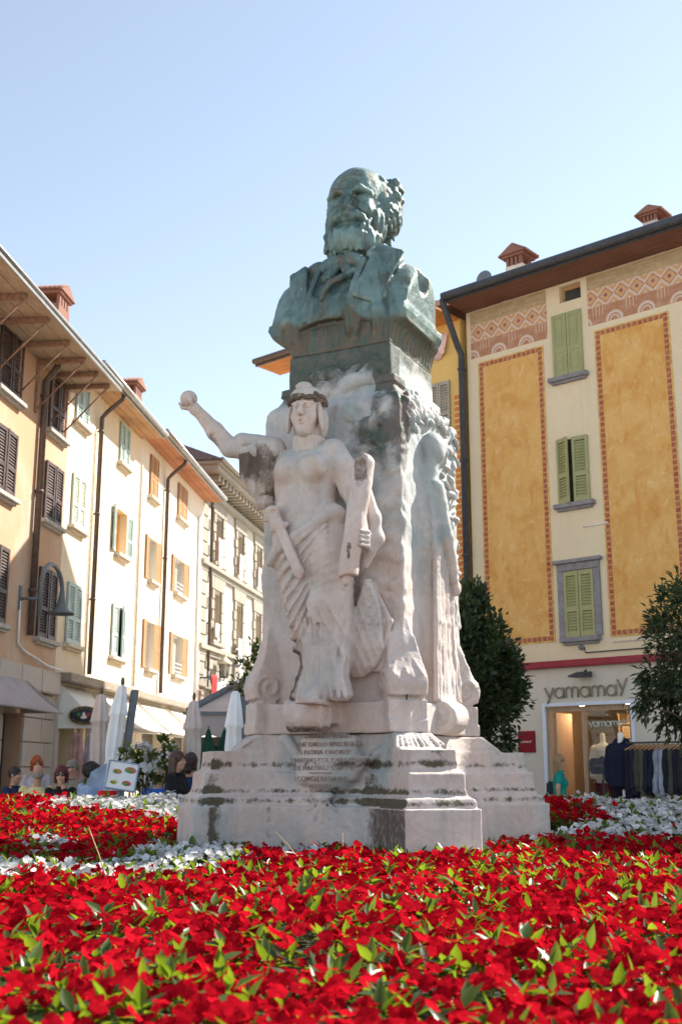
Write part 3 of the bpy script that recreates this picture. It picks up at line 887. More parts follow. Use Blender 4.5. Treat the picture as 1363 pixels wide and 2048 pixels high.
def frieze_mat(cx, z0, z1):
    """flat painted frieze: stucco grey band, row of lozenges, arcaded red band"""
    t = NT('painted frieze')
    x, y, z = t.xyz()
    v = t.math('DIVIDE', t.math('SUBTRACT', z, z0), z1 - z0)      # 0..1 upwards
    P = 0.33
    fx = t.math('SUBTRACT', t.math('FRACT', t.math('DIVIDE', x, P)), 0.5)
    ax = t.math('ABSOLUTE', fx)
    az = t.math('DIVIDE', t.math('ABSOLUTE', t.math('SUBTRACT', z, z0 + (z1 - z0) * 0.545)), P * 1.02)
    d = t.math('ADD', ax, az)
    line = t.ramp(t.math('ABSOLUTE', t.math('SUBTRACT', d, 0.44)), 0.035, 0.06, 1, 0)
    ins = t.ramp(d, 0.37, 0.39, 1, 0)
    core = t.ramp(d, 0.13, 0.16, 1, 0)
    tri = t.ramp(t.math('ABSOLUTE', t.math('SUBTRACT', d, 0.82)), 0.1, 0.12, 1, 0)
    band_bg = (0.66, 0.50, 0.40)
    mid = t.mix(tri, band_bg, (0.60, 0.34, 0.15))
    mid = t.mix(line, mid, (0.42, 0.17, 0.09)); mid = t.mix(ins, mid, (0.62, 0.36, 0.17)); mid = t.mix(core, mid, (0.30, 0.09, 0.09))
    # lower band: arches and hanging bars
    P2 = 0.66
    gx = t.math('MULTIPLY', t.math('SUBTRACT', t.math('FRACT', t.math('DIVIDE', x, P2)), 0.5), P2)
    zz = t.math('SUBTRACT', z, z0 + 0.01)
    r = t.math('SQRT', t.math('ADD', t.math('MULTIPLY', gx, gx), t.math('MULTIPLY', zz, zz)))
    arc = t.ramp(t.math('ABSOLUTE', t.math('SUBTRACT', r, 0.155)), 0.022, 0.032, 1, 0)
    arc2 = t.ramp(t.math('ABSOLUTE', t.math('SUBTRACT', r, 0.085)), 0.01, 0.018, 1, 0)
    bars = t.ramp(t.math('ABSOLUTE', t.math('SUBTRACT', t.math('FRACT', t.math('MULTIPLY', x, 14.0)), 0.5)), 0.10, 0.16, 1, 0)
    far = t.ramp(t.math('ABSOLUTE', gx), 0.19, 0.21, 0, 1)
    up = t.ramp(v, 0.15, 0.17)
    bm = t.math('MULTIPLY', t.math('MULTIPLY', bars, far), up)
    low = t.mix(bm, (0.44, 0.21, 0.12), (0.64, 0.46, 0.35))
    low = t.mix(t.math('MAXIMUM', arc, arc2), low, (0.66, 0.52, 0.43))
    c = t.mix(t.ramp(v, 0.345, 0.36), low, mid)
    ny = t.noise(3.0, 5, 0.6, t.map((0.6, 1, 6)))
    top = t.mix(t.ramp(ny, 0.4, 0.65), (0.40, 0.29, 0.16), (0.50, 0.37, 0.22))
    c = t.mix(t.ramp(v, 0.73, 0.74), c, top)
    c = t.mix(t.ramp(t.noise(7, 5), 0.4, 0.75, 0, 0.35), c, (0.66, 0.5, 0.38))
    return t.bsdf(c, 0.92, t.bump(t.noise(30, 4), 0.2, 0.01))
M['frieze'] = frieze_mat(0, 9.89, 10.9)
def panel(x0, x1, z0, z1):
    q = MB(); q.box(x0, x1, -0.012, 0.0, z0, z1); p = q.build('painted_panel', M['ochre'], hs)
    w = 0.085
    for q, mt in (((x0, x0 + w, z0, z1), 'border'), ((x1 - w, x1, z0, z1), 'border'), ((x0 + w, x1 - w, z0, z0 + w), 'border_across'), ((x0 + w, x1 - w, z1 - w, z1), 'border_across')):
        MB().box(q[0], q[1], -0.018, -0.0125, q[2], q[3]).build('border', M[mt], p)
    e2 = 0.03
    for q in ((x0 - e2, x0, z0 - e2, z1 + e2), (x1, x1 + e2, z0 - e2, z1 + e2), (x0, x1, z0 - e2, z0), (x0, x1, z1, z1 + e2)):
        MB().box(q[0], q[1], -0.016, 0.0, q[2], q[3]).build('border_line', M['edge'], p)
panel(-2.14, -0.64, 3.80, 9.73); panel(0.57, 2.05, 3.80, 9.73); panel(2.95, 4.9, 3.80, 9.73)
for a, c in ((-2.34, -0.5), (0.43, 5.0)):
    MB().box(a, c, -0.012, 0.0, 9.89, 10.93).build('painted_frieze', M['frieze'], hs)
w = window_closed(hs, -0.37, 0.28, 8.98, 10.30, 'green_shutter', sillmat='brownstone', louver=False)
window_closed(hs, -0.37, 0.28, 6.40, 7.70, 'green_shutter', sillmat='brownstone', tilt=(0.42, 0.08))
w = window_closed(hs, -0.36, 0.26, 3.82, 5.07, 'green_shutter', sillmat='brownstone', tilt=(0.02, 0.0))
b = MB(); b.box(-0.5, -0.36, -0.05, 0.0, 3.825, 5.09); b.box(0.26, 0.40, -0.05, 0.0, 3.825, 5.09); b.box(-0.5, 0.4, -0.06, 0.0, 5.092, 5.23); b.box(-0.56, 0.46, -0.13, 0.0, 5.232, 5.30)
b.build('surround', M['brownstone'], w, 0.008)
b = MB(); b.box(-0.19, 0.29, 0.14, 0.2, 10.55, 10.6); b.box(-0.19, 0.29, 0.14, 0.2, 10.85, 10.9); b.box(-0.19, -0.14, 0.14, 0.2, 10.6, 10.85); b.box(0.24, 0.29, 0.14, 0.2, 10.6, 10.85)
aw_ = b.build('attic_window', M['soffit_warm'], hs); MB().box(-0.14, 0.24, 0.16, 0.18, 10.6, 10.85).build('pane', M['pane'], aw_)
roof(hs, XL, XR, 10.97, 0.78, soff='soffit_dark', boards=4, gut='darkmetal', gr=0.085)
downpipe(hs, -2.52, 11.05, 1.5, 0.78, 'darkmetal', 0.9, 0.07, -0.12)
chimney(hs, -1.55, 0.75, 11.50, 0.42, 0.42, 0.92, 'ivory', 'chimney')
chimney(hs, 1.50, 0.9, 11.75, 0.30, 0.34, 0.60, 'ruststone', 'chimney')
chimney(hs, -0.45, 1.6, 11.55, 0.40, 0.4, 0.7, 'ivory', 'chimney')
dish = MB().sphere((-2.1, 0.2, 11.72), (0.2, 0.05, 0.2), 12, 8); dish.tube([(-2.1, 0.25, 11.7), (-2.1, 0.5, 11.1)], 0.02, 6)
dish.build('satellite_dish', M['slategrey'], hs)
MB().box(-1.7, XR, -0.16, 0.0, 3.27, 3.40).build('awning_box', M['crimson'], hs, 0.02)
MB().tube([(0.6, -0.03, 3.68), (XR, -0.03, 3.68)], 0.012, 6).build('cable', M['whitepvc'], hs)
MB().tube([(0.0, -0.03, 3.62), (0.02, -0.03, 3.52), (XR, -0.03, 3.56)], 0.012, 6).build('cable', M['darkmetal'], hs)
MB().sphere((-0.05, -0.05, 3.62), 0.05).build('camera_dome', M['slategrey'], hs)
MB().tube([(0.1, -0.02, 5.9), (0.62, -0.02, 5.92)], 0.014, 5).build('cable', M['whitepvc'], hs)
# shop front
b = MB()
for a in ((-0.95, -0.89, 0.0, 2.62), (0.86, 0.92, 0.0, 2.62)): b.box(a[0], a[1], -0.04, 0.03, a[2], a[3])
b.box(-0.89, 0.86, -0.04, 0.03, 2.56, 2.62)
b.build('door_surround', M['white_frame'], hs)
b = MB()
for a, c in ((-0.885, -0.82), (-0.17, -0.09), (0.79, 0.855)): b.box(a, c, 0.05, 0.13, 0.02, 2.55)
b.box(-0.82, -0.17, 0.055, 0.125, 2.46, 2.55); b.box(-0.09, 0.79, 0.055, 0.125, 2.46, 2.55); b.box(-0.09, 0.79, 0.055, 0.125, 0.02, 0.3)
sf = b.build('shop_front', M['door_wood'], hs)
MB().box(-0.09, 0.79, 0.085, 0.095, 0.3, 2.46).build('pane', M['glass'], sf)
b = MB(); b.box(-0.82, -0.76, 0.16, 0.75, 0.03, 2.45); b.build('door_leaf', M['door_wood'], sf)
# room behind the shop front
b = MB()
b.quad((-1.4, 0.14, 0.01), (1.6, 0.14, 0.01), (1.6, 3.2, 0.01), (-1.4, 3.2, 0.01)); b.quad((-1.4, 0.14, 2.7), (-1.4, 3.2, 2.7), (1.6, 3.2, 2.7), (1.6, 0.14, 2.7))
b.quad((-1.4, 0.14, 0.01), (-1.4, 3.2, 0.01), (-1.4, 3.2, 2.7), (-1.4, 0.14, 2.7)); b.quad((1.6, 0.14, 0.01), (1.6, 0.14, 2.7), (1.6, 3.2, 2.7), (1.6, 3.2, 0.01))
b.quad((-1.4, 3.2, 0.01), (1.6, 3.2, 0.01), (1.6, 3.2, 2.7), (-1.4, 3.2, 2.7))
b.build('shop_room', M['roomwall'], hs)
for k, (a, yy) in enumerate(((-0.5, 0.7), (-0.35, 1.5), (0.5, 0.6), (0.75, 1.4))):
    q = MB(); q.lathe([(0.02, 2.69), (0.07, 2.69), (0.08, 2.62), (0.06, 2.60)], 12, M=Matrix.Translation((a, yy, 0))); s = q.build('spot_lamp', M['slategrey'], hs)
    MB().sphere((a, yy, 2.60), (0.055, 0.055, 0.02)).build('bulb', M['lamp'], s)
    ld = bpy.data.lights.new('shop_light', 'POINT'); ld.energy = 5; ld.color = (1, 0.70, 0.42); ld.shadow_soft_size = 0.06
    lo = bpy.data.objects.new('shop_light', ld); lo.location = (a, yy, 2.45); link(lo, hs)

shelf = thing('shelf_unit', 'wooden wall of drawers and folded stock inside the shop window', 'shelf', hs.matrix_basis @ Vector((0.35, 2.0, 0)), ROT_R)
MB().box(-0.75, 0.75, 0.32, 0.36, 0.02, 2.5).build('back', M['shelfwood'], shelf)
for i in range(9):
    MB().box(-0.75, 0.75, 0.0, 0.32, 0.12 + i * 0.27, 0.15 + i * 0.27).build('shelf', M['shelfwood'], shelf)
for i in range(8):
    for k in range(3):
        d_ = MB().box(-0.72 + k * 0.49, -0.72 + k * 0.49 + 0.46, 0.02, 0.3, 0.155 + i * 0.27, 0.36 + i * 0.27)
        o = d_.build('drawer', M['shelfwood'] if (i + k) % 3 else M['white_cloth'], shelf, 0.008)
MB().box(-0.78, -0.75, 0, 0.36, 0.02, 2.5).box(0.75, 0.78, 0, 0.36, 0.02, 2.5).build('side', M['shelfwood'], shelf)

# lettering of the shop: thin bent strokes
def arc(cx, cy, r, a0, a1, n=12, ry=None):
    return [(cx + r * math.cos(R(a0 + (a1 - a0) * i / n)), cy + (ry or r) * math.sin(R(a0 + (a1 - a0) * i / n))) for i in range(n + 1)]
def glyph(ch):
    """strokes and advance, x-height 1"""
    if ch == 'a': return [arc(0.48, 0.48, 0.46, 0, 360, 20), [(0.94, 0.96), (0.94, 0.0)]], 1.18
    if ch == 'm': return [[(0.0, 0.0), (0.0, 0.3)] + arc(0.32, 0.62, 0.32, 180, 0, 8, 0.34) + [(0.64, 0.0)], arc(0.96, 0.62, 0.32, 180, 0, 8, 0.34) + [(1.28, 0.0)]], 1.5
    if ch == 'y': return [[(-0.05, 1.0), (0.42, 0.08)], [(0.86, 1.0), (0.2, -0.52)]], 0.98
    if ch == 'Y': return [[(-0.05, 1.42), (0.42, 0.42)], [(0.9, 1.52), (0.2, -0.06)]], 0.98
def write(root, text, x0, z0, width, r, y, mat, name='letter', flat=False):
    tot = sum(glyph(c)[1] for c in text); s = width / tot; x = x0
    for c in text:
        st, adv = glyph(c); b = MB()
        for p in st:
            b.tube([(x + a * s, y, z0 + q * s) for a, q in p], r, 6, flat=None)
        b.build(name, M[mat], root); x += adv * s
sign = thing('shop_sign', 'thin bronze letters reading yamamay on the wall above the shop door', 'sign', AR, ROT_R)
write(sign, 'yamamaY', -0.86, 2.71, 1.70, 0.017, -0.035, 'letter')
sign2 = thing('window_lettering', 'pale letters reading yamamay across the top of the shop window', 'lettering', AR, ROT_R)
write(sign2, 'yamamaY', -0.03, 2.17, 0.78, 0.010, 0.075, 'pale_shutter')
pl = thing('wall_plaque', 'square crimson plaque with tiny white print left of the shop door', 'plaque', AR, ROT_R)
MB().box(-1.50, -1.13, -0.04, -0.002, 1.72, 2.12).build('board', M['plaque'], pl, 0.006)
write(pl, 'yamamaY', -1.44, 1.90, 0.25, 0.004, -0.042, 'pink_cloth', 'lettering')
fl = thing('floodlight', 'black wedge floodlight under the crimson awning box', 'floodlight', AR, ROT_R)
MB().prism([(-0.08, 3.17), (-0.42, 3.08), (-0.42, 3.05), (-0.08, 3.06)], -0.16, 0.17, axis='x').build('housing', M['darkmetal'], fl, 0.01)
MB().tube([(0, 0, 3.2), (0, -0.1, 3.14)], 0.02, 6).build('bracket', M['darkmetal'], fl)

# ---- yellow house beyond the downpipe
hy = thing('yellow_house', 'yellow painted house with orange rafter eaves partly hidden behind the marble monument', 'house', AR, ROT_R)
XL2, XR2 = -8.0, -2.62
wall_mesh(XL2 + 0.4, XR2, 0, 10.9, []).build('wall', M['yellow'], hy)
roof(hy, XL2 + 0.2, XR2 - 0.02, 10.86, 0.85, soff='soffit_orange', boards=4, gut='brownmetal', gr=0.07, endl=0.15)
window_closed(hy, -3.46, -2.9, 8.3, 9.55, 'grey_shutter', sillmat='palesill')
window_closed(hy, -3.46, -2.9, 5.6, 6.9, 'grey_shutter', sillmat='palesill')
window_closed(hy, -5.6, -4.9, 8.3, 9.55, 'grey_shutter', sillmat='palesill')
t = NT('painted brick quoin border'); xx, yy, zz = t.xyz()
fz = t.math('FRACT', t.math('MULTIPLY', zz, 7.5)); m_ = t.ramp(t.math('ABSOLUTE', t.math('SUBTRACT', fz, 0.5)), 0.30, 0.40)
M['quoin'] = t.bsdf(t.mix(m_, (0.70, 0.24, 0.07), (0.80, 0.55, 0.25)), 0.9)
MB().box(-2.80, -2.68, -0.01, 0.0, 2.6, 9.2).build('painted_quoin', M['quoin'], hy)
MB().box(-2.95, -2.90, -0.01, 0.0, 2.6, 9.2).build('painted_strip', M['border'], hy)
banner('hanging_cloth', 'pale pink cloth hung under the eaves of the yellow house', hy, -3.36, 10.62, 10.12, 0.46, 0.06, 'pink_cloth', cat='cloth', seed=12)

# ---- gooseneck street lamp on the tan house
lp = thing('street_lamp', 'grey gooseneck lamp with trumpet shade on the tan house wall', 'street lamp', A0 + dL * -9.0, ROT_L)
X = 9.0 - 2.6
path = [(X, -0.42, 4.25), (X, -0.42, 4.9)] + [(X + 0.58 - 0.58 * math.cos(g), -0.42, 4.9 + 0.46 * math.sin(g)) for g in np.linspace(0.15, math.pi - 0.1, 12)] + [(X + 1.16, -0.42, 4.86)]
MB().tube(path, 0.045, 10).build('arm', M['slategrey'], lp)
MB().tube([(X, 0.0, 4.6), (X, -0.42, 4.6)], 0.03, 8).box(X - 0.05, X + 0.05, -0.04, 0.0, 4.38, 4.85).build('bracket', M['slategrey'], lp)
sh = MB().lathe([(0.05, 4.92), (0.06, 4.8), (0.085, 4.66), (0.14, 4.56), (0.22, 4.50), (0.28, 4.47), (0.27, 4.45), (0.2, 4.48), (0.10, 4.54), (0.02, 4.5)], 24, M=Matrix.Translation((X + 1.16, -0.42, 0)))
sh.build('shade', M['slategrey'], lp)

# ---- lantern at the palazzo corner
ln = thing('wall_lantern', 'old glazed lantern on a scrolled iron bracket at the palazzo corner', 'lantern', A4, R(90) - AL4)
bx = -0.9
scroll = [(bx + 0.35 + 0.28 * (1 - t) * math.cos(t * 9), -0.35 - 0.0, 3.85 - 0.22 * (1 - t) * math.sin(t * 9)) for t in np.linspace(0, 0.85, 24)]
MB().tube([(bx - 0.2, -0.35, 3.95), (bx + 1.7, -0.35, 3.95)], 0.03, 6).tube(scroll, 0.02, 5).tube([(bx - 0.2, -0.35, 3.6), (bx - 0.2, -0.35, 4.1)], 0.03, 6).tube([(bx - 0.2, 0, 3.9), (bx - 0.2, -0.35, 3.9)], 0.03, 6).tube([(bx + 1.7, -0.35, 3.95), (bx + 1.7, -0.35, 4.05)], 0.03, 6).build('bracket', M['darkmetal'], ln)
Mt = Matrix.Translation((bx + 1.7, -0.35, 0))
b = MB()
for k in range(6):
    g = k * math.pi / 3; g2 = g + math.pi / 3
    b.tube([(bx + 1.7 + 0.12 * math.cos(g), -0.35 + 0.12 * math.sin(g), 4.06), (bx + 1.7 + 0.2 * math.cos(g), -0.35 + 0.2 * math.sin(g), 4.52)], 0.012, 5)
b.lathe([(0.13, 4.03), (0.13, 4.07)], 6, M=Mt); b.build('frame', M['darkmetal'], ln)
MB().lathe([(0.26, 4.50), (0.24, 4.56), (0.10, 4.70), (0.05, 4.74), (0.06, 4.80), (0.01, 4.88)], 12, M=Mt).build('cap', M['palesill'], ln)
MB().lathe([(0.11, 4.08), (0.185, 4.5)], 6, M=Mt).build('pane', M['pale_pane'], ln)
ln.location.z = 0.45
# ================================================================== the monument
def attr(o, name, a):
    at = o.data.attributes.new(name, 'FLOAT', 'POINT')
    at.data.foreach_set('value', np.asarray(a, np.float32))

def marble_mat():
    t = NT('weathered pink marble')
    def A(n):
        nd = t.n('ShaderNodeAttribute'); nd.attribute_name = n; return nd.outputs['Fac']
    n1 = t.noise(1.4, 6, 0.6, dist=0.5)
    pink = t.mix(t.ramp(n1, 0.35, 0.65), (0.60, 0.47, 0.40), (0.68, 0.58, 0.53))
    grey = t.mix(t.ramp(t.noise(2.3, 6, 0.65, dist=0.8), 0.35, 0.65), (0.33, 0.38, 0.38), (0.56, 0.52, 0.49))
    grey = t.mix(t.ramp(t.noise(3.4, 6, 0.65, t.map((1, 1, 0.6), (4, 7, 1)), 1.0), 0.54, 0.68, 0, 0.7), grey, (0.40, 0.49, 0.48))
    grey = t.mix(t.ramp(t.noise(4.2, 6, 0.7, t.map((1, 1, 0.7), (9, 2, 3)), 1.2), 0.55, 0.70, 0, 0.6), grey, (0.37, 0.27, 0.19))
    c = t.mix(A('grey'), pink, grey)
    warm = t.ramp(t.noise(3.1, 5, 0.6, t.map((1, 1, 0.5), (3, 1, 0)), 0.8), 0.55, 0.75, 0, 0.45)
    c = t.mix(warm, c, (0.52, 0.36, 0.25))
    vein = t.ramp(t.noise(7.0, 8, 0.7, t.map((2.2, 2.2, 0.35)), 0.3), 0.52, 0.7, 0, 0.35)
    c = t.mix(vein, c, (0.34, 0.30, 0.29))
    fine = t.noise(22, 6, 0.7)
    sp = t.ramp(t.math('ADD', A('stain_shade'), t.math('MULTIPLY', t.math('SUBTRACT', fine, 0.5), 1.1)), 0.36, 0.95)
    c = t.mix(sp, c, t.mix(t.noise(4, 3), (0.055, 0.042, 0.035), (0.13, 0.09, 0.06)))
    gr = t.ramp(t.math('ADD', A('green'), t.math('MULTIPLY', t.math('SUBTRACT', t.noise(5, 6, 0.65, dist=0.5), 0.5), 1.4)), 0.35, 0.8)
    c = t.mix(gr, c, t.mix(t.ramp(t.noise(3.5, 5, 0.6, dist=0.8), 0.40, 0.62), t.mix(t.ramp(t.noise(6, 4), 0.35, 0.65), (0.038, 0.070, 0.048), (0.085, 0.092, 0.082)), t.mix(t.ramp(t.xyz()[2], 4.40, 4.52), (0.13, 0.105, 0.095), (0.055, 0.075, 0.058))))
    ms = t.ramp(t.math('ADD', A('moss'), t.math('MULTIPLY', t.math('SUBTRACT', t.noise(16, 7, 0.7), 0.5), 1.7)), 0.5, 0.9)
    c = t.mix(ms, c, t.mix(t.noise(9, 3), (0.10, 0.075, 0.025), (0.05, 0.045, 0.035)))
    c = t.mix(t.ramp(fine, 0.3, 0.7, 0, 0.22), c, (0.30, 0.25, 0.22))
    nm = t.bump(t.noise(42, 7, 0.7), 0.6, 0.010)
    nm = t.bump(t.noise(9, 6, 0.65), 0.4, 0.025, nm)
    return t.bsdf(c, t.ramp(fine, 0.3, 0.7, 0.55, 0.8), nm, spec=0.3)
M['marble'] = marble_mat()
M['crack'] = simple('open joint', (0.03, 0.026, 0.024), 0.95)

def finish(name, V, Q, parent, disp=None, relaxn=0, st=None):
    """sculpted surface -> object with weathering and painted-shade attributes"""
    v = (V[Q[:, 0]] * np.cross(V[Q[:, 1]], V[Q[:, 2]])).sum()
    if v < 0: Q = Q[:, ::-1]
    if relaxn: V = relax(V, Q, relaxn)
    if disp is not None:
        N = vnormals(V, Q)
        V = V + N * disp(V, N)[:, None]
    o = mesh_np(name, V, Q, M['marble'], parent)
    a = dict(grey=np.zeros(len(V)), stain_shade=np.zeros(len(V)), moss=np.zeros(len(V)), green=np.zeros(len(V)))
    if st is not None:
        a.update(st(V, vnormals(V, Q)))
    for k in a: attr(o, k, a[k])
    return o

CM = Vector((0.195, 9.21, 0)); ROT_M = R(-26)
mon = thing('monument', 'tall weathered marble pedestal with carved robed woman raising a ball, standing in the flower bed', 'monument', CM, ROT_M)
S2 = math.sqrt(0.5)

def xplan(zs, Rs, ws, Fs, z0, z1, k=0.10):
    zs, Rs, ws, Fs = [np.array(t, float) for t in (zs, Rs, ws, Fs)]
    def fn(X, Y, Z):
        zz = Z[0, 0, :]
        I = lambda t: np.interp(zz, zs, t)[None, None, :].astype(np.float32)
        r, w, f = I(Rs), I(ws), I(Fs)
        a, b = np.abs(X + Y) * S2, np.abs(X - Y) * S2
        arm = np.minimum(np.maximum(a - r, b - w), np.maximum(b - r, a - w))
        body = np.maximum(np.abs(X), np.abs(Y)) - f
        h = np.clip(0.5 + 0.5 * (body - arm) / k, 0, 1)
        d = body + (arm - body) * h - k * h * (1 - h)
        return np.maximum(d, np.maximum(z0 - Z, Z - z1))
    return fn

# ---- stepped base
B = Vol((-1.24, -1.24, 0.55), (1.24, 1.24, 1.66), 0.0118)
def lay(z0, z1, pts, k=0.008):
    zs, Rs, ws, Fs = zip(*pts); Rs = [q * 0.985 for q in Rs]; m = max(Rs) * S2 + max(ws)
    B.op(xplan(zs, Rs, ws, Fs, z0, z1), (-m, -m, z0), (m, m, z1), k)
lay(0.4, 1.108, [(0.4, 1.49, .285, .80), (1.108, 1.485, .283, .80)])
lay(1.10, 1.176, [(1.10, 1.45, .268, .755), (1.14, 1.455, .270, .76), (1.176, 1.44, .262, .75)])
lay(1.17, 1.352, [(1.17, 1.435, .255, .74), (1.20, 1.405, .225, .71), (1.24, 1.395, .214, .70), (1.352, 1.388, .210, .70)])
lay(1.34, 1.372, [(1.34, 1.37, .20, .68), (1.372, 1.345, .185, .67)])
lay(1.36, 1.508, [(1.36, 1.335, .180, .665), (1.508, 1.325, .176, .66)])
lay(1.50, 1.630, [(1.50, 1.17, .172, .66), (1.53, 1.075, .166, .655), (1.57, 1.0, .160, .65), (1.63, 0.955, .155, .64)])
# inscription shield on the front, scroll ears, palmette
B.ell((0.02, -0.69, 1.42), (0.27, 0.12, 0.23), 0.03)
B.box((0.03, -0.70, 1.45), (0.235, 0.09, 0.17), 0.03, rnd=0.05)
B.cap((0.20, -0.74, 1.36), (0.42, -0.70, 1.50), 0.05, 0.025, 0.04).cap((-0.2, -0.74, 1.30), (-0.30, -0.68, 1.5), 0.04, 0.03, 0.04)
B.cap((-0.38, -0.66, 1.60), (-0.28, -0.70, 1.50), 0.045, 0.03, 0.03)
for i in range(5):
    g = R(-60 + i * 30)
    B.cap((0.0, -0.80, 1.17), (0.0 + 0.13 * math.sin(g), -0.805, 1.17 - 0.17 * math.cos(g)), 0.016, 0.008, 0.012)
B.cap((-0.06, -0.79, 1.18), (0.06, -0.79, 1.18), 0.03, 0.03, 0.02)
for sx, sy in ((1, -1), (1, 1), (-1, -1), (-1, 1)):   # leaf folds under each console
    e = np.array((sx * S2, sy * S2)); f = np.array((-sy * S2, sx * S2))
    for q in (-0.13, -0.10, -0.07, -0.04, -0.01, 0.02, 0.05, 0.08, 0.11, 0.135):
        p0 = e * 0.95 + f * q; p1 = e * 1.07 + f * q * 1.35
        B.cap((p0[0], p0[1], 1.62), (p1[0], p1[1], 1.53 + 0.012 * math.sin(q * 60)), 0.013, 0.014, 0.014)
V, Q = B.mesh()
def bst(V, N):
    x, y, z = V.T
    fl = fbm(V * (1, 1, 0.35), 5.0, 3, 2)
    edge = np.exp(-((np.abs(np.abs(x + y) * S2 - 0.19) / 0.07) ** 2)) * 0 
    # dark runs on the flanks facing left beside each arm end; moss at the step roots
    a = (x - y) * S2; b = (x + y) * S2                       # a: towards the near corner
    fl_near = np.exp(-((b + 0.28) / 0.06) ** 2) * (a > 0.7) * np.clip(-N @ np.array([S2, S2, 0]), 0, 1)
    fl_left = np.exp(-((b + 1.32) / 0.10) ** 2) * np.clip(N @ np.array([S2, -S2, 0]), 0, 1)
    root = np.zeros(len(V))
    for zr in (1.185, 1.378, 1.115): root = np.maximum(root, np.exp(-((z - zr - 0.03) / 0.035) ** 2) * (z > zr - 0.01))
    moss = 0.62 * fl_left + 0.75 * fl_near * (z > 1.1) + 0.66 * root * (N[:, 2] < 0.6) + 0.25 * np.clip(fl, 0, 1)
    top = np.exp(-((z - 1.508) / 0.05) ** 2) * (N[:, 2] < 0.5) * 0.42 * (a > 0.9)
    stain_shade = 0.85 * fl_near * (z < 1.1) + 0.55 * fl_left * (z < 1.1) + 0.75 * np.exp(-((z - 0.80) / 0.11) ** 2) * np.clip(0.55 + fl, 0, 1) * (b > 0.5)
    jl = np.exp(-((x + 0.42) / 0.03) ** 2) * (z < 1.11) * (y < -0.7)
    rn = vnoise(np.stack([(x - y) * 9, (x + y) * 9, z * 0.9], 1), 1.0, 12) + 0.5 * vnoise(np.stack([(x - y) * 22, (x + y) * 22, z * 1.6], 1), 1.0, 14)
    drip = np.clip(rn - 0.35, 0, 1) * (np.abs(N[:, 2]) < 0.4) * 0.75
    return dict(grey=np.clip(0.42 + 0.7 * fl, 0, 1) * np.where(a > 1.0, 0.3, 1), moss=moss + top + 0.3 * drip, stain_shade=stain_shade + 0.5 * jl + drip)
base = finish('base', V, Q, mon, lambda V, N: 0.004 * fbm(V, 6, 3, 4) + 0.009 * np.minimum(fbm(V, 16, 2, 9) + 0.45, 0), 0, bst)
MB().tube([(-0.452, -0.805, 0.6), (-0.455, -0.806, 0.85), (-0.446, -0.806, 0.95), (-0.45, -0.805, 1.10)], 0.009, 5).build('open_joint', M['crack'], base)

# carved inscription
ins = [("GABRIELE ROSA", 1.598, 0.042, 0.02), ("CHE DALLO SPIELBERG", 1.538, 0.037, 0.03), ("LA PATRIA ONORO'", 1.480, 0.037, 0.00),
       ("L'INGEGNO COL CARATTERE", 1.424, 0.035, 0.02), ("COL MARTIRIO SUBLIME", 1.368, 0.036, -0.01), ("I CONCITTADINI E.", 1.290, 0.038, -0.02), ("MCMXII", 1.232, 0.038, -0.03)]
dep = bpy.context.evaluated_depsgraph_get()
M['inscribed'] = simple('dark inscribed letter', (0.34, 0.265, 0.22), 0.9, 0.3, 30)
for txt, z, s, xo in ins:
    cu = bpy.data.curves.new('inscription', 'FONT'); cu.body = txt; cu.size = s * 1.28; cu.align_x = 'CENTER'; cu.extrude = 0.012; cu.space_character = 1.08
    tmp = bpy.data.objects.new('inscription', cu); COL.objects.link(tmp)
    bpy.context.view_layer.update()
    me = bpy.data.meshes.new_from_object(tmp.evaluated_get(bpy.context.evaluated_depsgraph_get()))
    bpy.data.objects.remove(tmp)
    me.materials.clear(); me.materials.append(M['inscribed'])
    o = bpy.data.objects.new('inscription', me); link(o, base)
    co = np.zeros(len(me.vertices) * 3, np.float32); me.vertices.foreach_get('co', co); co = co.reshape(-1, 3)
    # lay the line on the bulging shield: find the surface depth by columns of the sculpted base
    P = np.stack([co[:, 0] + xo, np.zeros(len(co)), co[:, 1] + z], 1)
    fr = V[(V[:, 1] < -0.6) & (np.abs(V[:, 0]) < 0.5) & (V[:, 2] > 1.15)]
    gx = np.linspace(-0.45, 0.45, 61); ys = []
    fz = fr[np.abs(fr[:, 2] - z - s * 0.4) < 0.03]
    for g in gx:
        m = np.abs(fz[:, 0] - g) < 0.02
        ys.append(fz[m, 1].min() if m.any() else -0.7)
    P[:, 1] = np.interp(P[:, 0], gx, ys) - 0.002 + co[:, 2] * 0.3
    me.vertices.foreach_set('co', P.astype(np.float32).ravel()); me.update()
    o['kind'] = 'stuff'
MB().box(-0.10, 0.08, -0.822, -0.79, 1.345, 1.352).build('inscription_rule', M['inscribed'], base)

# ---- shaft with consoles, shoulders and low reliefs
Sv = Vol((-0.92, -1.12, 1.634), (1.12, 0.92, 4.79), 0.0125)
zs = [1.63, 1.87, 1.871, 4.16, 4.24, 4.28, 4.32, 4.37, 4.40, 4.401, 4.475, 4.476, 4.8]
hf = [0.70, 0.70, 0.612, 0.612, 0.605, 0.585, 0.545, 0.515, 0.505, 0.525, 0.52, 0.472, 0.468]
def prof(X, Y, Z):
    h = np.interp(Z[0, 0, :], zs, hf)[None, None, :].astype(np.float32)
    a, b = np.abs(X), np.abs(Y)
    k = 0.05
    m = np.maximum(a, b) + np.maximum(k - np.abs(a - b), 0) ** 2 / (4 * k) * 0.6
    return np.maximum(m - h, np.maximum(1.634 - Z, Z - 4.77))
Sv.op(prof, (-0.75, -0.75, 1.634), (0.75, 0.75, 4.77), 0.01)
corners = ((1, -1), (1, 1), (-1, -1), (-1, 1))
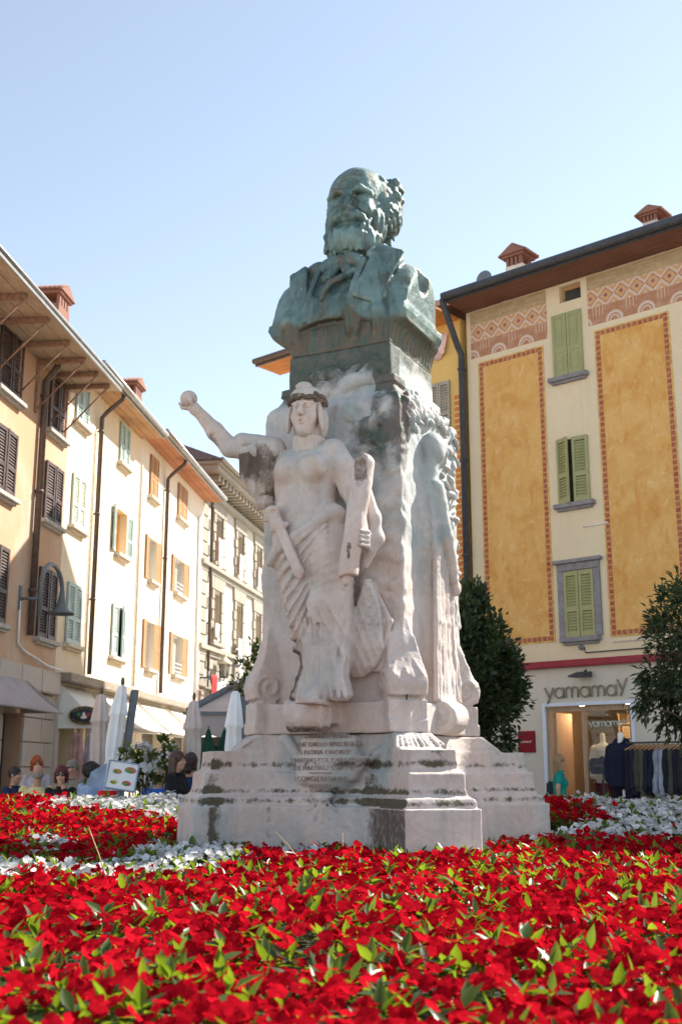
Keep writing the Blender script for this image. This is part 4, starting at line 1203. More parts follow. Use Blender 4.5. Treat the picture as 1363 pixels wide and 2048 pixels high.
for sx, sy in corners:
    e = np.array((sx * S2, sy * S2)); f = np.array((-sy * S2, sx * S2))
    def blk(X, Y, Z, e=e, f=f):
        r = X * e[0] + Y * e[1]; q = np.abs(X * f[0] + Y * f[1])
        lip = np.where(Z < 1.73, 0.955, 0.94)
        d = np.maximum(np.maximum(r - lip, q - 0.155), np.maximum(1.634 - Z, Z - 1.872))
        vol = np.maximum(np.sqrt((r - 0.835) ** 2 + (Z - 1.995) ** 2) - 0.128, q - 0.152)
        rr = np.interp(Z[0, 0, :], [1.95, 2.05, 2.10, 2.16, 2.24, 2.36, 2.6], [0.95, 0.945, 0.925, 0.895, 0.868, 0.848, 0.79])[None, None, :]
        ww = np.interp(Z[0, 0, :], [1.95, 2.1, 2.25, 2.4, 2.6], [0.15, 0.148, 0.125, 0.08, 0.02])[None, None, :]
        fl = np.maximum(np.maximum(r - rr, q - ww), np.maximum(1.9 - Z, Z - 2.6))
        return np.minimum(np.minimum(d, vol), fl).astype(np.float32)
    c = e * 0.7
    Sv.op(blk, (min(0, 1.3 * e[0]) , min(0, 1.3 * e[1]), 1.634), (max(0, 1.3 * e[0]), max(0, 1.3 * e[1]), 2.62), 0.02)
    for sg in (-1, 1):                                     # spirals on the console flanks
        sp = []
        for t in np.linspace(0, 1, 22):
            g = -1.2 + t * 8.6; rad = 0.108 * (1 - 0.78 * t)
            r = 0.835 + rad * math.cos(g); z = 1.995 + rad * math.sin(g)
            p = e * r + f * sg * 0.150
            sp.append((p[0], p[1], z))
        for i in range(21): Sv.cap(sp[i], sp[i + 1], 0.016, 0.016, 0.008)
    for i_, q in enumerate((-0.12, -0.085, -0.05, -0.01, 0.03, 0.07, 0.11)):      # leaf tips on the shoulder of the scroll
        p0 = e * 0.885 + f * q * 0.6; p1 = e * 0.945 + f * q
        Sv.cap((p0[0], p0[1], 2.17 - 0.02 * (i_ % 2)), (p1[0], p1[1], 2.06 - 0.03 * (i_ % 3)), 0.008, 0.017, 0.012)
# front and right stands: rolled console under the figure
def stand(ex, ey, off, oc=0.93):
    ex, ey = np.array(ex), np.array(ey)                    # ex along the face, ey outward
    def fn(X, Y, Z):
        a = X * ex[0] + Y * ex[1] - off; o = X * ey[0] + Y * ey[1]
        cyl = np.maximum(np.sqrt((o - oc) ** 2 + (Z - 1.765) ** 2) - 0.128, np.abs(a) - 0.145)
        bx = np.maximum(np.maximum(o - oc - 0.01, np.abs(a) - 0.145), np.maximum(1.70 - Z, Z - 1.885))
        return np.minimum(cyl, bx).astype(np.float32)
    c = ex * off + ey * 0.8
    Sv.op(fn, (min(c[0] - .3, c[0] + .3), c[1] - .3, 1.634), (c[0] + .3, c[1] + .3, 1.9), 0.03)
    for sg in (-1, 1):
        sp = []
        for t in np.linspace(0, 1, 26):
            g = 2.3 - t * 9.2; rad = 0.115 * (1 - 0.8 * t)
            o = oc + rad * math.cos(g); z = 1.765 + rad * math.sin(g)
            p = ex * (off + sg * 0.145) + ey * o; sp.append((p[0], p[1], z))
        for i in range(25): Sv.cap(sp[i], sp[i + 1], 0.019, 0.019, 0.008)
stand((1, 0), (0, -1), -0.02)
stand((0, 1), (1, 0), 0.0, 0.715)
# hooded mourner in high relief on the right face
X0 = 0.592
Sv.loft([1.84, 2.0, 2.3, 2.7, 3.0, 3.25, 3.5, 3.64, 3.76], [X0] * 9, [0.02, 0.01, -0.02, -0.06, -0.08, -0.10, -0.10, -0.10, -0.10],
        [0.15, 0.14, 0.13, 0.13, 0.14, 0.145, 0.14, 0.125, 0.09], [0.26, 0.20, 0.19, 0.185, 0.18, 0.175, 0.17, 0.15, 0.11], 0.05)
Sv.cap((X0 + 0.04, -0.12, 3.66), (X0 + 0.06, -0.10, 3.86), 0.085, 0.080, 0.02)
Sv.ell((X0 + 0.075, -0.08, 3.92), (0.105, 0.125, 0.15), 0.015)              # hood
Sv.ell((X0 + 0.095, 0.03, 3.87), (0.065, 0.05, 0.088), 0.012)              # face in profile
Sv.cap((X0 + 0.10, 0.078, 3.89), (X0 + 0.10, 0.097, 3.855), 0.010, 0.016, 0.012)
Sv.chain([(X0 + 0.16, -0.03, 4.0), (X0 + 0.165, 0.0, 3.9), (X0 + 0.10, -0.01, 3.78), (X0 + 0.10, -0.10, 3.62)], [0.012, 0.016, 0.018, 0.02], 0.012)   # hood edge
Sv.chain([(X0 + 0.11, -0.13, 3.58), (X0 + 0.17, -0.06, 3.18), (X0 + 0.17, 0.09, 2.86)], [0.078, 0.062, 0.045], 0.015)   # arm
Sv.ell((X0 + 0.17, 0.12, 2.80), (0.04, 0.05, 0.065), 0.02)
for i in range(11):
    q = -0.19 + i * 0.038; r = (0.020, 0.026, 0.016)[i % 3]
    Sv.chain([(X0 + 0.10, q * 0.7 - 0.10, 3.5 - 0.06 * (i % 4)), (X0 + 0.125, q * 0.75 - 0.06, 3.0), (X0 + 0.125, q * 0.95 - 0.03, 2.5), (X0 + 0.115, q * 1.3 + 0.03, 1.9)], [r * 0.5, r, r, r * 1.2], 0.012)
rr = random.Random(5)
for i in range(150):                                                        # foliage at the top and right of the mourner
    if i < 95:
        y, z = rr.uniform(-0.50, 0.57), rr.uniform(4.05, 4.42); z -= 0.12 * abs(y)
        if abs(y + 0.05) < 0.2 and z < 4.14: z += 0.15
    else: y, z = rr.uniform(0.20, 0.58), rr.uniform(2.95, 4.05)
    hw = np.interp(z, zs, hf)
    Sv.ell((hw + rr.uniform(-0.01, 0.03), y, z), (0.032, rr.uniform(0.045, 0.085), rr.uniform(0.016, 0.03)), 0.008, rot=(rr.uniform(-1.4, 1.4), rr.uniform(-0.4, 0.4), rr.uniform(-0.5, 0.5)))
for i in range(8):
    z = 1.95 + i * 0.16
    Sv.chain([(0.64, 0.34 + 0.03 * math.sin(i), z), (0.65, 0.38 + 0.05 * math.cos(i * 2), z + 0.1), (0.64, 0.44 + 0.05 * math.sin(i * 3), z + 0.2)], [0.03, 0.035, 0.02], 0.015)
Sv.box((0.62, 0.40, 2.68), (0.05, 0.06, 0.12), 0.02, rnd=0.01); Sv.box((0.62, 0.37, 2.85), (0.05, 0.03, 0.06), 0.02, rnd=0.01)
# left face: relief seen on edge
Sv.loft([2.7, 2.9, 3.1, 3.22], [-0.62] * 4, [-0.35] * 4, [0.06, 0.10, 0.07, 0.03], [0.2, 0.2, 0.16, 0.1], 0.04)
# front: clouds and swirls behind the figure
for i in range(46):
    x, z = rr.uniform(0.1, 0.57), rr.uniform(2.6, 4.3)
    hw = np.interp(z, zs, hf)
    Sv.ell((x * min(1, hw / 0.61), -hw, z), (rr.uniform(0.04, 0.12), 0.028, rr.uniform(0.03, 0.07)), 0.03, rot=(0, rr.uniform(-0.9, 0.9), 0))
for i in range(20):
    x, z = rr.uniform(-0.2, 0.35), rr.uniform(4.28, 4.62)
    hw = np.interp(z, zs, hf)
    Sv.ell((x, -hw, z), (rr.uniform(0.05, 0.13), 0.05, rr.uniform(0.03, 0.07)), 0.03, rot=(0, rr.uniform(-0.9, 0.9), 0))
# drapery falling at the right of the figure, on the shaft
for q in range(5):
    Sv.chain([(0.38, -0.66, 2.74), (0.32 + q * 0.055, -0.69, 2.45), (0.31 + q * 0.03, -0.66, 2.10)], [0.015, 0.02, 0.018], 0.02)
V, Q = Sv.mesh()
def sst(V, N):
    x, y, z = V.T
    f1 = fbm(V * (1, 1, 0.5), 2.2, 3, 3); f2 = fbm(V * (1, 1, 0.3), 5, 3, 6)
    grey = np.clip(sstep(2.2, 3.6, z) + 0.35 * f1 + 0.25 * (x > 0.6) * (y < -0.1), 0, 1)  # near half of the right face greyer: its bluish shade put into the colour
    cap = sstep(4.30, 4.60, z + 0.16 * f1) * (y < -0.3)
    green = 1.25 * cap + 0.75 * (sstep(4.5, 4.75, z) * (x > 0.4)) + 0.75 * sstep(3.5, 4.1, z + 0.5 * (x - 0.2)) * np.clip(0.3 + f1, 0, 1) * (y < -0.5)
    green = np.where((y < -0.5) & (z > 4.1) & (z < 4.6) & (np.abs(x) < 0.35), green * 0.45, green)
    stain_shade = 0.62 * np.exp(-((x - 0.58) / 0.10) ** 2) * (y < -0.45) * sstep(3.55, 3.95, z) * np.clip(0.8 + f1, 0, 1.3) + 0.3 * np.clip(f2, 0, 1) * sstep(3, 4, z)
    stain_shade = stain_shade + 0.8 * (np.exp(-((z - 1.655) / 0.035) ** 2) * (y < -0.8) * (np.abs(x + 0.02) < 0.2))  # darker band along the foot of the front stand
    return dict(grey=grey, green=green * (N[:, 2] < 0.8), stain_shade=stain_shade, moss=0.3 * np.clip(f2, 0, 1) * (z < 2.2))
def sdisp(V, N):
    x, y, z = V.T
    w = np.stack([vnoise(V, 3, 1), vnoise(V, 3, 2), vnoise(V, 3, 3)], 1) * 0.25
    sw = fbm(V + w, 7, 2, 5)
    fr = (y < -0.55) * (x > 0.05) * sstep(2.3, 2.9, z) * (1 - sstep(4.25, 4.4, z))
    rt = (x > 0.58) * (z > 1.9)
    fold = np.sin(60 * y + 6 * vnoise(V, 3, 8)) * 0.006 * rt * sstep(0.1, 0.3, y + 0.2) * (z < 3)
    return 0.004 * fbm(V, 9, 3, 2) + 0.018 * sw * fr + 0.006 * sw * rt + fold
shaft = finish('shaft', V, Q, mon, sdisp, 0, sst)
base.location.x = 0.02; shaft.location.x = -0.012
ck = [(0.635, -0.625, 2.16), (0.662, -0.632, 2.06), (0.672, -0.652, 1.98), (0.655, -0.664, 1.91), (0.652, -0.672, 1.80), (0.668, -0.674, 1.72), (0.672, -0.676, 1.645)]
MB().tube([(a + 0.002, b - 0.004, c) for a, b, c in ck], 0.006, 5).build('crack', M['crack'], shaft)

# ---- the robed woman carved on the front
Wv = Vol((-1.06, -1.36, 1.66), (0.74, -0.52, 4.40), 0.0095)
# torso, hips, legs under the robe
Wv.loft([2.95, 3.1, 3.25, 3.39, 3.5, 3.62, 3.72, 3.80, 3.86], [-0.02, -0.03, -0.06, -0.085, -0.08, -0.07, -0.075, -0.08, -0.07], [-0.85, -0.85, -0.86, -0.87, -0.87, -0.87, -0.86, -0.84, -0.82],
        [0.315, 0.31, 0.27, 0.245, 0.25, 0.275, 0.29, 0.25, 0.10], [0.21, 0.205, 0.19, 0.17, 0.175, 0.19, 0.17, 0.13, 0.09], 0.05, 2.2)
Wv.loft([1.90, 2.02, 2.15, 2.35, 2.6, 2.8, 3.0, 3.15], [0.08, 0.09, 0.10, 0.08, 0.035, 0.005, -0.01, -0.02], [-0.86, -0.86, -0.86, -0.86, -0.86, -0.86, -0.86, -0.86],
        [0.22, 0.165, 0.175, 0.215, 0.27, 0.30, 0.32, 0.31], [0.19, 0.16, 0.165, 0.18, 0.20, 0.215, 0.215, 0.20], 0.06, 2.1)
Wv.ell((-0.17, -1.02, 3.63), (0.10, 0.075, 0.10), 0.06).ell((0.05, -1.03, 3.61), (0.10, 0.08, 0.10), 0.06)      # breast
Wv.ell((-0.09, -0.99, 3.28), (0.16, 0.06, 0.14), 0.08)                                                     # belly
Wv.cap((0.10, -0.92, 3.02), (0.14, -0.98, 2.55), 0.14, 0.105, 0.08).cap((0.14, -0.98, 2.55), (0.12, -0.92, 2.0), 0.105, 0.08, 0.08)   # leg forward
Wv.cap((-0.13, -0.88, 3.0), (-0.03, -0.92, 2.5), 0.14, 0.10, 0.08).cap((-0.03, -0.92, 2.5), (0.05, -0.93, 2.0), 0.10, 0.075, 0.08)
# neck, collar
Wv.cap((-0.055, -0.86, 3.76), (-0.045, -0.90, 3.96), 0.088, 0.082, 0.03)
HC = np.array((-0.045, -0.93, 4.075)); hy_ = R(10)
def H_(x, y, z): return (HC[0] + x * math.cos(hy_) - y * math.sin(hy_), HC[1] + x * math.sin(hy_) + y * math.cos(hy_), HC[2] + z)
hr = (0, 0, hy_)
Wv.ell(H_(0, 0.01, 0.03), (0.118, 0.15, 0.165), 0.02, hr).ell(H_(0, -0.045, -0.085), (0.086, 0.102, 0.118), 0.04, hr)
Wv.ell(H_(0, -0.095, -0.155), (0.048, 0.05, 0.042), 0.03, hr)
for s in (-1, 1):
    Wv.ell(H_(s * 0.055, -0.085, -0.045), (0.05, 0.05, 0.06), 0.03, hr)
    Wv.ell(H_(s * 0.047, -0.152, 0.026), (0.038, 0.036, 0.026), 0.012, hr, 's')
    Wv.ell(H_(s * 0.047, -0.124, 0.025), (0.026, 0.022, 0.018), 0.006, hr)
    Wv.cap(H_(s * 0.015, -0.150, 0.060), H_(s * 0.085, -0.122, 0.055), 0.013, 0.011, 0.015)
Wv.cap(H_(0, -0.145, 0.060), H_(0, -0.188, -0.030), 0.014, 0.022, 0.010)
Wv.ell(H_(0, -0.168, -0.040), (0.030, 0.022, 0.014), 0.008, hr)
Wv.ell(H_(0, -0.150, -0.082), (0.036, 0.020, 0.012), 0.006, hr).ell(H_(0, -0.146, -0.106), (0.028, 0.020, 0.012), 0.006, hr)
Wv.cap(H_(-0.034, -0.160, -0.094), H_(0.034, -0.160, -0.094), 0.007, 0.007, 0.004, 's')
# raised right arm with the hand round the ball
Wv.chain([(-0.36, -0.90, 3.80), (-0.50, -0.97, 3.835), (-0.665, -1.05, 3.855), (-0.765, -1.12, 3.985), (-0.875, -1.20, 4.135)], [0.11, 0.092, 0.075, 0.068, 0.046], 0.03)
Wv.ell((-0.905, -1.215, 4.165), (0.052, 0.045, 0.058), 0.02, (0, R(-40), 0))
for k, (dx, dy) in enumerate(((-0.045, -0.03), (-0.052, 0.0), (-0.045, 0.03), (-0.02, 0.05))):               # fingers
    Wv.chain([(-0.925, -1.22 + dy * 0.6, 4.165), (-0.985 - 0.0, -1.23 + dy * 1.2, 4.168 + 0.008 * k), (-1.008, -1.235 + dy * 1.3, 4.205)], [0.017, 0.015, 0.012], 0.006)
Wv.chain([(-0.90, -1.24, 4.17), (-0.90, -1.285, 4.205), (-0.915, -1.295, 4.245)], [0.019, 0.016, 0.013], 0.006)
# left arm going down behind the roll, hand closing on it
Wv.chain([(0.16, -0.88, 3.76), (0.235, -0.88, 3.63), (0.29, -0.86, 3.46), (0.35, -0.86, 3.28), (0.44, -0.96, 3.05), (0.49, -1.02, 2.98)], [0.105, 0.098, 0.082, 0.066, 0.055, 0.045], 0.03)
for k in range(4):
    z = 2.93 + k * 0.035
    Wv.chain([(0.53, -1.05, z), (0.555, -1.12, z + 0.01), (0.53, -1.185, z + 0.012)], [0.02, 0.019, 0.015], 0.006)
# robe: rolled overfold across the hip and gathered knot
Wv.chain([(0.21, -1.0, 3.26), (0.12, -1.05, 3.19), (-0.05, -1.08, 3.08), (-0.2, -1.07, 3.0), (-0.30, -1.0, 2.92)], [0.06, 0.045, 0.04, 0.045, 0.05], 0.03)
Wv.ell((0.19, -0.95, 3.24), (0.10, 0.075, 0.085), 0.05)
for i in range(8):                                           # sweeping folds from the hip knot, then falling folds to the feet
    t = i / 7
    Wv.chain([(0.19, -1.050, 3.20 - 0.05 * i), (0.02, -1.085 + 0.01 * i, 3.06 - 0.09 * i), (-0.16 + 0.012 * i, -1.065 + 0.005 * i, 2.93 - 0.10 * i), (-0.29 + 0.03 * i, -0.975, 2.86 - 0.09 * i)], [0.012, 0.026, 0.024, 0.012], 0.010)
    Wv.chain([(0.15, -1.085, 3.145 - 0.05 * i), (0.02, -1.10 + 0.01 * i, 3.015 - 0.09 * i), (-0.16 + 0.012 * i, -1.08 + 0.005 * i, 2.88 - 0.10 * i), (-0.28 + 0.03 * i, -0.99, 2.815 - 0.09 * i)], [0.010, 0.022, 0.022, 0.014], 0.012, 's')
for i in range(9):
    x0_ = -0.16 + i * 0.05
    Wv.chain([(x0_ * 1.0 + 0.06, -1.02 if 0 < i < 8 else -0.95, 2.55 - 0.05 * (i % 3)), (x0_ * 0.75 + 0.085, -1.01 if 0 < i < 8 else -0.94, 2.25), (x0_ * 0.8 + 0.085, -1.0, 2.05), (x0_ * 1.1 + 0.065, -1.02, 1.88)], [0.010, 0.024, 0.026, 0.020], 0.010)
    if i < 8: Wv.chain([(x0_ + 0.085, -1.065, 2.5 - 0.05 * (i % 3)), (x0_ * 0.75 + 0.104, -1.055, 2.25), (x0_ * 0.8 + 0.105, -1.045, 2.05), (x0_ * 1.1 + 0.09, -1.06, 1.92)], [0.008, 0.020, 0.020, 0.012], 0.010, 's')
# side drape behind the legs to the right and train to the left
Wv.loft([2.04, 2.12, 2.25, 2.45, 2.62, 2.76], [0.27, 0.31, 0.35, 0.37, 0.39, 0.41], [-0.68, -0.70, -0.72, -0.73, -0.75, -0.80], [0.05, 0.13, 0.15, 0.12, 0.075, 0.03], [0.03, 0.06, 0.08, 0.085, 0.07, 0.03], 0.03)
for q in range(7):
    Wv.chain([(0.405, -0.83, 2.74), (0.30 + q * 0.03, -0.80 + 0.008 * abs(q - 3), 2.5 + 0.01 * q), (0.215 + q * 0.043, -0.79 + 0.012 * abs(q - 3), 2.28 - 0.01 * (q % 2)), (0.20 + q * 0.03, -0.745, 2.10 + 0.012 * q)], [0.010, 0.016, 0.017, 0.008], 0.010)
Wv.chain([(-0.28, -0.86, 2.92), (-0.20, -0.86, 2.65), (-0.10, -0.87, 2.35), (-0.02, -0.87, 2.1), (-0.10, -0.88, 1.93), (-0.16, -0.9, 1.86)], [0.06, 0.055, 0.055, 0.06, 0.055, 0.04], 0.05)
Wv.loft([1.86, 1.93, 2.05, 2.2], [0.06, 0.07, 0.09, 0.10], [-0.87, -0.87, -0.86, -0.86], [0.21, 0.19, 0.16, 0.15], [0.16, 0.16, 0.15, 0.14], 0.05)
Wv.chain([(0.10, -1.02, 1.95), (0.10, -1.12, 1.89), (0.10, -1.20, 1.865)], [0.06, 0.05, 0.03], 0.03)          # foot
for k in range(5): Wv.ell((0.068 + k * 0.016, -1.225 + 0.004 * k, 1.868), (0.011, 0.022, 0.012), 0.004)
Wv.box((0.10, -1.08, 1.845), (0.075, 0.15, 0.02), 0.01, rnd=0.01)
# mantle beside the roll
Wv.chain([(0.49, -0.99, 3.40), (0.55, -0.99, 3.18), (0.565, -0.99, 3.02), (0.49, -1.02, 2.82)], [0.035, 0.045, 0.05, 0.025], 0.05)
V, Q = Wv.mesh()
def wdisp(V, N):
    x, y, z = V.T
    wv = 0.055 * np.stack([vnoise(V, 2.2, 1), vnoise(V, 2.2, 2)], 1)
    q1 = -0.50 * (x + wv[:, 0]) + 0.86 * (z + wv[:, 1])
    q2 = 0.92 * (x + wv[:, 0]) + 0.30 * (z + wv[:, 1])
    rid = lambda q, f: (1 - np.abs(np.sin(q * f * math.pi))) ** 1.6 - 0.42
    up = sstep(2.55, 2.75, z) * (1 - sstep(3.02, 3.12, z + 0.45 * (x - 0.0)))
    lo = 1 - sstep(2.45, 2.75, z)
    amp = 0.55 + 0.45 * vnoise(V, 2.0, 7)
    arm = (x < -0.42) | (x > 0.34) * (z > 2.75)
    d = (0.020 * rid(q1, 15.0) * up + 0.018 * rid(q2, 15.0) * lo) * amp
    d = np.where(arm, 0, d)
    d = d * (1 - ((z < 1.92) & (y < -1.03)))
    ch = sstep(3.15, 3.3, z) * (1 - sstep(3.74, 3.82, z)) * (np.abs(x + 0.05) < 0.32)
    d = d + ch * (0.008 * np.sin(48 * (x + 0.03 * vnoise(V, 4, 3) + 0.15 * (z - 3.4) * np.sign(x + 0.06))) * (0.5 + 0.6 * vnoise(V, 2.5, 9)) + 0.006 * fbm(V, 9, 2, 2))
    return d + 0.0025 * fbm(V, 14, 2, 5)
def wst(V, N):
    x, y, z = V.T
    f1 = fbm(V, 4, 3, 4)
    run = np.exp(-((x - np.interp(z, [1.9, 2.1, 2.35, 2.6, 2.9], [-0.14, -0.05, -0.14, -0.24, -0.33])) / 0.05) ** 2) * (z < 2.62)
    st = 1.1 * run * np.clip(0.7 + f1, 0, 1.2) + 0.30 * (np.abs(x + 0.07) < 0.25) * sstep(3.62, 3.75, z) * (z < 3.9) * np.clip(f1 + 0.4, 0, 1)
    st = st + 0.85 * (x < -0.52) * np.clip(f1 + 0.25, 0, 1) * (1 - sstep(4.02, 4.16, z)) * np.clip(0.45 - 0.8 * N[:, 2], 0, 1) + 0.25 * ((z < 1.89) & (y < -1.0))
    st = st + 0.55 * (x > 0.26) * (z < 2.75) * np.clip(f1 + 0.2, 0, 1) * 0.6  # side drape darkened: its shade is put into the colour
    st = st * 1.0 + 0.30 * np.exp(-((z - 4.165) / 0.025) ** 2) * (y < -0.85)
    for hx, hy2, hz, rr_, am in ((-0.047, -0.135, 0.030, 0.024, 0.75), (0.047, -0.135, 0.030, 0.024, 0.55), (0, -0.17, -0.054, 0.020, 0.7), (0, -0.155, -0.094, 0.018, 0.75), (-0.03, -0.15, -0.093, 0.016, 0.5), (-0.05, -0.12, -0.13, 0.02, 0.35), (0.06, -0.05, -0.17, 0.04, 0.4)):
        p = np.array(H_(hx, hy2, hz)); st = st + am * np.exp(-((V - p) ** 2).sum(1) / rr_ ** 2)
    st = st + 0.12 * (x > 0.22) * (z < 2.76) * (y > -0.86)  # recessed part of the side drape darker again, shade painted in
    return dict(grey=np.clip(0.25 + 0.5 * sstep(3.5, 3.9, z) * (z < 3.95) + 0.3 * f1, 0, 1) * (1 - sstep(3.82, 3.95, z)), stain_shade=st)
fig = finish('carved_woman', V, Q, mon, wdisp, 0, wst)
fig.location.x = -0.012
fig['label'] = 'robed woman carved in pink marble, right arm stretched out holding a ball'

def small(name, build, lo, hi, h, disp=None, st=None, parent=fig):
    v = Vol(lo, hi, h); build(v); V, Q = v.mesh()
    return finish(name, V, Q, parent, disp, 0, st)
def b_helm(v):
    v.ell(H_(0, 0.02, 0.110), (0.146, 0.174, 0.122), 0.02, hr)
    v.box(H_(0, 0, -0.03), (0.3, 0.3, 0.125), 0.012, mode='s')
    v.ell(H_(-0.01, -0.045, 0.226), (0.058, 0.065, 0.026), 0.006, hr)
    v.cap(H_(-0.05, -0.10, 0.205), H_(0.03, -0.09, 0.215), 0.016, 0.018, 0.01)
    for s in (-1, 1):
        v.ell(H_(s * 0.128, -0.045, -0.045), (0.022, 0.05, 0.115), 0.012, (0, s * -0.12, hy_))
    v.ell(H_(0.10, 0.08, -0.05), (0.05, 0.06, 0.13), 0.02, hr).ell(H_(-0.10, 0.08, -0.05), (0.05, 0.06, 0.13), 0.02, hr)
small('helmet', b_helm, (-0.28, -1.2, 3.84), (0.2, -0.68, 4.40), 0.0075, lambda V, N: 0.002 * fbm(V, 20, 2, 3), lambda V, N: dict(grey=0.3 + 0 * V[:, 0], moss=0.45 * ((V[:, 2] > 4.265) & (V[:, 2] < 4.29) & (V[:, 0] < -0.03))))
def b_wreath(v):
    r2 = random.Random(3)
    for i in range(46):
        g = R(-205 + i * 230 / 45 + r2.uniform(-3, 3)); zz = 0.118 - 0.03 * math.cos(g + math.pi / 2) * 0 + r2.uniform(-0.022, 0.03) - 0.02 * abs(math.cos(g))
        p = H_(0.142 * math.cos(g), 0.015 + 0.168 * math.sin(g), zz)
        v.ell(p, (r2.uniform(0.013, 0.024), 0.02, r2.uniform(0.012, 0.024)), 0.006, (r2.uniform(-1, 1), r2.uniform(-1, 1), g))
small('wreath', b_wreath, (-0.28, -1.2, 4.0), (0.2, -0.68, 4.30), 0.0065, None, lambda V, N: dict(stain_shade=1.0 + 0.3 * fbm(V, 12, 2, 1), moss=0.45 + 0.4 * vnoise(V, 9, 4)))
def b_collar(v):
    for i in range(22):
        g = R(-70 + i * 320 / 21 - 90 - 90); a, b = 0.125 * math.cos(g), 0.12 * math.sin(g)
        v.cap((-0.055 + a, -0.865 + b, 3.78), (-0.052 + a * 0.98, -0.875 + b * 0.98, 3.875 - 0.02 * math.sin(g)), 0.017, 0.014, 0.012)
small('collar', b_collar, (-0.26, -1.08, 3.7), (0.16, -0.68, 3.95), 0.007, None, lambda V, N: dict(grey=0.2 + 0 * V[:, 0]))
def b_sleeve(v):
    v.chain([(-0.55, -0.99, 3.84), (-0.50, -0.97, 3.62), (-0.42, -0.92, 3.40)], [0.085, 0.09, 0.055], 0.03)
    v.chain([(-0.38, -0.93, 3.80), (-0.39, -0.92, 3.60), (-0.40, -0.91, 3.42)], [0.12, 0.10, 0.06], 0.03)
    v.cap((-0.58, -1.0, 3.885), (-0.36, -0.91, 3.83), 0.095, 0.11, 0.03)
    v.ell((-0.41, -0.92, 3.40), (0.075, 0.07, 0.03), 0.02)
def d_sleeve(V, N):
    q = V[:, 0] + 0.35 * (V[:, 2] - 3.4) * -0.4 + 0.02 * vnoise(V, 5, 2)
    return 0.02 * ((1 - np.abs(np.sin(q * 40))) ** 1.5 - 0.4) * (1 - sstep(3.72, 3.86, V[:, 2])) + 0.003 * fbm(V, 14, 2, 1)
small('sleeve', b_sleeve, (-0.75, -1.16, 3.3), (-0.2, -0.72, 4.02), 0.0085, d_sleeve,
      lambda V, N: dict(stain_shade=np.clip(0.25 + 0.75 * (1 - sstep(3.80, 3.92, V[:, 2])) * (1 - 0.7 * (V[:, 2] < 3.45)), 0, 1) * np.clip(0.72 + 0.5 * fbm(V, 5, 2, 8), 0, 1.1), grey=0.4 + 0 * V[:, 0]))
def b_roll(v):
    v.cap((0.531, -1.12, 3.56), (0.42, -1.17, 2.74), 0.078, 0.072, 0.01)
    v.box((0.412, -1.172, 2.69), (0.12, 0.12, 0.03), 0.008, rot=(0, R(-7.5), 0), mode='s')
    v.ell((0.535, -1.20, 3.50), (0.04, 0.05, 0.13), 0.02, (0, R(7.5), 0), 's')
    v.cap((0.422, -1.18, 2.76), (0.414, -1.18, 2.68), 0.034, 0.03, 0.006)
    v.cap((0.462, -1.24, 2.95), (0.45, -1.245, 2.86), 0.012, 0.012, 0.006, 's')
small('scroll', b_roll, (0.3, -1.32, 2.62), (0.66, -1.0, 3.68), 0.008, lambda V, N: 0.003 * np.sin(70 * V[:, 0] + 9 * V[:, 2]) + 0.002 * fbm(V, 14, 2, 1),
      lambda V, N: dict(stain_shade=0.7 * (V[:, 2] > 3.42) * (V[:, 1] < -1.13) * (np.abs(V[:, 0] - 0.53) < 0.05) + 0.8 * ((V[:, 2] > 2.84) & (V[:, 2] < 2.96) & (np.abs(V[:, 0] - 0.456) < 0.016)) + 0.8 * (V[:, 2] < 2.70) * (np.hypot(V[:, 0] - 0.415, V[:, 1] + 1.18) > 0.036)))  # darker colour in the roll's hollow, slit and lower end
def b_sword(v):
    v.box((-0.09, -1.125, 2.98), (0.040, 0.022, 0.235), 0.01, rot=(0, R(-25), 0), rnd=0.015)
    v.cap((-0.005, -1.135, 2.80), (0.012, -1.135, 2.76), 0.035, 0.02, 0.02)
    v.cap((-0.245, -1.10, 3.14), (-0.12, -1.11, 3.17), 0.022, 0.022, 0.012)
    v.cap((-0.19, -1.11, 3.16), (-0.235, -1.11, 3.25), 0.05, 0.052, 0.02)
    v.ell((-0.235, -1.12, 3.285), (0.062, 0.05, 0.04), 0.02).ell((-0.285, -1.115, 3.235), (0.03, 0.035, 0.035), 0.015)
    v.ell((-0.20, -1.165, 3.27), (0.024, 0.02, 0.012), 0.006, mode='s').ell((-0.29, -1.15, 3.22), (0.014, 0.014, 0.012), 0.005, mode='s')
small('sword', b_sword, (-0.36, -1.22, 2.70), (0.08, -1.0, 3.38), 0.0075, None, lambda V, N: dict(stain_shade=0.3 * (V[:, 2] < 2.8)))
def b_ball(v):
    v.ell((-0.945, -1.24, 4.245), 0.068, 0.01)
    v.chain([(-0.945 + 0.066 * math.sin(t) * math.cos(0.5), -1.24 - 0.066 * math.sin(t) * math.sin(0.5) - 0.03 * math.cos(t), 4.245 + 0.066 * math.cos(t)) for t in np.linspace(0, 6.2, 14)], [0.008] * 14, 0.004, 's')
small('ball', b_ball, (-1.04, -1.34, 4.13), (-0.86, -1.14, 4.32), 0.006, None, lambda V, N: dict(grey=0.2 + 0 * V[:, 0]))

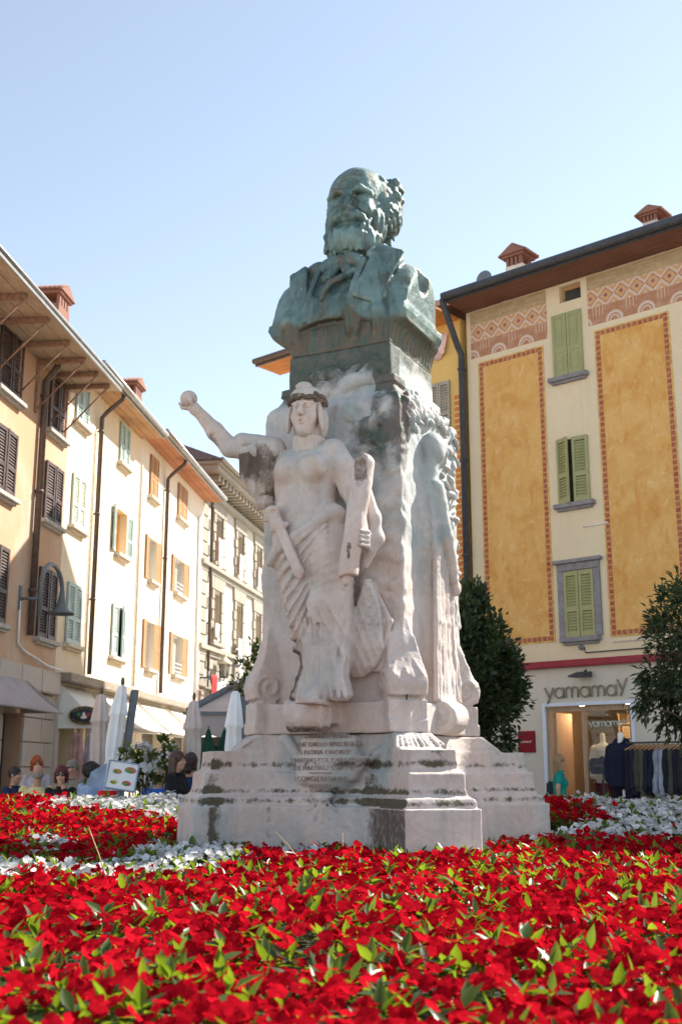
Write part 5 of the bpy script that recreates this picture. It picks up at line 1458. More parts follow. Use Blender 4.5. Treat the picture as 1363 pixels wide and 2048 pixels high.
# ================================================================== the bronze bust
def bronze_mat():
    t = NT('patinated bronze')
    x, y, z = t.xyz()
    st = t.noise(3.2, 6, 0.65, t.map((3.2, 3.2, 0.55)), 0.4)
    st2 = t.noise(8.0, 6, 0.65, t.map((4.0, 4.0, 0.4), (3, 2, 1)), 0.3)
    bl = t.noise(2.2, 5, 0.6, dist=0.5)
    c = t.mix(t.ramp(bl, 0.35, 0.65), (0.075, 0.125, 0.120), (0.165, 0.25, 0.235))
    c = t.mix(t.ramp(st, 0.50, 0.70, 0, 0.75), c, (0.032, 0.044, 0.040))
    c = t.mix(t.ramp(st2, 0.56, 0.72, 0, 0.7), c, (0.28, 0.39, 0.34))
    br = t.ramp(t.noise(4.5, 5, 0.6, t.map((1.5, 1.5, 0.8), (7, 2, 5))), 0.50, 0.68, 0, 0.75)
    c = t.mix(br, c, (0.13, 0.095, 0.06))
    nd = t.n('ShaderNodeAttribute'); nd.attribute_name = 'hem'
    hs_ = t.ramp(t.noise(9.0, 5, 0.7, t.map((5, 5, 0.22))), 0.42, 0.6)
    hem = t.mix(hs_, (0.13, 0.085, 0.055), (0.05, 0.095, 0.075))
    hem = t.mix(t.ramp(t.noise(14, 5, 0.7, t.map((5, 5, 0.2), (3, 3, 3))), 0.56, 0.68, 0, 0.8), hem, (0.025, 0.028, 0.025))
    c = t.mix(nd.outputs['Fac'], c, hem)
    nm = t.bump(t.noise(34, 6, 0.65), 0.55, 0.010)
    return t.bsdf(c, t.ramp(st, 0.3, 0.7, 0.38, 0.6), nm, metal=0.25, spec=0.5)
M['bronze'] = bronze_mat()
bust = thing('bust', 'green patinated bronze bust of a bald bearded man atop the marble pedestal', 'bust', CM + Vector((-0.012, 0, 0)), ROT_M)
Bu = Vol((-0.86, -0.70, 4.768), (0.76, 0.62, 6.74), 0.0105)
# coat and chest
Bu.loft([4.95, 5.02, 5.12, 5.25, 5.38, 5.48, 5.56, 5.62, 5.68, 5.74], [-0.08, -0.085, -0.09, -0.09, -0.085, -0.075, -0.06, -0.04, -0.02, -0.01], [-0.05, -0.05, -0.05, -0.045, -0.03, -0.01, 0.0, 0.01, 0.02, 0.02],
        [0.78, 0.80, 0.81, 0.80, 0.77, 0.71, 0.61, 0.48, 0.35, 0.24], [0.46, 0.47, 0.47, 0.45, 0.40, 0.36, 0.32, 0.28, 0.24, 0.20], 0.05, 2.6)
# undulating hem: cut the coat from below
def hemz(x): return 5.0 + 0.035 * np.cos(7.5 * (x + 0.1)) + 0.10 * np.exp(-((x - 0.13) / 0.07) ** 2) + 0.07 * np.exp(-((x + 0.45) / 0.07) ** 2) - 0.04 * np.exp(-((x - 0.5) / 0.12) ** 2)
Bu.op(lambda X, Y, Z: (hemz(X) - Z) + 0 * Y, (-2, -2, 4.7), (2, 2, 7), 0.03, 'i')
# severed arm planes
Bu.op(lambda X, Y, Z: (X - 0.60 - 0.10 * (Z - 5.3)) + 0 * Y, (-2, -2, 4.7), (2, 2, 7), 0.015, 'i')
Bu.op(lambda X, Y, Z: (-X - 0.635 - 0.09 * (5.4 - Z)) + 0 * Y, (-2, -2, 4.7), (2, 2, 7), 0.03, 'i')
Bu.ell((0.64, -0.06, 5.44), (0.10, 0.12, 0.16), 0.015, mode='s')
# plinth of the bust: flaring concave skirt
zz_ = [4.768, 4.80, 4.86, 4.92, 4.98, 5.06, 5.12]
def skirt(X, Y, Z):
    a = np.interp(Z[0, 0, :], zz_, [0.452, 0.455, 0.475, 0.52, 0.585, 0.64, 0.64])[None, None, :]
    b = np.interp(Z[0, 0, :], zz_, [0.452, 0.455, 0.46, 0.465, 0.46, 0.44, 0.42])[None, None, :]
    sh = np.interp(Z[0, 0, :], zz_, [0, 0, -0.01, -0.03, -0.05, -0.06, -0.06])[None, None, :]
    d = np.maximum(np.abs(X - sh) - a, np.abs(Y) - b)
    return np.maximum(d, np.maximum(4.768 - Z, Z - 5.12)).astype(np.float32)
Bu.op(skirt, (-0.75, -0.5, 4.768), (0.7, 0.5, 5.12), 0.02)
Bu.chain([(0.13, -0.50, 5.10), (0.14, -0.47, 4.95), (0.15, -0.43, 4.82)], [0.075, 0.06, 0.04], 0.05).chain([(-0.46, -0.46, 5.08), (-0.43, -0.44, 4.94), (-0.40, -0.42, 4.82)], [0.085, 0.065, 0.04], 0.05).chain([(0.36, -0.48, 5.06), (0.36, -0.45, 4.94), (0.36, -0.43, 4.82)], [0.05, 0.04, 0.03], 0.05)
# lapels, waistcoat, cravat
Bu.box((0.345, -0.425, 5.40), (0.125, 0.022, 0.29), 0.012, (R(-14), R(22), R(16)), 0.018)
Bu.box((0.36, -0.30, 5.60), (0.15, 0.10, 0.035), 0.02, (R(38), R(24), R(24)), 0.03)
Bu.box((-0.40, -0.42, 5.37), (0.10, 0.02, 0.26), 0.012, (R(-14), R(-14), R(-14)), 0.018)
Bu.ell((-0.33, -0.26, 5.60), (0.14, 0.08, 0.075), 0.02, (R(-25), R(-20), R(-20)))
Bu.chain([(0.20, -0.40, 5.55), (0.16, -0.49, 5.32), (0.12, -0.52, 5.10)], [0.03, 0.03, 0.03], 0.02)
Bu.chain([(0.13, -0.45, 5.46), (-0.06, -0.50, 5.36), (-0.13, -0.51, 5.28), (-0.13, -0.52, 5.22)], [0.028, 0.032, 0.035, 0.02], 0.015)
Bu.chain([(-0.22, -0.42, 5.52), (-0.26, -0.49, 5.3), (-0.30, -0.51, 5.06)], [0.03, 0.03, 0.03], 0.02)
Bu.cap((-0.05, -0.52, 5.28), (-0.15, -0.52, 5.04), 0.012, 0.012, 0.01, 's')
Bu.cap((0.0, -0.07, 5.55), (0.0, -0.08, 6.0), 0.20, 0.19, 0.05)                       # neck
Bu.ell((0, -0.13, 5.68), (0.20, 0.18, 0.06), 0.02)                                      # collar
for s in (-1, 1):
    Bu.ell((s * 0.11 - 0.02, -0.36, 5.60), (0.12, 0.06, 0.065), 0.015, (0, s * 0.35, 0))
    Bu.ell((s * 0.17 - 0.02, -0.34, 5.55), (0.08, 0.05, 0.05), 0.015, (0, s * -0.6, 0))
    Bu.chain([(s * 0.03 - 0.02, -0.38, 5.57), (s * 0.10 - 0.02, -0.43, 5.44)], [0.04, 0.05], 0.015)
Bu.ell((-0.02, -0.40, 5.60), (0.045, 0.05, 0.055), 0.01)
# head
hb = R(6); BC = np.array((0.0, -0.03, 6.26))
def K(x, y, z): return (BC[0] + x * math.cos(hb) - y * math.sin(hb), BC[1] + x * math.sin(hb) + y * math.cos(hb), BC[2] + z)
kr = (0, 0, hb)
def Kf(x, y, z): return K(x, y + 0.01, z - 0.080)
def Km(x, y, z): return K(x, y, z - 0.060)
Bu.ell(K(0, 0.02, 0.055), (0.280, 0.345, 0.305), 0.02, kr)
Bu.ell(K(0, -0.13, -0.09), (0.235, 0.20, 0.28), 0.06, kr)
for s in (-1, 1):
    Bu.ell(Kf(s * 0.12, -0.27, -0.085), (0.085, 0.07, 0.09), 0.05, kr)                   # cheeks
    Bu.ell(Kf(s * 0.115, -0.352, 0.015), (0.085, 0.075, 0.052), 0.025, kr, 's')             # sockets
    Bu.ell(Kf(s * 0.112, -0.292, 0.005), (0.055, 0.045, 0.040), 0.008, kr)               # eyes
    Bu.cap(Kf(s * 0.055, -0.318, 0.028), Kf(s * 0.165, -0.288, 0.020), 0.015, 0.012, 0.008)
    Bu.ell(Kf(s * 0.112, -0.338, 0.005), (0.018, 0.014, 0.016), 0.005, kr, 's')
    Bu.chain([Kf(s * 0.035, -0.345, 0.075), Kf(s * 0.11, -0.345, 0.092), Kf(s * 0.195, -0.285, 0.060)], [0.024, 0.026, 0.018], 0.03)   # brow
    Bu.cap(Kf(s * 0.07, -0.335, -0.085), Kf(s * 0.14, -0.305, -0.15), 0.006, 0.008, 0.02, 's')
    Bu.ell(Km(s * 0.29, 0.03, -0.03), (0.035, 0.06, 0.095), 0.015, kr); Bu.ell(Km(s * 0.315, 0.015, -0.02), (0.02, 0.03, 0.05), 0.01, kr, 's')
    Bu.chain([Km(s * 0.02, -0.375, -0.175), Km(s * 0.09, -0.36, -0.195), Km(s * 0.17, -0.30, -0.24)], [0.04, 0.045, 0.025], 0.02)      # moustache
Bu.chain([Kf(0, -0.335, 0.06), Kf(0, -0.385, -0.03), Kf(0, -0.415, -0.095)], [0.032, 0.038, 0.052], 0.02)
for s in (-1, 1): Bu.ell(Kf(s * 0.042, -0.385, -0.105), (0.03, 0.035, 0.026), 0.012, kr)
for i, zz in enumerate((0.12, 0.165, 0.205)):
    Bu.chain([K(-0.12, -0.285 + 0.02 * i, zz), K(0, -0.305 + 0.025 * i, zz + 0.012), K(0.12, -0.285 + 0.02 * i, zz)], [0.008] * 3, 0.012, 's')
Bu.ell(K(0, -0.345, -0.280), (0.085, 0.045, 0.035), 0.02, kr)                              # lower lip
# beard
Bu.ell(K(0.005, -0.205, -0.425), (0.235, 0.19, 0.155), 0.04, kr).ell(K(0, -0.27, -0.46), (0.17, 0.15, 0.12), 0.04, kr)
for s in (-1, 1): Bu.ell(K(s * 0.20, -0.10, -0.22), (0.075, 0.13, 0.19), 0.04, kr)
rb = random.Random(11)
for i in range(70):
    g = R(rb.uniform(-105, 105)); zz = rb.uniform(-0.52, -0.37 if abs(g) < 0.7 else -0.24)
    w = math.sqrt(max(0.05, 1 - ((zz + 0.40) / 0.22) ** 2))
    p = K(0.235 * w * math.sin(g), -0.19 - 0.205 * w * math.cos(g), zz); q = K(0.235 * w * math.sin(g) * 0.95 + rb.uniform(-0.03, 0.03), -0.19 - 0.20 * w * math.cos(g), zz - 0.07)
    Bu.cap(p, q, 0.026, 0.012, 0.010)
# side hair in tufts
for sd_ in (-1, 1): Bu.ell(K(sd_ * 0.215 + 0.015, 0.10, 0.0), (0.115, 0.25, 0.26), 0.04, kr)
for i in range(150):
    s = 1 if i % 3 else -1
    g = R(rb.uniform(-28, 88)); zz = rb.uniform(-0.22, 0.21)
    rx, ry = 0.272 + 0.03 * (s > 0), 0.345
    k_ = math.sqrt(max(0.1, 1 - ((zz - 0.02) / 0.40) ** 2)) * (0.86 if (g < -0.1 and zz > 0.05) else 1)
    p = K(s * rx * k_ * math.cos(g), 0.03 + ry * k_ * math.sin(g), zz + 0.02)
    q = K(s * (rx + 0.03) * k_ * math.cos(g) + rb.uniform(-0.02, 0.02), 0.05 + (ry + 0.02) * k_ * math.sin(g), zz - 0.05 + rb.uniform(-0.03, 0.03))
    if s < 0 and g < 0: continue
    Bu.cap(p, q, rb.uniform(0.026, 0.042), rb.uniform(0.012, 0.022), 0.008)
for i in range(14):
    zz = rb.uniform(0.0, 0.22)
    Bu.ell(K(0.315 + rb.uniform(-0.02, 0.04), 0.04 + rb.uniform(-0.05, 0.14), zz), (0.03, 0.045, 0.034), 0.008, (rb.uniform(-1, 1), rb.uniform(-1, 1), 0))
V, Q = Bu.mesh()
def budisp(V, N):
    x, y, z = V.T
    wv = 0.03 * vnoise(V, 7, 2)
    beard = (1 - sstep(5.96, 6.0, z - 0.10 * (np.abs(x) > 0.15))) * sstep(5.70, 5.76, z) * (y < -0.08) * (1 - sstep(0.24, 0.27, np.abs(x)) * 0)
    strand = np.sin(95 * (np.arctan2(x, -y - 0.1) * 0.25 + wv * 0.6)) 
    hair = (np.abs(x) > 0.245) * (z > 6.05) * (z < 6.52) * (y > -0.1)
    curl = np.sin(60 * (z + wv * 2 + 0.4 * y)) 
    hem = (z < 5.10) & (y < 0.45)
    run = np.sin(x * 85 + 5 * vnoise(V, 5, 3)) * (np.abs(N[:, 1]) > 0.5) + np.sin(y * 85 + 5 * vnoise(V, 5, 3)) * (np.abs(N[:, 1]) <= 0.5)
    below = (z < hemz(x) - 0.005) & (z > 4.80)
    coat = (z > 5.0) & (z < 5.6)
    return 0.007 * strand * beard + 0.006 * curl * hair + 0.0045 * run * below + 0.004 * fbm(V, 10, 3, 5) + 0.008 * fbm(V * (1, 1, 0.5), 4, 2, 7) * coat
if (V[Q[:, 0]] * np.cross(V[Q[:, 1]], V[Q[:, 2]])).sum() < 0: Q = Q[:, ::-1]
V = relax(V, Q, 1, 0.4)
N = vnormals(V, Q); V2 = V + N * budisp(V, N)[:, None]
bo = mesh_np('bronze_figure', V2, Q, M['bronze'], bust)
attr(bo, 'hem', np.clip(1 - sstep(-0.005, 0.05, V[:, 2] - hemz(V[:, 0])), 0, 1))
# ================================================================== people
def skin(c): return simple('skin', c, 0.55, 0.08, 9, spec=0.35)
M['skin'] = skin((0.52, 0.30, 0.21)); M['skin_tan'] = skin((0.42, 0.23, 0.15))
M['eye'] = simple('dark eye', (0.03, 0.022, 0.02), 0.3); M['lens'] = simple('dark lens', (0.02, 0.02, 0.025), 0.15, spec=0.6)
def fabric(name, c): return simple(name, c, 0.9, 0.18, 7, bump=0.3, bscale=25)
def hairm(name, c):
    t = NT(name); n = t.noise(14, 5, 0.6, t.map((6, 6, 1.0)))
    return t.bsdf(t.mix(t.ramp(n, 0.35, 0.65), tuple(v * 0.55 for v in c), tuple(min(1, v * 1.5) for v in c)), 0.5, t.bump(n, 0.4, 0.01), spec=0.4)

def sculpt(name, v, mat, parent, disp=None):
    V, Q = v.mesh()
    if (V[Q[:, 0]] * np.cross(V[Q[:, 1]], V[Q[:, 2]])).sum() < 0: Q = Q[:, ::-1]
    if disp is not None: V = V + vnormals(V, Q) * disp(V)[:, None]
    return mesh_np(name, V, Q, mat, parent)

def person(label, loc, face, shirt, pants, hair, style='short', skinm='skin', stand=False, hands=None, elbows=None, sleeve='short',
           turn=0.0, tilt=0.0, lean=0.0, dz=0.0, glasses=None, fem=False, h=0.0115, group=None, seat=0.70):
    """figure facing local -Y; hands / elbows are (right, left) points measured from the mid-hip"""
    root = thing('person', label, 'person', (loc[0], loc[1], loc[2] + dz), R(face), group)
    root.scale = (0.9, 0.9, 0.9)
    H = 0.92 if stand else seat                                   # hip height
    ln = lean
    def P(x, y, z): return (x, y - ln * z, H + z)
    sw = 0.172 if fem else 0.195; cw = 0.135 if fem else 0.16
    sh = [P(-sw, 0.0, 0.50), P(sw, 0.0, 0.50)]
    el = [P(*e) for e in (elbows or [(-sw - 0.06, -0.06, 0.24), (sw + 0.06, -0.06, 0.24)])]
    hd = [P(*e) for e in (hands or [(-0.12, -0.34, 0.24), (0.12, -0.34, 0.24)])]
    nk0, nk1 = P(0, 0.0, 0.52), P(0, -0.02, 0.655)
    hc = np.array(P(0, -0.03, 0.735))
    Rh = np.array(Euler((R(tilt), 0, R(turn))).to_matrix())
    def K(x, y, z): return tuple(hc + Rh @ np.array((x, y, z)))
    er = (R(tilt), 0, R(turn))
    pts = np.array([*sh, *el, *hd, hc + (0, 0, 0.16), hc - (0.14, 0.16, 0.1), hc + (0.14, 0.16, 0.1), (-0.3, -0.25, 0), (0.3, 0.25, 0)] + ([] if stand else [(-0.2, -0.72, 0), (0.2, 0.2, 0.4)]))
    lo, hi = pts.min(0) - 0.12, pts.max(0) + 0.12; lo[2] = -0.01
    def torso(v, g, k=0.04):
        zs_ = np.array([-0.08, 0.0, 0.12, 0.26, 0.38, 0.47, 0.54]); ax = np.array([0.15, 0.17, 0.145, cw, cw + 0.02, cw + 0.02, 0.07]) + g; ay = np.array([0.11, 0.125, 0.105, 0.11, 0.115, 0.095, 0.06]) + g
        v.loft(zs_ + H, zs_ * 0, -ln * zs_, ax, ay, k, 2.3)
        if fem:
            for s in (-1, 1): v.ell(P(s * 0.075, -0.09, 0.33), (0.062 + g, 0.055 + g, 0.065 + g), 0.04)
    def arms(v, g, upto=2, k=0.03):
        for i in range(2):
            v.cap(sh[i], el[i], 0.056 + g, 0.043 + g, k) if upto >= 1 else v.cap(sh[i], tuple(0.45 * np.array(sh[i]) + 0.55 * np.array(el[i])), 0.058 + g, 0.054 + g, k)
            if upto >= 2:
                v.cap(el[i], hd[i], 0.041 + g, 0.027 + g, k)
    def legs(v, g, k=0.04):
        for s in (-1, 1):
            if stand: pp = [(s * 0.085, 0, H), (s * 0.095, -0.01, 0.50), (s * 0.10, 0.03, 0.09)]
            else: pp = [(s * 0.09, 0, H), (s * 0.12, -0.42, H - 0.02), (s * 0.12, -0.38, 0.09 if seat < 0.8 else H - 0.45)]
            v.chain(pp, [0.085 + g, 0.06 + g, 0.042 + g], k)
    b = Vol(lo, hi, h)
    torso(b, 0); arms(b, 0); legs(b, 0)
    for s in (-1, 1):
        y0 = 0.03 if stand else -0.40
        zf = 0.05 if stand or seat < 0.8 else H - 0.49
        b.cap((s * 0.11, y0, zf), (s * 0.115, y0 - 0.17, zf - 0.015), 0.045, 0.035, 0.02)
    b.cap(nk0, nk1, 0.055, 0.052, 0.03)
    fs = 0.94 if fem else 1.0
    b.ell(K(0, 0.01, 0.03), (0.074 * fs, 0.095 * fs, 0.098), 0.01, er).ell(K(0, -0.025, -0.045), (0.058 * fs, 0.068, 0.075), 0.03, er).ell(K(0, -0.055, -0.095), (0.028, 0.03, 0.025), 0.02, er)
    for s in (-1, 1):
        b.ell(K(s * 0.030, -0.092, 0.015), (0.018, 0.014, 0.010), 0.008, er, 's'); b.ell(K(s * 0.076 * fs, 0.005, -0.005), (0.012, 0.02, 0.032), 0.006, er)
        b.ell(K(s * 0.035, -0.062, -0.035), (0.028, 0.025, 0.03), 0.02, er)
    b.cap(K(0, -0.088, 0.018), K(0, -0.108, -0.025), 0.009, 0.014, 0.008); b.ell(K(0, -0.088, -0.058), (0.022, 0.012, 0.009), 0.008, er)
    for i in range(2):                                            # hands with four fingers and a thumb
        hdv, elv = np.array(hd[i]), np.array(el[i]); d = hdv - elv; d /= np.linalg.norm(d) + 1e-9
        up = np.array((0, 0, 1.0)); sd = np.cross(d, up); sd /= np.linalg.norm(sd) + 1e-9; nn = np.cross(sd, d)
        pc = hdv + d * 0.055
        b.cap(hdv + d * 0.01, pc, 0.028, 0.034, 0.02)
        for k in range(4):
            q = pc + sd * (k - 1.5) * 0.019 + d * 0.03; L = (0.062, 0.072, 0.068, 0.052)[k]
            m = q + d * L * 0.55 - nn * 0.008; e = m + d * L * 0.35 - nn * 0.03
            b.chain([tuple(q), tuple(m), tuple(e)], [0.0105, 0.0095, 0.008], 0.006)
        tb = hdv + d * 0.03 + sd * (0.03 if i else -0.03)
        b.chain([tuple(tb), tuple(tb + d * 0.03 + sd * (0.025 if i else -0.025)), tuple(tb + d * 0.06 + sd * (0.02 if i else -0.02))], [0.013, 0.011, 0.009], 0.008)
    body = sculpt('body', b, M[skinm], root)
    for s in (-1, 1):
        MB().sphere((0, 0, 0), (0.011, 0.006, 0.007), 8, 5, M=Matrix.Translation(K(s * 0.030, -0.0835, 0.015)) @ Euler(er).to_matrix().to_4x4()).build('eye', M['eye'], root)
        MB().sphere((0, 0, 0), (0.02, 0.006, 0.004), 8, 5, M=Matrix.Translation(K(s * 0.031, -0.0895, 0.034)) @ Euler(er).to_matrix().to_4x4()).build('eyebrow', hair, root)
    MB().sphere((0, 0, 0), (0.021, 0.006, 0.006), 8, 5, M=Matrix.Translation(K(0, -0.0975, -0.059)) @ Euler(er).to_matrix().to_4x4()).build('lips', simple('lips', (0.36, 0.13, 0.11), 0.5), root)
    c = Vol(lo, hi, h); torso(c, 0.014); arms(c, 0.012, {'short': 0, 'elbow': 1, 'long': 2}[sleeve])
    c.ell(hc - (0, 0.0, 0.17), (0.075, 0.07, 0.02), 0.02)
    for i in range(2): c.box(tuple(np.array(hd[i]) + 0.0), (0.001, 0.001, 0.001), 0.001)
    sculpt('top', c, shirt, root, lambda V: 0.006 * fbm(V * (1, 1, 0.6), 9, 2, 3))
    c = Vol(lo, np.array([hi[0], hi[1], H + 0.1]), h); legs(c, 0.014)
    c.ell((0, 0, H), (0.19, 0.15, 0.11), 0.05)
    sculpt('trousers', c, pants, root, lambda V: 0.005 * fbm(V, 9, 2, 5))
    # hair
    g = Vol(hc - 0.30, hc + 0.24, 0.0105)
    if style == 'bald':
        for s in (-1, 1): g.ell(K(s * 0.062, 0.03, -0.005), (0.022, 0.055, 0.045), 0.02, er)
        g.ell(K(0, 0.075, -0.02), (0.06, 0.03, 0.05), 0.03, er)
    else:
        th = {'short': 0.013, 'curly': 0.045, 'bob': 0.028, 'long': 0.016}[style]
        g.ell(K(0, 0.018, 0.04), (0.074 * fs + th, 0.093 + th, 0.092 + th), 0.01, er)
        if style in ('bob', 'long'):
            for s in (-1, 1): g.cap(K(s * 0.078, 0.015, 0.03), K(s * 0.082, 0.025, -0.09 if style == 'bob' else -0.16), 0.03, 0.026, 0.02)
            g.cap(K(0, 0.06, 0.03), K(0, 0.085, -0.10 if style == 'bob' else -0.20), 0.075, 0.055, 0.04)
        if style == 'curly':
            for i in range(30):
                a_, z_ = R(random.Random(i).uniform(0, 360)), random.Random(i + 50).uniform(-0.03, 0.13)
                g.ell(K(0.105 * math.cos(a_), 0.02 + 0.11 * math.sin(a_), z_), 0.032, 0.01)
        cut = {'short': (0.0, -0.12, -0.045), 'curly': (0, -0.13, -0.05), 'bob': (0, -0.135, -0.035), 'long': (0, -0.135, -0.035)}[style]
        g.ell(K(*cut), (0.066, 0.115, 0.105), 0.008, er, 's')
        if style == 'short': g.box(K(0, -0.02, -0.14), (0.2, 0.09, 0.10), 0.02, er, mode='s')
    sculpt('hair', g, hair, root, lambda V: 0.004 * np.sin(90 * V[:, 0] + 30 * vnoise(V, 12, 2)) + 0.003 * fbm(V, 25, 2, 1))
    if glasses:
        q = MB(); Me = Euler(er).to_matrix().to_4x4()
        for s in (-1, 1): q.sphere((0, 0, 0), (0.030, 0.010, 0.022) if glasses == 'sun' else (0.024, 0.004, 0.017), 10, 6, M=Matrix.Translation(K(s * 0.033, -0.1, 0.012)) @ Me)
        q.tube([K(-0.075, -0.02, 0.02), K(-0.065, -0.092, 0.02), K(0.065, -0.092, 0.02), K(0.075, -0.02, 0.02)], 0.004, 5)
        q.build('sunglasses' if glasses == 'sun' else 'glasses', M['lens'], root)
    return root

def gx(px, Y): return (px - 681.5) / 2309 * Y
jeans = fabric('blue denim', (0.06, 0.085, 0.15)); dark = fabric('dark cloth', (0.02, 0.02, 0.025))
navy = fabric('navy cloth', (0.018, 0.027, 0.07)); lilac = fabric('lilac grey cloth', (0.42, 0.38, 0.42)); ylw = fabric('pale yellow cloth', (0.58, 0.50, 0.24))
blk = fabric('black cloth', (0.014, 0.014, 0.017)); taupe = fabric('taupe cloth', (0.24, 0.22, 0.19)); lblue = fabric('light blue cloth', (0.32, 0.45, 0.68))
wht = fabric('white shirt cloth', (0.70, 0.73, 0.80)); blu = fabric('bright blue cloth', (0.02, 0.12, 0.48)); petrol = fabric('dark blue cloth', (0.012, 0.04, 0.10)); teal = fabric('teal cloth', (0.01, 0.26, 0.22))
hk = {k: hairm(k + ' hair', v) for k, v in dict(black=(0.02, 0.017, 0.016), grey=(0.22, 0.20, 0.18), ginger=(0.30, 0.065, 0.02), burgundy=(0.085, 0.014, 0.018), brown=(0.075, 0.042, 0.028), dkbrown=(0.042, 0.022, 0.018), blond=(0.30, 0.20, 0.10)).items()}
person('man in navy shirt with short greying hair seated in profile at far left', (gx(28, 16.47), 16.47, 0), 75, navy, jeans, hk['black'], 'short', 'skin_tan', dz=0.02, h=0.012)
person('woman with ginger bob in lilac top standing behind the seated men', (gx(73, 17.75), 17.75, 0), 20, lilac, dark, hk['ginger'], 'bob', stand=True, fem=True, dz=-0.02, tilt=8, hands=[(-0.2, -0.2, 0.05), (0.15, -0.32, 0.1)])
person('balding man in pale yellow shirt seated with his back turned', (gx(76, 15.66), 15.66, 0), 185, ylw, jeans, hk['grey'], 'bald', 'skin_tan', dz=0.04)
person('woman in black with burgundy hair and sunglasses, hand raised to her mouth', (gx(124, 15.66), 15.66, 0), 6, blk, jeans, hk['burgundy'], 'bob', fem=True, glasses='sun', dz=0.02, sleeve='long', h=0.010,
       elbows=[(-0.21, -0.10, 0.22), (0.20, -0.16, 0.24)], hands=[(-0.10, -0.33, 0.24), (0.075, -0.17, 0.52)])
person('grey haired man in taupe shirt and glasses seated behind the sunglasses woman', (gx(146, 17.17), 17.17, 0), -35, taupe, dark, hk['grey'], 'short', glasses='clear', dz=0.12)
person('person with dark curly hair in light blue top seated beside the white parasol', (gx(181, 16.47), 16.47, 0), 150, lblue, jeans, hk['black'], 'curly', fem=True, dz=0.06, hands=[(-0.25, -0.2, 0.35), (0.12, -0.34, 0.24)])
person('dark haired waiter in white shirt standing behind the white oleander', (gx(300, 18.79), 18.79, 0), 160, wht, dark, hk['black'], 'short', stand=True, dz=0.05, sleeve='elbow')
person('bald man in bright blue shirt seated behind the oleander', (gx(318, 15.78), 15.78, 0), 170, blu, jeans, hk['dkbrown'], 'bald', 'skin_tan', dz=0.02)
person('young woman in black tee with long brown hair in profile, forearms forward on the table', (gx(352, 14.38), 14.38, 0), 72, blk, jeans, hk['brown'], 'long', fem=True, seat=0.92, h=0.010,
       elbows=[(-0.21, -0.08, 0.22), (0.20, -0.10, 0.22)], hands=[(-0.10, -0.36, 0.27), (0.10, -0.38, 0.20)])
person('woman in dark blue top with dark brown hair seated beside the stone base, back turned', (gx(380, 15.31), 15.31, 0), 160, petrol, dark, hk['dkbrown'], 'bob', fem=True, seat=0.90, sleeve='elbow')
gw = person('woman in teal top with fair long hair walking past the shop door', (gx(1117, 20.0), 20.0, 0.34), 85, teal, dark, hk['blond'], 'long', fem=True, stand=True, dz=-0.30, sleeve='short', hands=[(-0.22, 0.05, 0.0), (0.22, -0.08, 0.0)], elbows=[(-0.24, 0.06, 0.25), (0.24, 0.04, 0.24)], h=0.012)
bag = MB(); bag.box(-0.1, 0.1, -0.06, 0.06, 0, 0.22)
tag(bag.build('shoulder_bag', M['darkmetal'], None, 0.03), 'black shoulder bag hanging behind the woman in teal', 'bag').location = (gx(1101, 20.4), 20.35, 0.98)

# seats of the terrace
def chair(x, y, rz, lab):
    c = thing('cafe_chair', lab, 'chair', (x, y, 0), R(rz), 'metal terrace chairs'); c.scale = (1, 1, 1.12)
    MB().box(-0.21, 0.21, -0.2, 0.22, 0.44, 0.47).build('seat', M['gutter'], c, 0.008)
    b = MB(); b.tube([(-0.2, 0.22, 0.45), (-0.21, 0.27, 0.92), (0.21, 0.27, 0.92), (0.2, 0.22, 0.45)], 0.013, 6)
    for i in range(4): b.box(-0.19, 0.19, 0.245 + i * 0.006, 0.26 + i * 0.006, 0.60 + i * 0.08, 0.65 + i * 0.08)
    b.build('backrest', M['gutter'], c)
    for sx in (-1, 1):
        for sy in (-1, 1): MB().tube([(sx * 0.19, sy * 0.19, 0.45), (sx * 0.21, sy * 0.22, 0.0)], 0.012, 6).build('leg', M['gutter'], c)
chair(gx(76, 15.6), 15.6, 185, 'metal terrace chair under the man in yellow')
chair(gx(30, 16.5), 16.5, 75, 'metal terrace chair under the man in navy')
chair(gx(318, 15.75), 15.75, 170, 'metal terrace chair under the bald man in bright blue')

def stool(x, y, lab):
    c = thing('bar_stool', lab, 'stool', (x, y, 0), 0.2, 'bar stools')
    MB().lathe([(0.001, 0.70), (0.17, 0.70), (0.18, 0.72), (0.17, 0.75), (0.001, 0.75)], 20).build('seat', M['brownmetal'], c)
    for k in range(4):
        g = k * math.pi / 2 + 0.4
        MB().tube([(0.12 * math.cos(g), 0.12 * math.sin(g), 0.71), (0.2 * math.cos(g), 0.2 * math.sin(g), 0)], 0.014, 6).build('leg', M['brownmetal'], c)
    MB().tube([(0.17 * math.cos(t), 0.17 * math.sin(t), 0.28) for t in np.linspace(0, 6.283, 17)], 0.01, 5).build('foot_ring', M['brownmetal'], c)
stool(gx(352, 14.38), 14.38, 'bar stool under the young woman in black')
stool(gx(380, 15.31), 15.31, 'bar stool under the woman in dark blue')
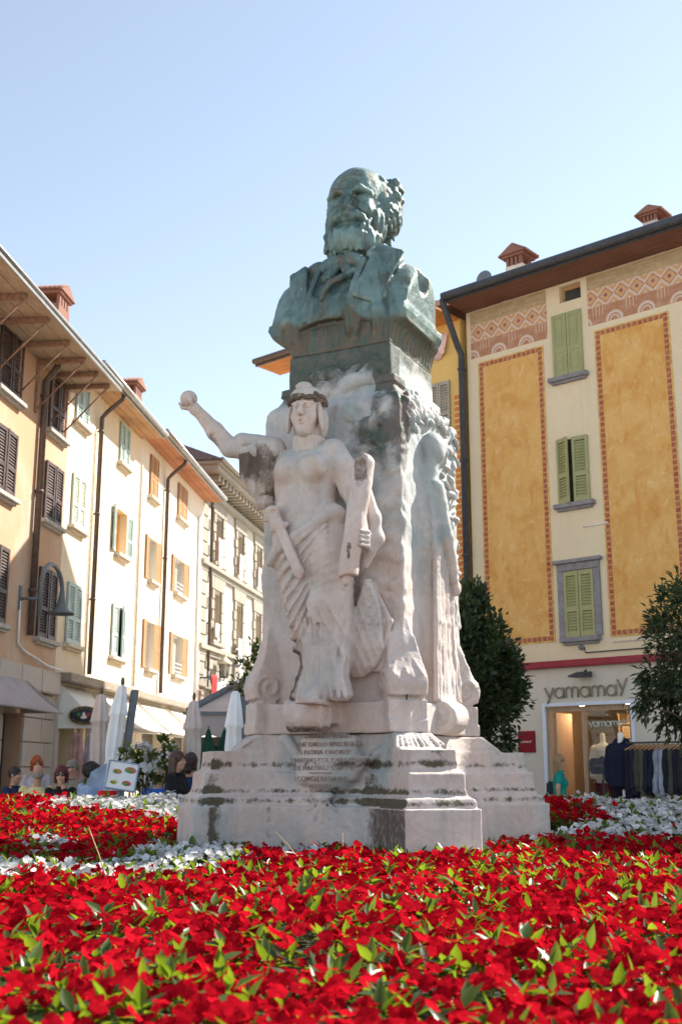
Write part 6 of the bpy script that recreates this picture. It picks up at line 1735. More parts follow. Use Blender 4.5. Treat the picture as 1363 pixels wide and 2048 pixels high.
# ================================================================== parasols, marquee, menu
def parasol(px, Y, zt, mat, lab, r=0.17, post=None, lean=0.0, zb=0.35, tie=0.42):
    p = thing('folded_parasol', lab, 'parasol', (gx(px, Y), Y, 0), 0.3, 'folded cafe parasols')
    ph = px * 0.7
    def fold(g, z): return 1 + 0.16 * math.sin(7 * g + ph + z * 1.1) + 0.08 * math.sin(13 * g + z * 2.3 + ph)
    H = zt - zb; zti = zb + H * tie
    prof = [(0.02, zt), (r * 0.45, zt - 0.03), (r * 0.75, zt - 0.22), (r * 0.98, zt - 0.40), (r * 1.05, zt - 0.43), (r * 0.80, zt - 0.46), (r * 0.9, zt - 0.7), (r * 0.82, zti + 0.15), (r * 0.66, zti), (r * 0.85, zti - 0.15), (r * 1.2, zb + 0.1), (r * 1.28, zb)]
    if lean: Mx = Matrix.Translation((0, 0, zb)) @ Matrix.Shear('XY', 4, (lean, 0)) @ Matrix.Translation((0, 0, -zb))
    else: Mx = None
    MB().lathe(prof, 42, M=Mx, fold=fold).build('canopy', M[mat], p)
    MB().tube([(0.001, 0, zti - 0.02), (0.001, 0, zti + 0.02)], r * 0.72, 16, M=Mx).build('tie', M[mat], p)
    MB().tube([(0, 0, 0.0), (0, 0, zt + 0.02)], 0.022, 8, M=Mx).sphere((lean * (zt - zb), 0, zt + 0.05), (0.03, 0.03, 0.07)).build('pole', M['brownmetal'], p)
    MB().lathe([(0.26, 0), (0.26, 0.06), (0.05, 0.1)], 20).build('foot', M['slategrey'], p)
    if post:
        MB().box(post - 0.055, post + 0.055, 0.06, 0.17, 0, zt - 0.06, M=Mx).build('side_post', M['slategrey'], p, 0.01)
parasol(196, 18, 2.56, 'umb_beige', 'folded beige parasol nearest the oval shop badge', 0.135)
parasol(212, 16.6, 2.60, 'umb_white', 'folded white cantilever parasol leaning against a dark post, left of the menu board', 0.12, 0.20, 0.10, zb=0.75, tie=0.42)
parasol(384, 17.3, 2.42, 'umb_beige', 'folded beige parasol behind the two seated women by the stone base', 0.13)
parasol(463, 14, 2.33, 'umb_white', 'folded white cantilever parasol with dark post beside the pedestal', 0.10, 0.12, 0.02, zb=0.8)

mq = thing('cafe_marquee', 'cafe marquee with white canvas roof and scalloped valance behind the pedestal', 'marquee', (-1.15, 20, 0), R(6))
for x in (-1.45, 1.6):
    for y in (0, 3): MB().box(x - 0.05, x + 0.05, y - 0.05, y + 0.05, 0, 2.3).build('post', M['slategrey'], mq)
MB().add([(-1.55, -0.1, 2.38), (1.7, -0.1, 2.38), (0.6, 1.5, 3.1), (-0.4, 1.5, 3.1), (-1.55, 3.1, 2.38), (1.7, 3.1, 2.38)], [(0, 1, 2, 3), (1, 5, 2), (0, 3, 4), (5, 4, 3, 2)]).build('roof', M['umb_beige'], mq)
MB().prism([(-1.6, 2.38), (1.75, 2.38), (1.75, 2.32), (-1.6, 2.32)], -0.16, -0.06).tube([(-1.5, -0.12, 2.40), (-0.35, 1.45, 3.16)], 0.06, 8).build('roof_beam', M['slategrey'], mq)
b = MB(); vs = [(-1.55 + 3.25 * i / 48, -0.12, zz) for i in range(49) for zz in (2.34, 2.0 - 0.06 * abs(math.sin(i * math.pi / 6)))]
b.add(vs, [(2 * i, 2 * i + 1, 2 * i + 3, 2 * i + 2) for i in range(48)]); b.build('valance', M['awn_grey'], mq)
MB().box(-1.5, 1.65, 2.9, 2.98, 0, 1.95).build('shade_sheet', M['darkwin'], mq)  # dark sheet added to stand for the shaded inside of the marquee
MB().box(-1.5, 1.65, 0.0, 0.1, 1.80, 1.95).build('cross_beam', M['brownmetal'], mq)
grnc = fabric('bottle green canvas', (0.01, 0.06, 0.04))
for px, Y in ((415, 19.0), (447, 19.4)):
    q = thing('green_parasol', 'folded bottle green parasol under the marquee, %s' % ('left one' if px < 430 else 'right one'), 'parasol', (gx(px, Y), Y, 0), 0, 'bottle green parasols under the marquee')
    MB().lathe([(0.02, 2.05), (0.12, 1.7), (0.2, 0.9), (0.24, 0.6)], 24, fold=lambda g, z: 1 + 0.12 * math.sin(8 * g)).build('canopy', grnc, q)
    MB().tube([(0, 0, 0), (0, 0, 2.1)], 0.02, 6).build('pole', M['slategrey'], q)

mb = thing('menu_board', 'white menu board with four pictures of dishes on a stand over a red tub', 'menu board', (gx(240, 13.6), 13.6, 0.0), R(14))
Mm = Matrix.Translation((0, 0, 1.16)) @ Euler((R(-14), R(9), 0)).to_matrix().to_4x4()
MB().box(-0.16, 0.17, -0.012, 0.012, 0.0, 0.31, M=Mm).build('panel', M['umb_white'], mb)
fr = simple('pale blue board edge', (0.25, 0.33, 0.45), 0.5)
MB().box(-0.175, -0.16, -0.02, 0.015, -0.012, 0.32, M=Mm).box(0.17, 0.185, -0.02, 0.015, -0.012, 0.32, M=Mm).box(-0.16, 0.17, -0.02, 0.015, 0.31, 0.325, M=Mm).box(-0.16, 0.17, -0.02, 0.015, -0.015, 0.0, M=Mm).build('frame', fr, mb)
MB().prism([(-0.18, 1.17), (-0.15, 1.46), (-0.33, 1.36), (-0.38, 1.20)], 0.0, 0.02, M=None).build('side_panel', fr, mb)
for i, (x, z, c1, s) in enumerate(((-0.06, 0.20, (0.50, 0.22, 0.08), 0.055), (0.09, 0.235, (0.42, 0.16, 0.08), 0.07), (-0.08, 0.07, (0.55, 0.45, 0.10), 0.045), (0.07, 0.075, (0.42, 0.08, 0.06), 0.055))):
    pm = simple('printed dish', c1, 0.6, 0.4, 40); gm = simple('printed salad', (0.08, 0.28, 0.05), 0.6, 0.4, 40)
    d_ = MB().sphere((x, -0.014, z), (s, 0.003, s * 0.55), 14, 6, M=Mm).build('dish_picture', pm, mb)
    MB().sphere((x - s * 0.3, -0.017, z - s * 0.2), (s * 0.6, 0.003, s * 0.25), 10, 6, M=Mm).build('salad', gm, d_)
MB().tube([(0, 0.03, 0), (0, 0.03, 1.2)], 0.025, 8).build('stand', M['slategrey'], mb)
MB().lathe([(0.0, 1.02), (0.12, 1.02), (0.125, 1.14), (0.115, 1.14), (0.11, 1.10), (0.0, 1.10)], 20, M=Matrix.Translation((-0.12, 0.15, 0))).build('red_tub', M['red_cloth'], mb)

# garments outside the shop with the badge
def garment(name, lab, loc, rz, w, z1, z0, mat, cat='garment', group=None, sleeves=False, thick=0.05, seed=0):
    rr = random.Random(seed); v = Vol((-w - 0.12, -0.16, z0 - 0.06), (w + 0.12, 0.16, z1 + 0.08), 0.014)
    n = 6; zs2 = np.linspace(z0, z1, n); t = (z1 - zs2) / (z1 - z0)
    ax = w * (0.62 + 0.3 * t + 0.06 * np.sin(np.arange(n) * 2 + seed)); ax[-1] = w * 0.3
    v.loft(zs2, zs2 * 0, zs2 * 0, ax, thick * (0.8 + 0.5 * t), 0.03, 2.2)
    if sleeves:
        for s in (-1, 1): v.cap((s * w * 0.6, 0, z1 - 0.08), (s * w * 0.85, -0.01, z0 + 0.15 * (z1 - z0)), 0.055, 0.042, 0.03)
    V, Q = v.mesh()
    if (V[Q[:, 0]] * np.cross(V[Q[:, 1]], V[Q[:, 2]])).sum() < 0: Q = Q[:, ::-1]
    V = V + vnormals(V, Q) * (0.012 * np.sin(38 * V[:, 0] + seed + 3 * vnoise(V, 4, seed)))[:, None]
    o = mesh_np(name, V, Q, mat); o.location = loc; o.rotation_euler = (0, 0, rz)
    return tag(o, lab, cat, group)
gL = 'garments hung outside the badge shop'
def onL(s, out, z): return A0 + dL * s + Vector((dL.y, -dL.x, 0)) * out + Vector((0, 0, z))
garment('hanging_garment', 'dusty pink garment hung at the corner of the badge shop', onL(-0.3, 0.5, 0), ROT_L + 1.1, 0.24, 2.15, 1.1, simple('dusty pink cloth', (0.52, 0.32, 0.29), 0.9), group=gL, seed=1)
garment('hanging_garment', 'pale lavender garment hung beside the dusty pink one', onL(-0.05, 0.7, 0), ROT_L + 1.0, 0.22, 2.18, 1.0, simple('lavender cloth', (0.60, 0.60, 0.78), 0.9), group=gL, seed=2)
garment('hanging_garment', 'green and yellow garment hanging lowest by the badge shop', onL(-0.3, 0.8, 0), ROT_L + 1.0, 0.2, 1.3, 0.8, simple('green cloth', (0.05, 0.45, 0.16), 0.9), group=gL, seed=3)
garment('hanging_garment', 'yellow garment hanging right of the green one', onL(-0.02, 0.95, 0), ROT_L + 1.0, 0.2, 1.32, 0.8, simple('yellow cloth', (0.72, 0.52, 0.03), 0.9), group=gL, seed=4)
garment('hanging_garment', 'brown fringed bag-like garment in the badge shop doorway', onL(0.55, 0.7, 0), ROT_L + 1.2, 0.2, 1.85, 1.45, simple('russet cloth', (0.22, 0.07, 0.04), 0.9), group=gL, seed=5)
garment('hanging_garment', 'dark teal garment in the badge shop doorway', onL(0.5, 0.75, 0), ROT_L + 1.2, 0.22, 1.42, 0.9, simple('dark teal cloth', (0.02, 0.06, 0.10), 0.9), group=gL, seed=6)
garment('hanging_garment', 'pink and white patterned garment at the right of the badge shop doorway', onL(1.2, 0.6, 0), ROT_L + 1.2, 0.2, 1.95, 1.3, M['pink_cloth'], group=gL, seed=7)

# ================================================================== outside the lingerie shop
def onR(s, out, z=0): return AR + Vector((math.cos(ROT_R), math.sin(ROT_R), 0)) * s + Vector((math.sin(ROT_R), -math.cos(ROT_R), 0)) * out + Vector((0, 0, z))
def mannequin(lab, loc, rz, top, mat, low, lowm, z0=0.0, hood=False, bare=True):
    m = thing('mannequin', lab, 'mannequin', loc, rz, 'shop mannequins')
    v = Vol((-0.34, -0.2, 0.7), (0.34, 0.2, 1.75), 0.012)
    v.loft([0.85, 1.0, 1.15, 1.3, 1.42, 1.5, 1.54], [0] * 7, [0] * 7, [0.17, 0.15, 0.135, 0.16, 0.19, 0.16, 0.07], [0.12, 0.11, 0.10, 0.115, 0.105, 0.085, 0.06], 0.03, 2.2)
    v.cap((0, 0, 1.5), (0, 0, 1.68), 0.052, 0.048, 0.03)
    for s in (-1, 1): v.chain([(s * 0.18, 0, 1.45), (s * 0.235, 0, 1.18), (s * 0.22, -0.05, 0.93)], [0.052, 0.04, 0.028], 0.03)
    sculpt('torso', v, M['awn_white'], m)
    v = Vol((-0.36, -0.24, 0.72), (0.36, 0.24, 1.75), 0.012)
    g = 0.018 if not hood else 0.045
    v.loft([0.82, 1.0, 1.15, 1.3, 1.42, 1.5], [0] * 6, [0] * 6, np.array([0.19, 0.165, 0.15, 0.17, 0.195, 0.13]) + g, np.array([0.13, 0.12, 0.11, 0.125, 0.11, 0.08]) + g, 0.03, 2.2)
    for s in (-1, 1): v.chain([(s * 0.18, 0, 1.44), (s * 0.24, 0, 1.18), (s * 0.225, -0.05, 0.95)], [0.055 + g, 0.045 + g, 0.034 + g], 0.03)
    if hood: v.ell((0, 0.03, 1.55), (0.15, 0.13, 0.09), 0.03).ell((0, -0.06, 1.62), (0.08, 0.09, 0.08), 0.02, mode='s')
    sculpt(top, v, mat, m, lambda V: 0.008 * np.sin(30 * V[:, 0] + 18 * V[:, 2]) * vnoise(V, 5, 1))
    v = Vol((-0.3, -0.26, 0.0), (0.3, 0.26, 0.98), 0.014)
    v.ell((0, 0, 0.84), (0.19, 0.14, 0.12), 0.04)
    for s in (-1, 1): v.chain([(s * 0.09, 0, 0.85), (s * 0.1, 0, 0.45), (s * 0.1, 0, 0.05)], [0.11, 0.09, 0.085], 0.04)
    sculpt(low, v, lowm, m, lambda V: 0.01 * np.sin(40 * V[:, 0] + 8 * V[:, 2]))
    MB().lathe([(0.16, 0), (0.16, 0.02), (0.02, 0.03)], 20).build('foot', M['slategrey'], m)
mannequin('headless white mannequin in white lace top and burgundy skirt in the shop window', onR(0.03, -0.45, 0.34), ROT_R, 'blouse', M['white_cloth'], 'skirt', simple('burgundy cloth', (0.16, 0.008, 0.03), 0.9))
mannequin('mannequin in navy hooded sweatshirt and trousers in front of the shop window', onR(1.08, 0.9, 0.30), ROT_R, 'hoodie', fabric('navy fleece', (0.008, 0.013, 0.035)), 'trousers', fabric('black fleece', (0.006, 0.008, 0.016)), hood=True)
tagm = MB().box(-0.02, 0.02, -0.002, 0.002, 0, 0.12); tag(tagm.build('price_tag', M['white_cloth']), 'white swing ticket on the navy mannequin trousers', 'price tag').location = onR(1.2, 1.12, 0.95)
dk = MB().box(-0.95, 3.2, -1.6, -0.14, 0, 0.34).build('raised_step', M['ruststone'], None, 0.01); dk.location = AR; dk.rotation_euler = (0, 0, ROT_R); tag(dk, kind='structure')
bk = thing('hanging_board', 'black shaped board with faint pale print in the shop window', 'board', onR(0.42, 0.3, 0.34), ROT_R)
MB().prism([(-0.24, 0.98), (0.2, 0.98), (0.24, 1.05), (0.24, 1.2), (0.2, 1.26), (0.05, 1.26), (-0.02, 1.30), (-0.09, 1.26), (-0.24, 1.26), (-0.28, 1.2), (-0.28, 1.05)], -0.012, 0.012).build('panel', M['darkmetal'], bk)
write(bk, 'yamamay', -0.19, 1.10, 0.36, 0.006, -0.015, 'slategrey', 'lettering')
MB().tube([(-0.02, 0, 0), (-0.02, 0, 1.0)], 0.015, 6).build('stand', M['darkmetal'], bk)
rk = thing('clothes_rail', 'black clothes rail on wheels outside the shop', 'clothes rail', onR(1.75, 0.95, 0.34), ROT_R)
MB().tube([(-0.55, 0, 1.50), (0.75, 0, 1.50)], 0.016, 8).build('rail', M['darkmetal'], rk)
for x in (-0.5, 0.7):
    MB().tube([(x, 0, 0.08), (x, 0, 1.50)], 0.016, 8).tube([(x, -0.25, 0.08), (x, 0.25, 0.08)], 0.014, 6).build('upright', M['darkmetal'], rk)
cols = [((0.010, 0.012, 0.022), 'black'), ((0.014, 0.018, 0.035), 'dark navy'), ((0.055, 0.055, 0.040), 'dark olive'), ((0.075, 0.075, 0.055), 'olive grey'), ((0.012, 0.016, 0.034), 'deep navy'), ((0.012, 0.014, 0.028), 'inky navy'), ((0.24, 0.27, 0.33), 'pale grey'), ((0.30, 0.33, 0.40), 'light grey blue'),
        ((0.012, 0.014, 0.02), 'soot black'), ((0.06, 0.06, 0.05), 'dull olive'), ((0.012, 0.014, 0.026), 'midnight blue'), ((0.02, 0.02, 0.022), 'charcoal')]
pos = ['first', 'second', 'third', 'fourth', 'fifth', 'sixth', 'seventh', 'eighth', 'ninth', 'tenth', 'eleventh', 'last']
for i, (c, nm) in enumerate(cols):
    s = 1.36 + i * 0.085
    garment('hanging_sweater', '%s sweater, %s along the clothes rail from the navy mannequin' % (nm, pos[i]), onR(s, 0.95, 0.34), ROT_R + R(62), 0.24, 1.42, 0.60 + 0.05 * (i % 3), fabric(nm + ' knit', c), 'sweater', 'sweaters on the clothes rail', True, 0.045, i)
    hgr = MB().tube([(-0.2, 0, 1.38), (0, 0, 1.47), (0.2, 0, 1.38)], 0.014, 6).tube([(0, 0, 1.47), (0, 0, 1.51)], 0.006, 5)
    o = hgr.build('clothes_hanger', M['wood_shutter']); o.location = onR(s, 0.95, 0.34); o.rotation_euler = (0, 0, ROT_R + R(62))
    tag(o, 'wooden hanger of the %s sweater, %s along the rail' % (nm, pos[i]), 'hanger', 'wooden hangers on the clothes rail')
# ================================================================== flower bed
def petal_mat(name, col, trans, rough=0.45):
    t = NT(name)
    nd = t.n('ShaderNodeAttribute'); nd.attribute_name = 'tone'
    c = t.mix(nd.outputs['Fac'], tuple(v * 0.42 for v in col), tuple(min(1, v * 1.3 + 0.004) for v in col))
    p = t.n('ShaderNodeBsdfPrincipled'); t.set(p.inputs['Base Color'], c); p.inputs['Roughness'].default_value = rough; p.inputs['Specular IOR Level'].default_value = 0.0 if 'petal' in name else 0.4
    if 'petal' in name: t.set(p.inputs['Specular Tint'], (1.0, 0.35, 0.35))
    tr = t.n('ShaderNodeBsdfTranslucent'); t.set(tr.inputs['Color'], t.mix(nd.outputs['Fac'], tuple(v * 0.6 for v in trans), trans))
    mx = t.n('ShaderNodeMixShader'); mx.inputs[0].default_value = 0.45
    t.t.links.new(p.outputs[0], mx.inputs[1]); t.t.links.new(tr.outputs[0], mx.inputs[2]); t.t.links.new(mx.outputs[0], t.out.inputs[0])
    return t.m
M['red_petal'] = petal_mat('red petal', (0.50, 0.005, 0.016), (0.66, 0.006, 0.020), 0.5)
M['white_petal'] = petal_mat('white petal', (0.78, 0.76, 0.76), (0.75, 0.74, 0.68), 0.5)
M['leaf'] = petal_mat('glossy leaf', (0.055, 0.115, 0.022), (0.30, 0.42, 0.02), 0.34)
M['laurel'] = petal_mat('laurel leaf', (0.060, 0.088, 0.045), (0.07, 0.11, 0.02), 0.36)
M['oleander'] = petal_mat('oleander leaf', (0.05, 0.09, 0.03), (0.2, 0.28, 0.04), 0.45)
M['soil'] = simple('dark soil and stems', (0.022, 0.026, 0.012), 0.95, 0.5, 14)
M['bark'] = simple('grey brown bark', (0.13, 0.10, 0.075), 0.9, 0.3, 20, bump=0.6, bscale=40)
M['straw'] = simple('dry straw stalk', (0.62, 0.45, 0.26), 0.8, 0.1)

rng = np.random.RandomState(42)
def bed_z(x, y):
    t = np.clip((y - 8) / 3.5, 0, 1)
    return 0.80 + 0.27 * t * t * (3 - 2 * t)
def canopy(x, y):
    P = np.stack([x, y, 0 * x], 1)
    return bed_z(x, y) + 0.045 * vnoise(P, 1.7, 3) + 0.03 * vnoise(P, 5.0, 5)
def inside(poly, x, y):
    r = np.zeros(len(x), bool); n = len(poly)
    for i in range(n):
        (x0, y0), (x1, y1) = poly[i], poly[(i + 1) % n]
        c = ((y0 > y) != (y1 > y)) & (x < (x1 - x0) * (y - y0) / ((y1 - y0) if y1 != y0 else 1e-9) + x0)
        r ^= c
    return r
WHITE = [[(-2.3, 6.75), (-1.98, 7.5), (-1.44, 7.5), (-1.29, 8.6), (-0.78, 8.65), (-0.64, 7.5), (-0.86, 6.85), (-1.04, 6.55), (-1.49, 6.35), (-2.2, 5.9)],
         [(-2.45, 9.06), (-2.18, 9.06), (-1.99, 8.32), (-2.24, 8.32)],
         [(-2.75, 10.7), (-2.75, 12.3), (-1.2, 12.6), (-1.0, 9.5), (-1.40, 9.77), (-1.66, 10.13), (-2.0, 10.32)],
         [(1.3, 8.75), (1.73, 9.77), (1.88, 9.59), (2.37, 9.96), (2.28, 10.85), (2.2, 12.4), (6.0, 12.4), (4.6, 9.3), (2.95, 9.33), (2.2, 9.06)],
         [(-0.41, 7.94), (-0.11, 8.2), (-0.08, 8.0), (-0.26, 7.5)]]
def base_dist(x, y):
    """distance outside the pedestal's cross-shaped plan"""
    c, s = math.cos(-R(26)), math.sin(-R(26))
    dx, dy = x - CM.x, y - CM.y
    u, v = dx * c + dy * s, -dx * s + dy * c
    a, b = np.abs(u + v) * S2, np.abs(u - v) * S2
    arm = np.minimum(np.maximum(a - 1.49, b - 0.285), np.maximum(b - 1.49, a - 0.285))
    return np.minimum(arm, np.maximum(np.abs(u), np.abs(v)) - 0.80), u, v
def scatter(dens_near, dens_far, marg):
    n = 90000
    y = np.sqrt(rng.rand(n) * (11.9 ** 2 - 1.75 ** 2) + 1.75 ** 2)     # more far away: area grows with distance
    w = 0.345 * y + 0.9
    x = (rng.rand(n) * 2 - 1) * w
    area = np.trapz(2 * (0.345 * np.linspace(1.75, 11.9, 50) + 0.9), np.linspace(1.75, 11.9, 50))
    d = np.interp(y, [2, 5, 12], [dens_near, (dens_near + dens_far) / 2, dens_far])
    # pdf(y) ~ 2y/(..); uniform area density needs weights w / y
    pdf = 2 * y / (11.9 ** 2 - 1.75 ** 2) / (2 * w)
    keep = rng.rand(n) < d / (n * pdf)
    x, y = x[keep], y[keep]
    bd, u, v = base_dist(x, y)
    ok = bd > marg + 0.22 * ((u > 0.5) & (v > -0.9))
    return x[ok], y[ok]
def frames(nrm):
    n = nrm / np.linalg.norm(nrm, axis=1, keepdims=True)
    t = np.cross(n, rng.normal(size=n.shape)); t /= np.linalg.norm(t, axis=1, keepdims=True)
    return np.stack([t, np.cross(n, t), n], 2)
def stamp(base, quads, pos, Rm, s):
    V = np.einsum('nij,kj->nki', Rm, base) * s[:, None, None] + pos[:, None, :]
    k = len(base)
    Q = (quads[None] + (np.arange(len(pos)) * k)[:, None, None])
    return V.reshape(-1, 3), Q.reshape(-1, quads.shape[1])
def flower_base(hi, seed=0):
    r = np.random.RandomState(seed); V, Q = [], []
    for k in range(5):
        g = 2 * math.pi * k / 5 + r.uniform(-0.12, 0.12); L = 1.0 * r.uniform(0.88, 1.1); w = 0.80 * r.uniform(0.92, 1.08); cup = r.uniform(-0.02, 0.16); tw = r.uniform(-0.10, 0.10)
        rows = [(0.05, 0.08, 0.0), (0.5, 0.60, 0.6), (0.86, 0.62, 1.0), (1.0, 0.34, 1.0)] if hi else [(0.05, 0.10, 0.0), (0.6, 0.68, 0.7), (1.0, 0.34, 1.0)]
        cols = (-1, 0, 1) if hi else (-1, 1)
        b = len(V)
        for (t, ww, c) in rows:
            for s in cols:
                a_, o_ = L * t - (0.06 if (s == 0 and t == 1.0) else 0), s * w * ww
                z = cup * t * t - 0.10 * (abs(s) * ww) + tw * s * t + (0.04 * math.sin(3 * t + k) if hi else 0) + 0.015 * k
                V.append((a_ * math.cos(g) - o_ * math.sin(g), a_ * math.sin(g) + o_ * math.cos(g), z))
        nc = len(cols)
        for i in range(len(rows) - 1):
            for j in range(nc - 1):
                Q.append((b + i * nc + j, b + i * nc + j + 1, b + (i + 1) * nc + j + 1, b + (i + 1) * nc + j))
    return np.array(V), np.array(Q)
def leaf_base(seed=0, w=0.24):
    r = np.random.RandomState(seed); V = []
    b = r.uniform(-0.25, 0.15)
    for t, ww in ((0.0, 0.10), (0.3, 0.95), (0.62, 0.75), (1.0, 0.03)):
        for s in (-1, 0, 1):
            V.append((t, s * ww * w, b * t * t + 0.10 * abs(s) * ww))
    Q = []
    for i in range(3):
        for j in range(2): Q.append((i * 3 + j, i * 3 + j + 1, (i + 1) * 3 + j + 1, (i + 1) * 3 + j))
    return np.array(V), np.array(Q)
def tone(o, n, k):
    attr(o, 'tone', np.repeat(n, k))

bed = thing('flower_bed', 'raised bed of red and white impatiens in full bloom around the pedestal', 'flower bed', (0, 0, 0))
# raised kerb and soil
xs = np.linspace(-5.2, 5.2, 40); ys = np.linspace(1.5, 12.0, 42)
V = np.array([(x, y, bed_z(np.array(x), np.array(y)) - 0.13) for y in ys for x in xs]); nx = len(xs)
Q = np.array([(j * nx + i, j * nx + i + 1, (j + 1) * nx + i + 1, (j + 1) * nx + i) for j in range(len(ys) - 1) for i in range(nx - 1)])
mesh_np('soil', V, Q, M['soil'], bed)
kb = MB(); 
for a in ((-5.35, 5.35, 1.35, 1.5, 0.66), (-5.35, -5.2, 1.5, 12.0, 0.85), (5.2, 5.35, 1.5, 12.0, 0.85), (-5.35, 5.35, 12.0, 12.15, 0.95)):
    kb.box(a[0], a[1], a[2], a[3], 0.0, a[4])
kb.build('kerb', M['ruststone'], bed, 0.01)
pb = MB(); pb.box(-1.42, 1.42, -1.42, 1.42, 0.5, 0.775); pb.build('plinth', M['ruststone'], mon, 0.01)

def spaced(marg):
    """blooms held apart from each other, as on a real cushion of plants"""
    xs, ys = [], []; y = 1.75; row = 0
    while y < 11.9:
        sp = float(np.interp(y, [2, 5, 12], [0.0535, 0.050, 0.047]))
        w = 0.345 * y + 0.9; n = int(2 * w / sp)
        xx = -w + (np.arange(n) + 0.5 * (row % 2)) * sp
        xs.append(xx + rng.normal(0, 0.24 * sp, n)); ys.append(y + rng.normal(0, 0.24 * sp, n)); y += sp * 0.87; row += 1
    x, y = np.concatenate(xs), np.concatenate(ys)
    gap = vnoise(np.stack([x, y, 0 * x], 1), 4.5, 21)
    bd, u, v = base_dist(x, y)
    ok = (bd > marg + 0.22 * ((u > 0.5) & (v > -0.9))) & (rng.rand(len(x)) < np.where(gap > 0.22, 0.48, 0.94))
    return x[ok], y[ok]
x, y = spaced(0.03)
z = canopy(x, y) + rng.normal(0, 0.018, len(x)) + 0.01
bd, u, v = base_dist(x, y); z = z - 0.05 * np.clip(1 - bd / 0.25, 0, 1)
wh = np.zeros(len(x), bool)
jx, jy = x + rng.normal(0, 0.07, len(x)), y + rng.normal(0, 0.10, len(x))
for p in WHITE: wh |= inside(p, jx, jy)
nr = np.stack([rng.normal(0.06, 0.40, len(x)), rng.normal(-0.42, 0.40, len(x)), 0.70 + 0.25 * rng.rand(len(x))], 1)
FR = frames(nr); pos = np.stack([x, y, z], 1); sc = np.interp(y, [2.4, 6], [0.0256, 0.0275]) * rng.uniform(0.80, 1.18, len(x)); tn = np.clip(rng.normal(0.55, 0.28, len(x)), 0, 1)
inview = (np.abs(x) < 0.30 * y) & (y > 2.45)
near = np.where(inview, y, 99)
single = np.argsort(near)[:300]
is_single = np.zeros(len(x), bool); is_single[single] = True
bases = [flower_base(True, k) for k in range(5)]
fme = []
for k, (bv, bq) in enumerate(bases):
    for tk in (0.35, 0.8):
        o = mesh_np('flower', bv, bq, M['red_petal'], bed); attr(o, 'tone', np.clip(np.repeat(tk + rng.normal(0, 0.16, 5), len(bv) // 5), 0, 1)); fme.append(o.data); bpy.data.objects.remove(o)
for i in single:
    o = bpy.data.objects.new('flower', fme[rng.randint(len(fme))])
    o.matrix_basis = Matrix.Translation(Vector(pos[i].tolist())) @ Matrix(FR[i].tolist()).to_4x4() @ Matrix.Scale(float(sc[i]), 4)
    link(o, bed)
for nm, sel, mt in (('red_flowers', ~wh & ~is_single, 'red_petal'), ('white_flowers', wh & ~is_single, 'white_petal')):
    VV, QQ, TT, off = [], [], [], 0
    for hi in (True, False):
        for k in range(5):
            m = sel & ((y < 6) == hi) & ((np.arange(len(x)) % 5) == k)
            if not m.any(): continue
            bv, bq = flower_base(hi, k)
            a, q = stamp(bv, bq, pos[m], FR[m], sc[m]); VV.append(a); QQ.append(q + off); off += len(a); TT.append(np.clip(np.repeat(np.repeat(tn[m], 5) + rng.normal(0, 0.16, 5 * m.sum()), len(bv) // 5), 0, 1))
    o = mesh_np(nm, np.concatenate(VV), np.concatenate(QQ), M[mt], bed); attr(o, 'tone', np.concatenate(TT)); tag(o, kind='stuff')

# leaf rosettes
rx, ry = scatter(150, 84, 0.02)
nl = 7
lx = np.repeat(rx, nl); ly = np.repeat(ry, nl)
az = rng.rand(len(lx)) * 2 * math.pi; el = np.clip(rng.normal(R(28), R(26), len(lx)), R(-25), R(85))
hz = np.repeat(canopy(rx, ry) + rng.normal(0.0, 0.026, len(rx)), nl) - 0.03
L = rng.uniform(0.045, 0.085, len(lx))
d = np.stack([np.cos(az) * np.cos(el), np.sin(az) * np.cos(el), np.sin(el)], 1)
up = np.stack([-np.cos(az) * np.sin(el), -np.sin(az) * np.sin(el), np.cos(el)], 1) + rng.normal(0, 0.25, (len(lx), 3))
sd = np.cross(up, d); sd /= np.linalg.norm(sd, axis=1, keepdims=True); up = np.cross(d, sd)
LF = np.stack([d, sd, up], 2); lp = np.stack([lx, ly, hz], 1) + d * 0.01
low = rng.rand(len(lx)) < 0.4; lp[low, 2] -= 0.05
lt = np.clip(rng.normal(0.5, 0.3, len(lx)), 0, 1)
lv = np.where((np.abs(lx) < 0.30 * ly) & (ly > 2.45) & (el > R(15)) & ~low, ly - 0.8 * (el > R(45)), 99)
ls = np.argsort(lv)[:300]; isl = np.zeros(len(lx), bool); isl[ls] = True
lme = []
for k in range(3):
    bv, bq = leaf_base(k)
    for tk in (0.35, 0.8):
        o = mesh_np('leaf', bv, bq, M['leaf'], bed); attr(o, 'tone', np.full(len(bv), tk)); lme.append(o.data); bpy.data.objects.remove(o)
for i in ls:
    o = bpy.data.objects.new('leaf', lme[rng.randint(len(lme))])
    o.matrix_basis = Matrix.Translation(Vector(lp[i].tolist())) @ Matrix(LF[i].tolist()).to_4x4() @ Matrix.Scale(float(L[i]), 4)
    link(o, bed)
VV, QQ, TT, off = [], [], [], 0
for k in range(3):
    m = ~isl & (np.arange(len(lx)) % 3 == k); bv, bq = leaf_base(k)
    a, q = stamp(bv, bq, lp[m], LF[m], L[m]); VV.append(a); QQ.append(q + off); off += len(a); TT.append(np.repeat(lt[m], len(bv)))
o = mesh_np('foliage', np.concatenate(VV), np.concatenate(QQ), M['leaf'], bed); attr(o, 'tone', np.concatenate(TT)); tag(o, kind='stuff')

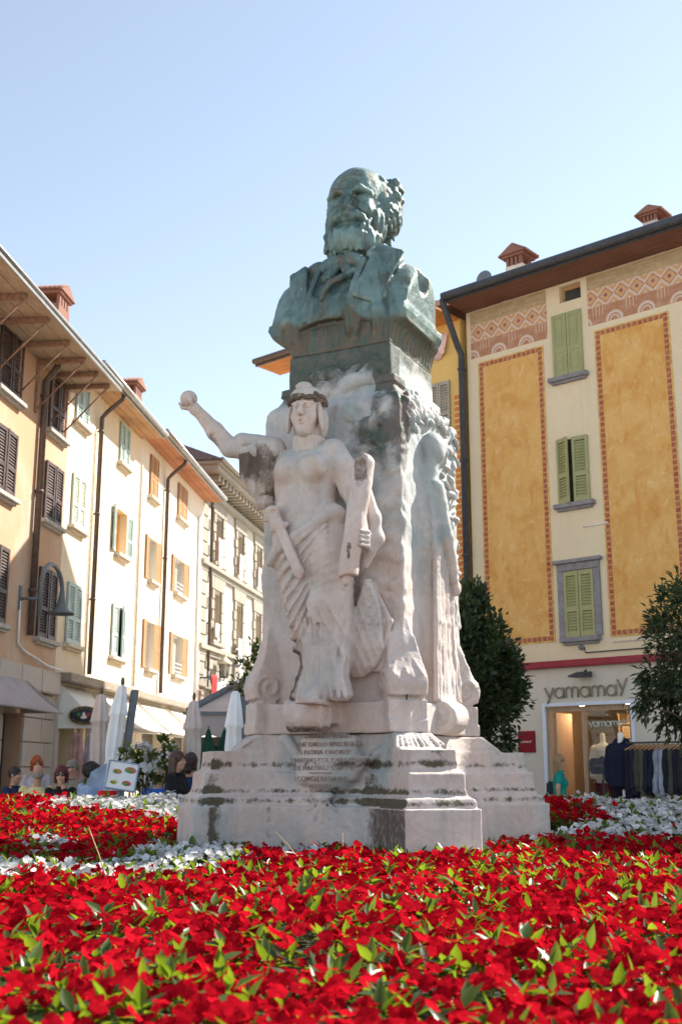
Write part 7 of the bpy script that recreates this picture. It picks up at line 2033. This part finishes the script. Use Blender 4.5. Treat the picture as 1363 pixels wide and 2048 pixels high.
for k, (a, b_, lab) in enumerate((((-0.26, 7.55, 0.80), (-0.42, 7.5, 0.98), 'dry straw stalk leaning left before the pedestal inscription'), ((0.0, 7.55, 0.80), (0.01, 7.5, 0.97), 'dry upright straw stalk before the pedestal inscription'),
                            ((-1.26, 6.35, 0.78), (-1.36, 6.3, 1.06), 'tall dry straw stalk among the red flowers at left'))):
    o = MB().tube([a, tuple((np.array(a) + np.array(b_)) / 2 + (0.006, 0, 0)), b_], [0.004, 0.003, 0.002], 5).build('straw_stalk', M['straw'])
    tag(o, lab, 'stalk')

# ================================================================== trees and plants
def crown(name, c, r, nleaf, L, mat, parent, seed=1, w=0.28, clumps=90, fill=0.4, shape=None, stuff=True, droop=0.0):
    rs = np.random.RandomState(seed)
    u = rs.normal(size=(clumps, 3)); u /= np.linalg.norm(u, axis=1, keepdims=True)
    rad = np.where(rs.rand(clumps) < fill, rs.uniform(0.25, 0.8, clumps), rs.uniform(0.80, 1.16, clumps))
    cc = u * rad[:, None]
    if shape is not None: cc[:, :2] *= shape(cc[:, 2])[:, None]
    cc = cc * np.array(r)
    i = rs.randint(clumps, size=nleaf)
    off = rs.normal(size=(nleaf, 3)) * np.array(r) * 0.092
    p = np.array(c) + cc[i] + off
    out = cc[i] / np.array(r) + rs.normal(0, 0.6, (nleaf, 3)) + off / np.array(r) * 4; out[:, 2] += 0.25 - droop
    d = out / np.linalg.norm(out, axis=1, keepdims=True)
    up = np.array([0, 0, 1.0]) + rs.normal(0, 0.5, (nleaf, 3)); s = np.cross(up, d); s /= np.linalg.norm(s, axis=1, keepdims=True) + 1e-9; up = np.cross(d, s)
    F = np.stack([d, s, up], 2); LL = L * rs.uniform(0.7, 1.25, nleaf)
    bv, bq = leaf_base(seed, w)
    V, Q = stamp(bv, bq, p, F, LL)
    o = mesh_np(name, V, Q, mat, parent); attr(o, 'tone', np.repeat(np.clip(rs.normal(0.5, 0.28, nleaf), 0, 1), len(bv)))
    tag(o, kind='stuff')
    return cc + np.array(c)
def tree(lab, base, zc, r, nleaf, L, mat, seed, trunk=0.055, shape=None, w=0.28, clumps=110, droop=0.0):
    t = thing('tree', lab, 'tree', base)
    tips = crown('crown', (0, 0, zc), r, nleaf, L, mat, t, seed, w, clumps, 0.4, shape, droop=droop)
    b = MB(); b.tube([(0, 0, 0), (0.02, 0.01, zc * 0.4), (0.0, 0.0, zc), (0.01, 0.02, zc + r[2] * 0.6)], [trunk * 1.3, trunk, trunk * 0.8, trunk * 0.3], 10)
    b.build('trunk', M['bark'], t)
    lb = MB()
    for k in range(0, len(tips), 4):
        q = Vector(tips[k]); s0 = Vector((0, 0, max(zc - r[2] * 0.8, min(q.z - 0.25, zc + r[2] * 0.4))))
        lb.tube([s0, s0.lerp(q, 0.5) + Vector((0, 0, 0.05)), q], [trunk * 0.35, trunk * 0.2, 0.005], 5)
    lb.build('branches', M['bark'], t)
    return t
tree('dense dark laurel tree with oval crown behind the right of the pedestal', (1.56, 14.0, 0), 2.52, (0.58, 0.58, 1.12), 15000, 0.075, M['laurel'], 4, shape=lambda z: np.clip(1.05 - 0.45 * z - 0.25 * z * z, 0.3, 1.2), clumps=150, w=0.33)
tree('laurel tree with loose drooping leaves cut by the right picture edge', (3.45, 11.0, 0), 2.36, (0.50, 0.5, 0.78), 5600, 0.080, M['laurel'], 9, w=0.2, clumps=70, droop=0.4)
# planters under both trees
for (x, y, lab) in ((1.56, 14.0, 'grey planter under the dense laurel tree behind the pedestal'), (3.45, 11.0 + 0.0, 'grey planter under the loose laurel tree at right')):
    q = thing('planter', lab, 'planter', (x, y, 0))
    MB().box(-0.3, 0.3, -0.3, -0.27, 0, 0.55).box(-0.3, 0.3, 0.27, 0.3, 0, 0.55).box(-0.3, -0.27, -0.27, 0.27, 0, 0.55).box(0.27, 0.3, -0.27, 0.27, 0, 0.55).build('box', M['slategrey'], q)
    MB().box(-0.268, 0.268, -0.268, 0.268, 0.02, 0.5).build('earth', M['soil'], q)
MB_post = MB().box(-0.07, 0.07, -0.07, 0.07, 0, 1.75)
o = MB_post.build('dark_post', M['slategrey']); o.location = (gx(1015, 16), 16, 0); tag(o, 'dark square post standing beside the laurel trunk left of the crimson plaque', 'post')

def shrub(lab, cat, loc, zc, r, nleaf, L, mat, seed, flowers=0, pot=True, name='potted_plant', w=0.22):
    t = thing(name, lab, cat, loc)
    tips = crown('leaves', (0, 0, zc), r, nleaf, L, mat, t, seed, w, 40, 0.5)
    b = MB()
    for k in range(0, len(tips), 4): b.tube([(0, 0, 0.35), tuple(Vector(tips[k]) * 0.6 + Vector((0, 0, 0.2))), tuple(tips[k])], [0.014, 0.009, 0.003], 5)
    b.build('stems', M['bark'], t)
    if flowers:
        rs = np.random.RandomState(seed + 7); n = flowers
        u_ = rs.normal(size=(n, 3)); u_ /= np.linalg.norm(u_, axis=1, keepdims=True); u_[:, 2] = np.abs(u_[:, 2]) * 1.2 - 0.25
        p = np.array((0, 0, zc)) + u_ * np.array(r) * rs.uniform(0.9, 1.2, (n, 1))
        bv, bq = flower_base(False, 3)
        V, Q = stamp(bv, bq, p, frames(u_ + np.array((0, -0.6, 0.3))), 0.032 * rs.uniform(0.8, 1.2, n))
        o = mesh_np('blossom', V, Q, M['white_petal'], t); attr(o, 'tone', np.repeat(rs.rand(n), len(bv))); tag(o, kind='stuff')
    if pot: MB().lathe([(0.001, 0), (0.17, 0), (0.22, 0.42), (0.24, 0.42), (0.24, 0.46), (0.20, 0.46), (0.19, 0.40), (0.001, 0.40)], 20).build('pot', M['rooftile'], t)
shrub('white flowering oleander in a pot on the terrace behind the menu board', 'plant', (gx(280, 14.8), 14.8, 0), 1.42, (0.23, 0.22, 0.29), 420, 0.10, M['oleander'], 3, 150)
shrub('light green bush with white flowers between the oleander and the young woman in black', 'plant', (gx(333, 17), 17, 0), 1.45, (0.28, 0.25, 0.32), 700, 0.09, M['oleander'], 5, 60)
shrub('light green bush with small pale flowers below the white awnings', 'plant', (gx(246, 18), 18, 0), 1.35, (0.25, 0.25, 0.3), 520, 0.09, M['oleander'], 6, 40)
shrub('airy climbing plant with pale flowers behind the left volute of the pedestal', 'plant', (gx(510, 18), 18, 0), 2.75, (0.34, 0.3, 0.52), 900, 0.09, M['oleander'], 8, 40, name='climbing_plant')
def fan(lab, loc, n, L, seed):
    t = thing('fan_palm', lab, 'plant', loc, 0, 'small palms before the shop')
    rs = random.Random(seed); b = MB()
    for i in range(n):
        g = rs.uniform(0, 6.28); e = rs.uniform(0.25, 1.2)
        d_ = Vector((math.cos(g) * math.cos(e), math.sin(g) * math.cos(e), math.sin(e))); s_ = d_.cross(Vector((0, 0, 1))).normalized() * 0.035
        p0 = Vector((0, 0, 0.75)); p1 = p0 + d_ * L * 0.55; p2 = p0 + d_ * L + Vector((0, 0, -0.12 * L))
        for q in (-1, 1): b.add([p0, p1 + s_ * q, p2, p1 + Vector((0, 0, -0.01))], [(0, 1, 2, 3)])
    o = b.build('fronds', M['laurel'], t); attr(o, 'tone', np.random.RandomState(seed).rand(len(o.data.vertices))); tag(o, kind='stuff')
    MB().tube([(0, 0, 0), (0, 0, 0.78)], 0.05, 8).build('trunk', M['bark'], t)
fan('small dark palm left of the shop doorway, behind the red flowers', (gx(1090, 16.5), 16.5, 0), 40, 0.42, 2)
fan('small green palm in front of the shop window, behind the flowers', (gx(1185, 17.0), 17.0, 0), 40, 0.42, 5)
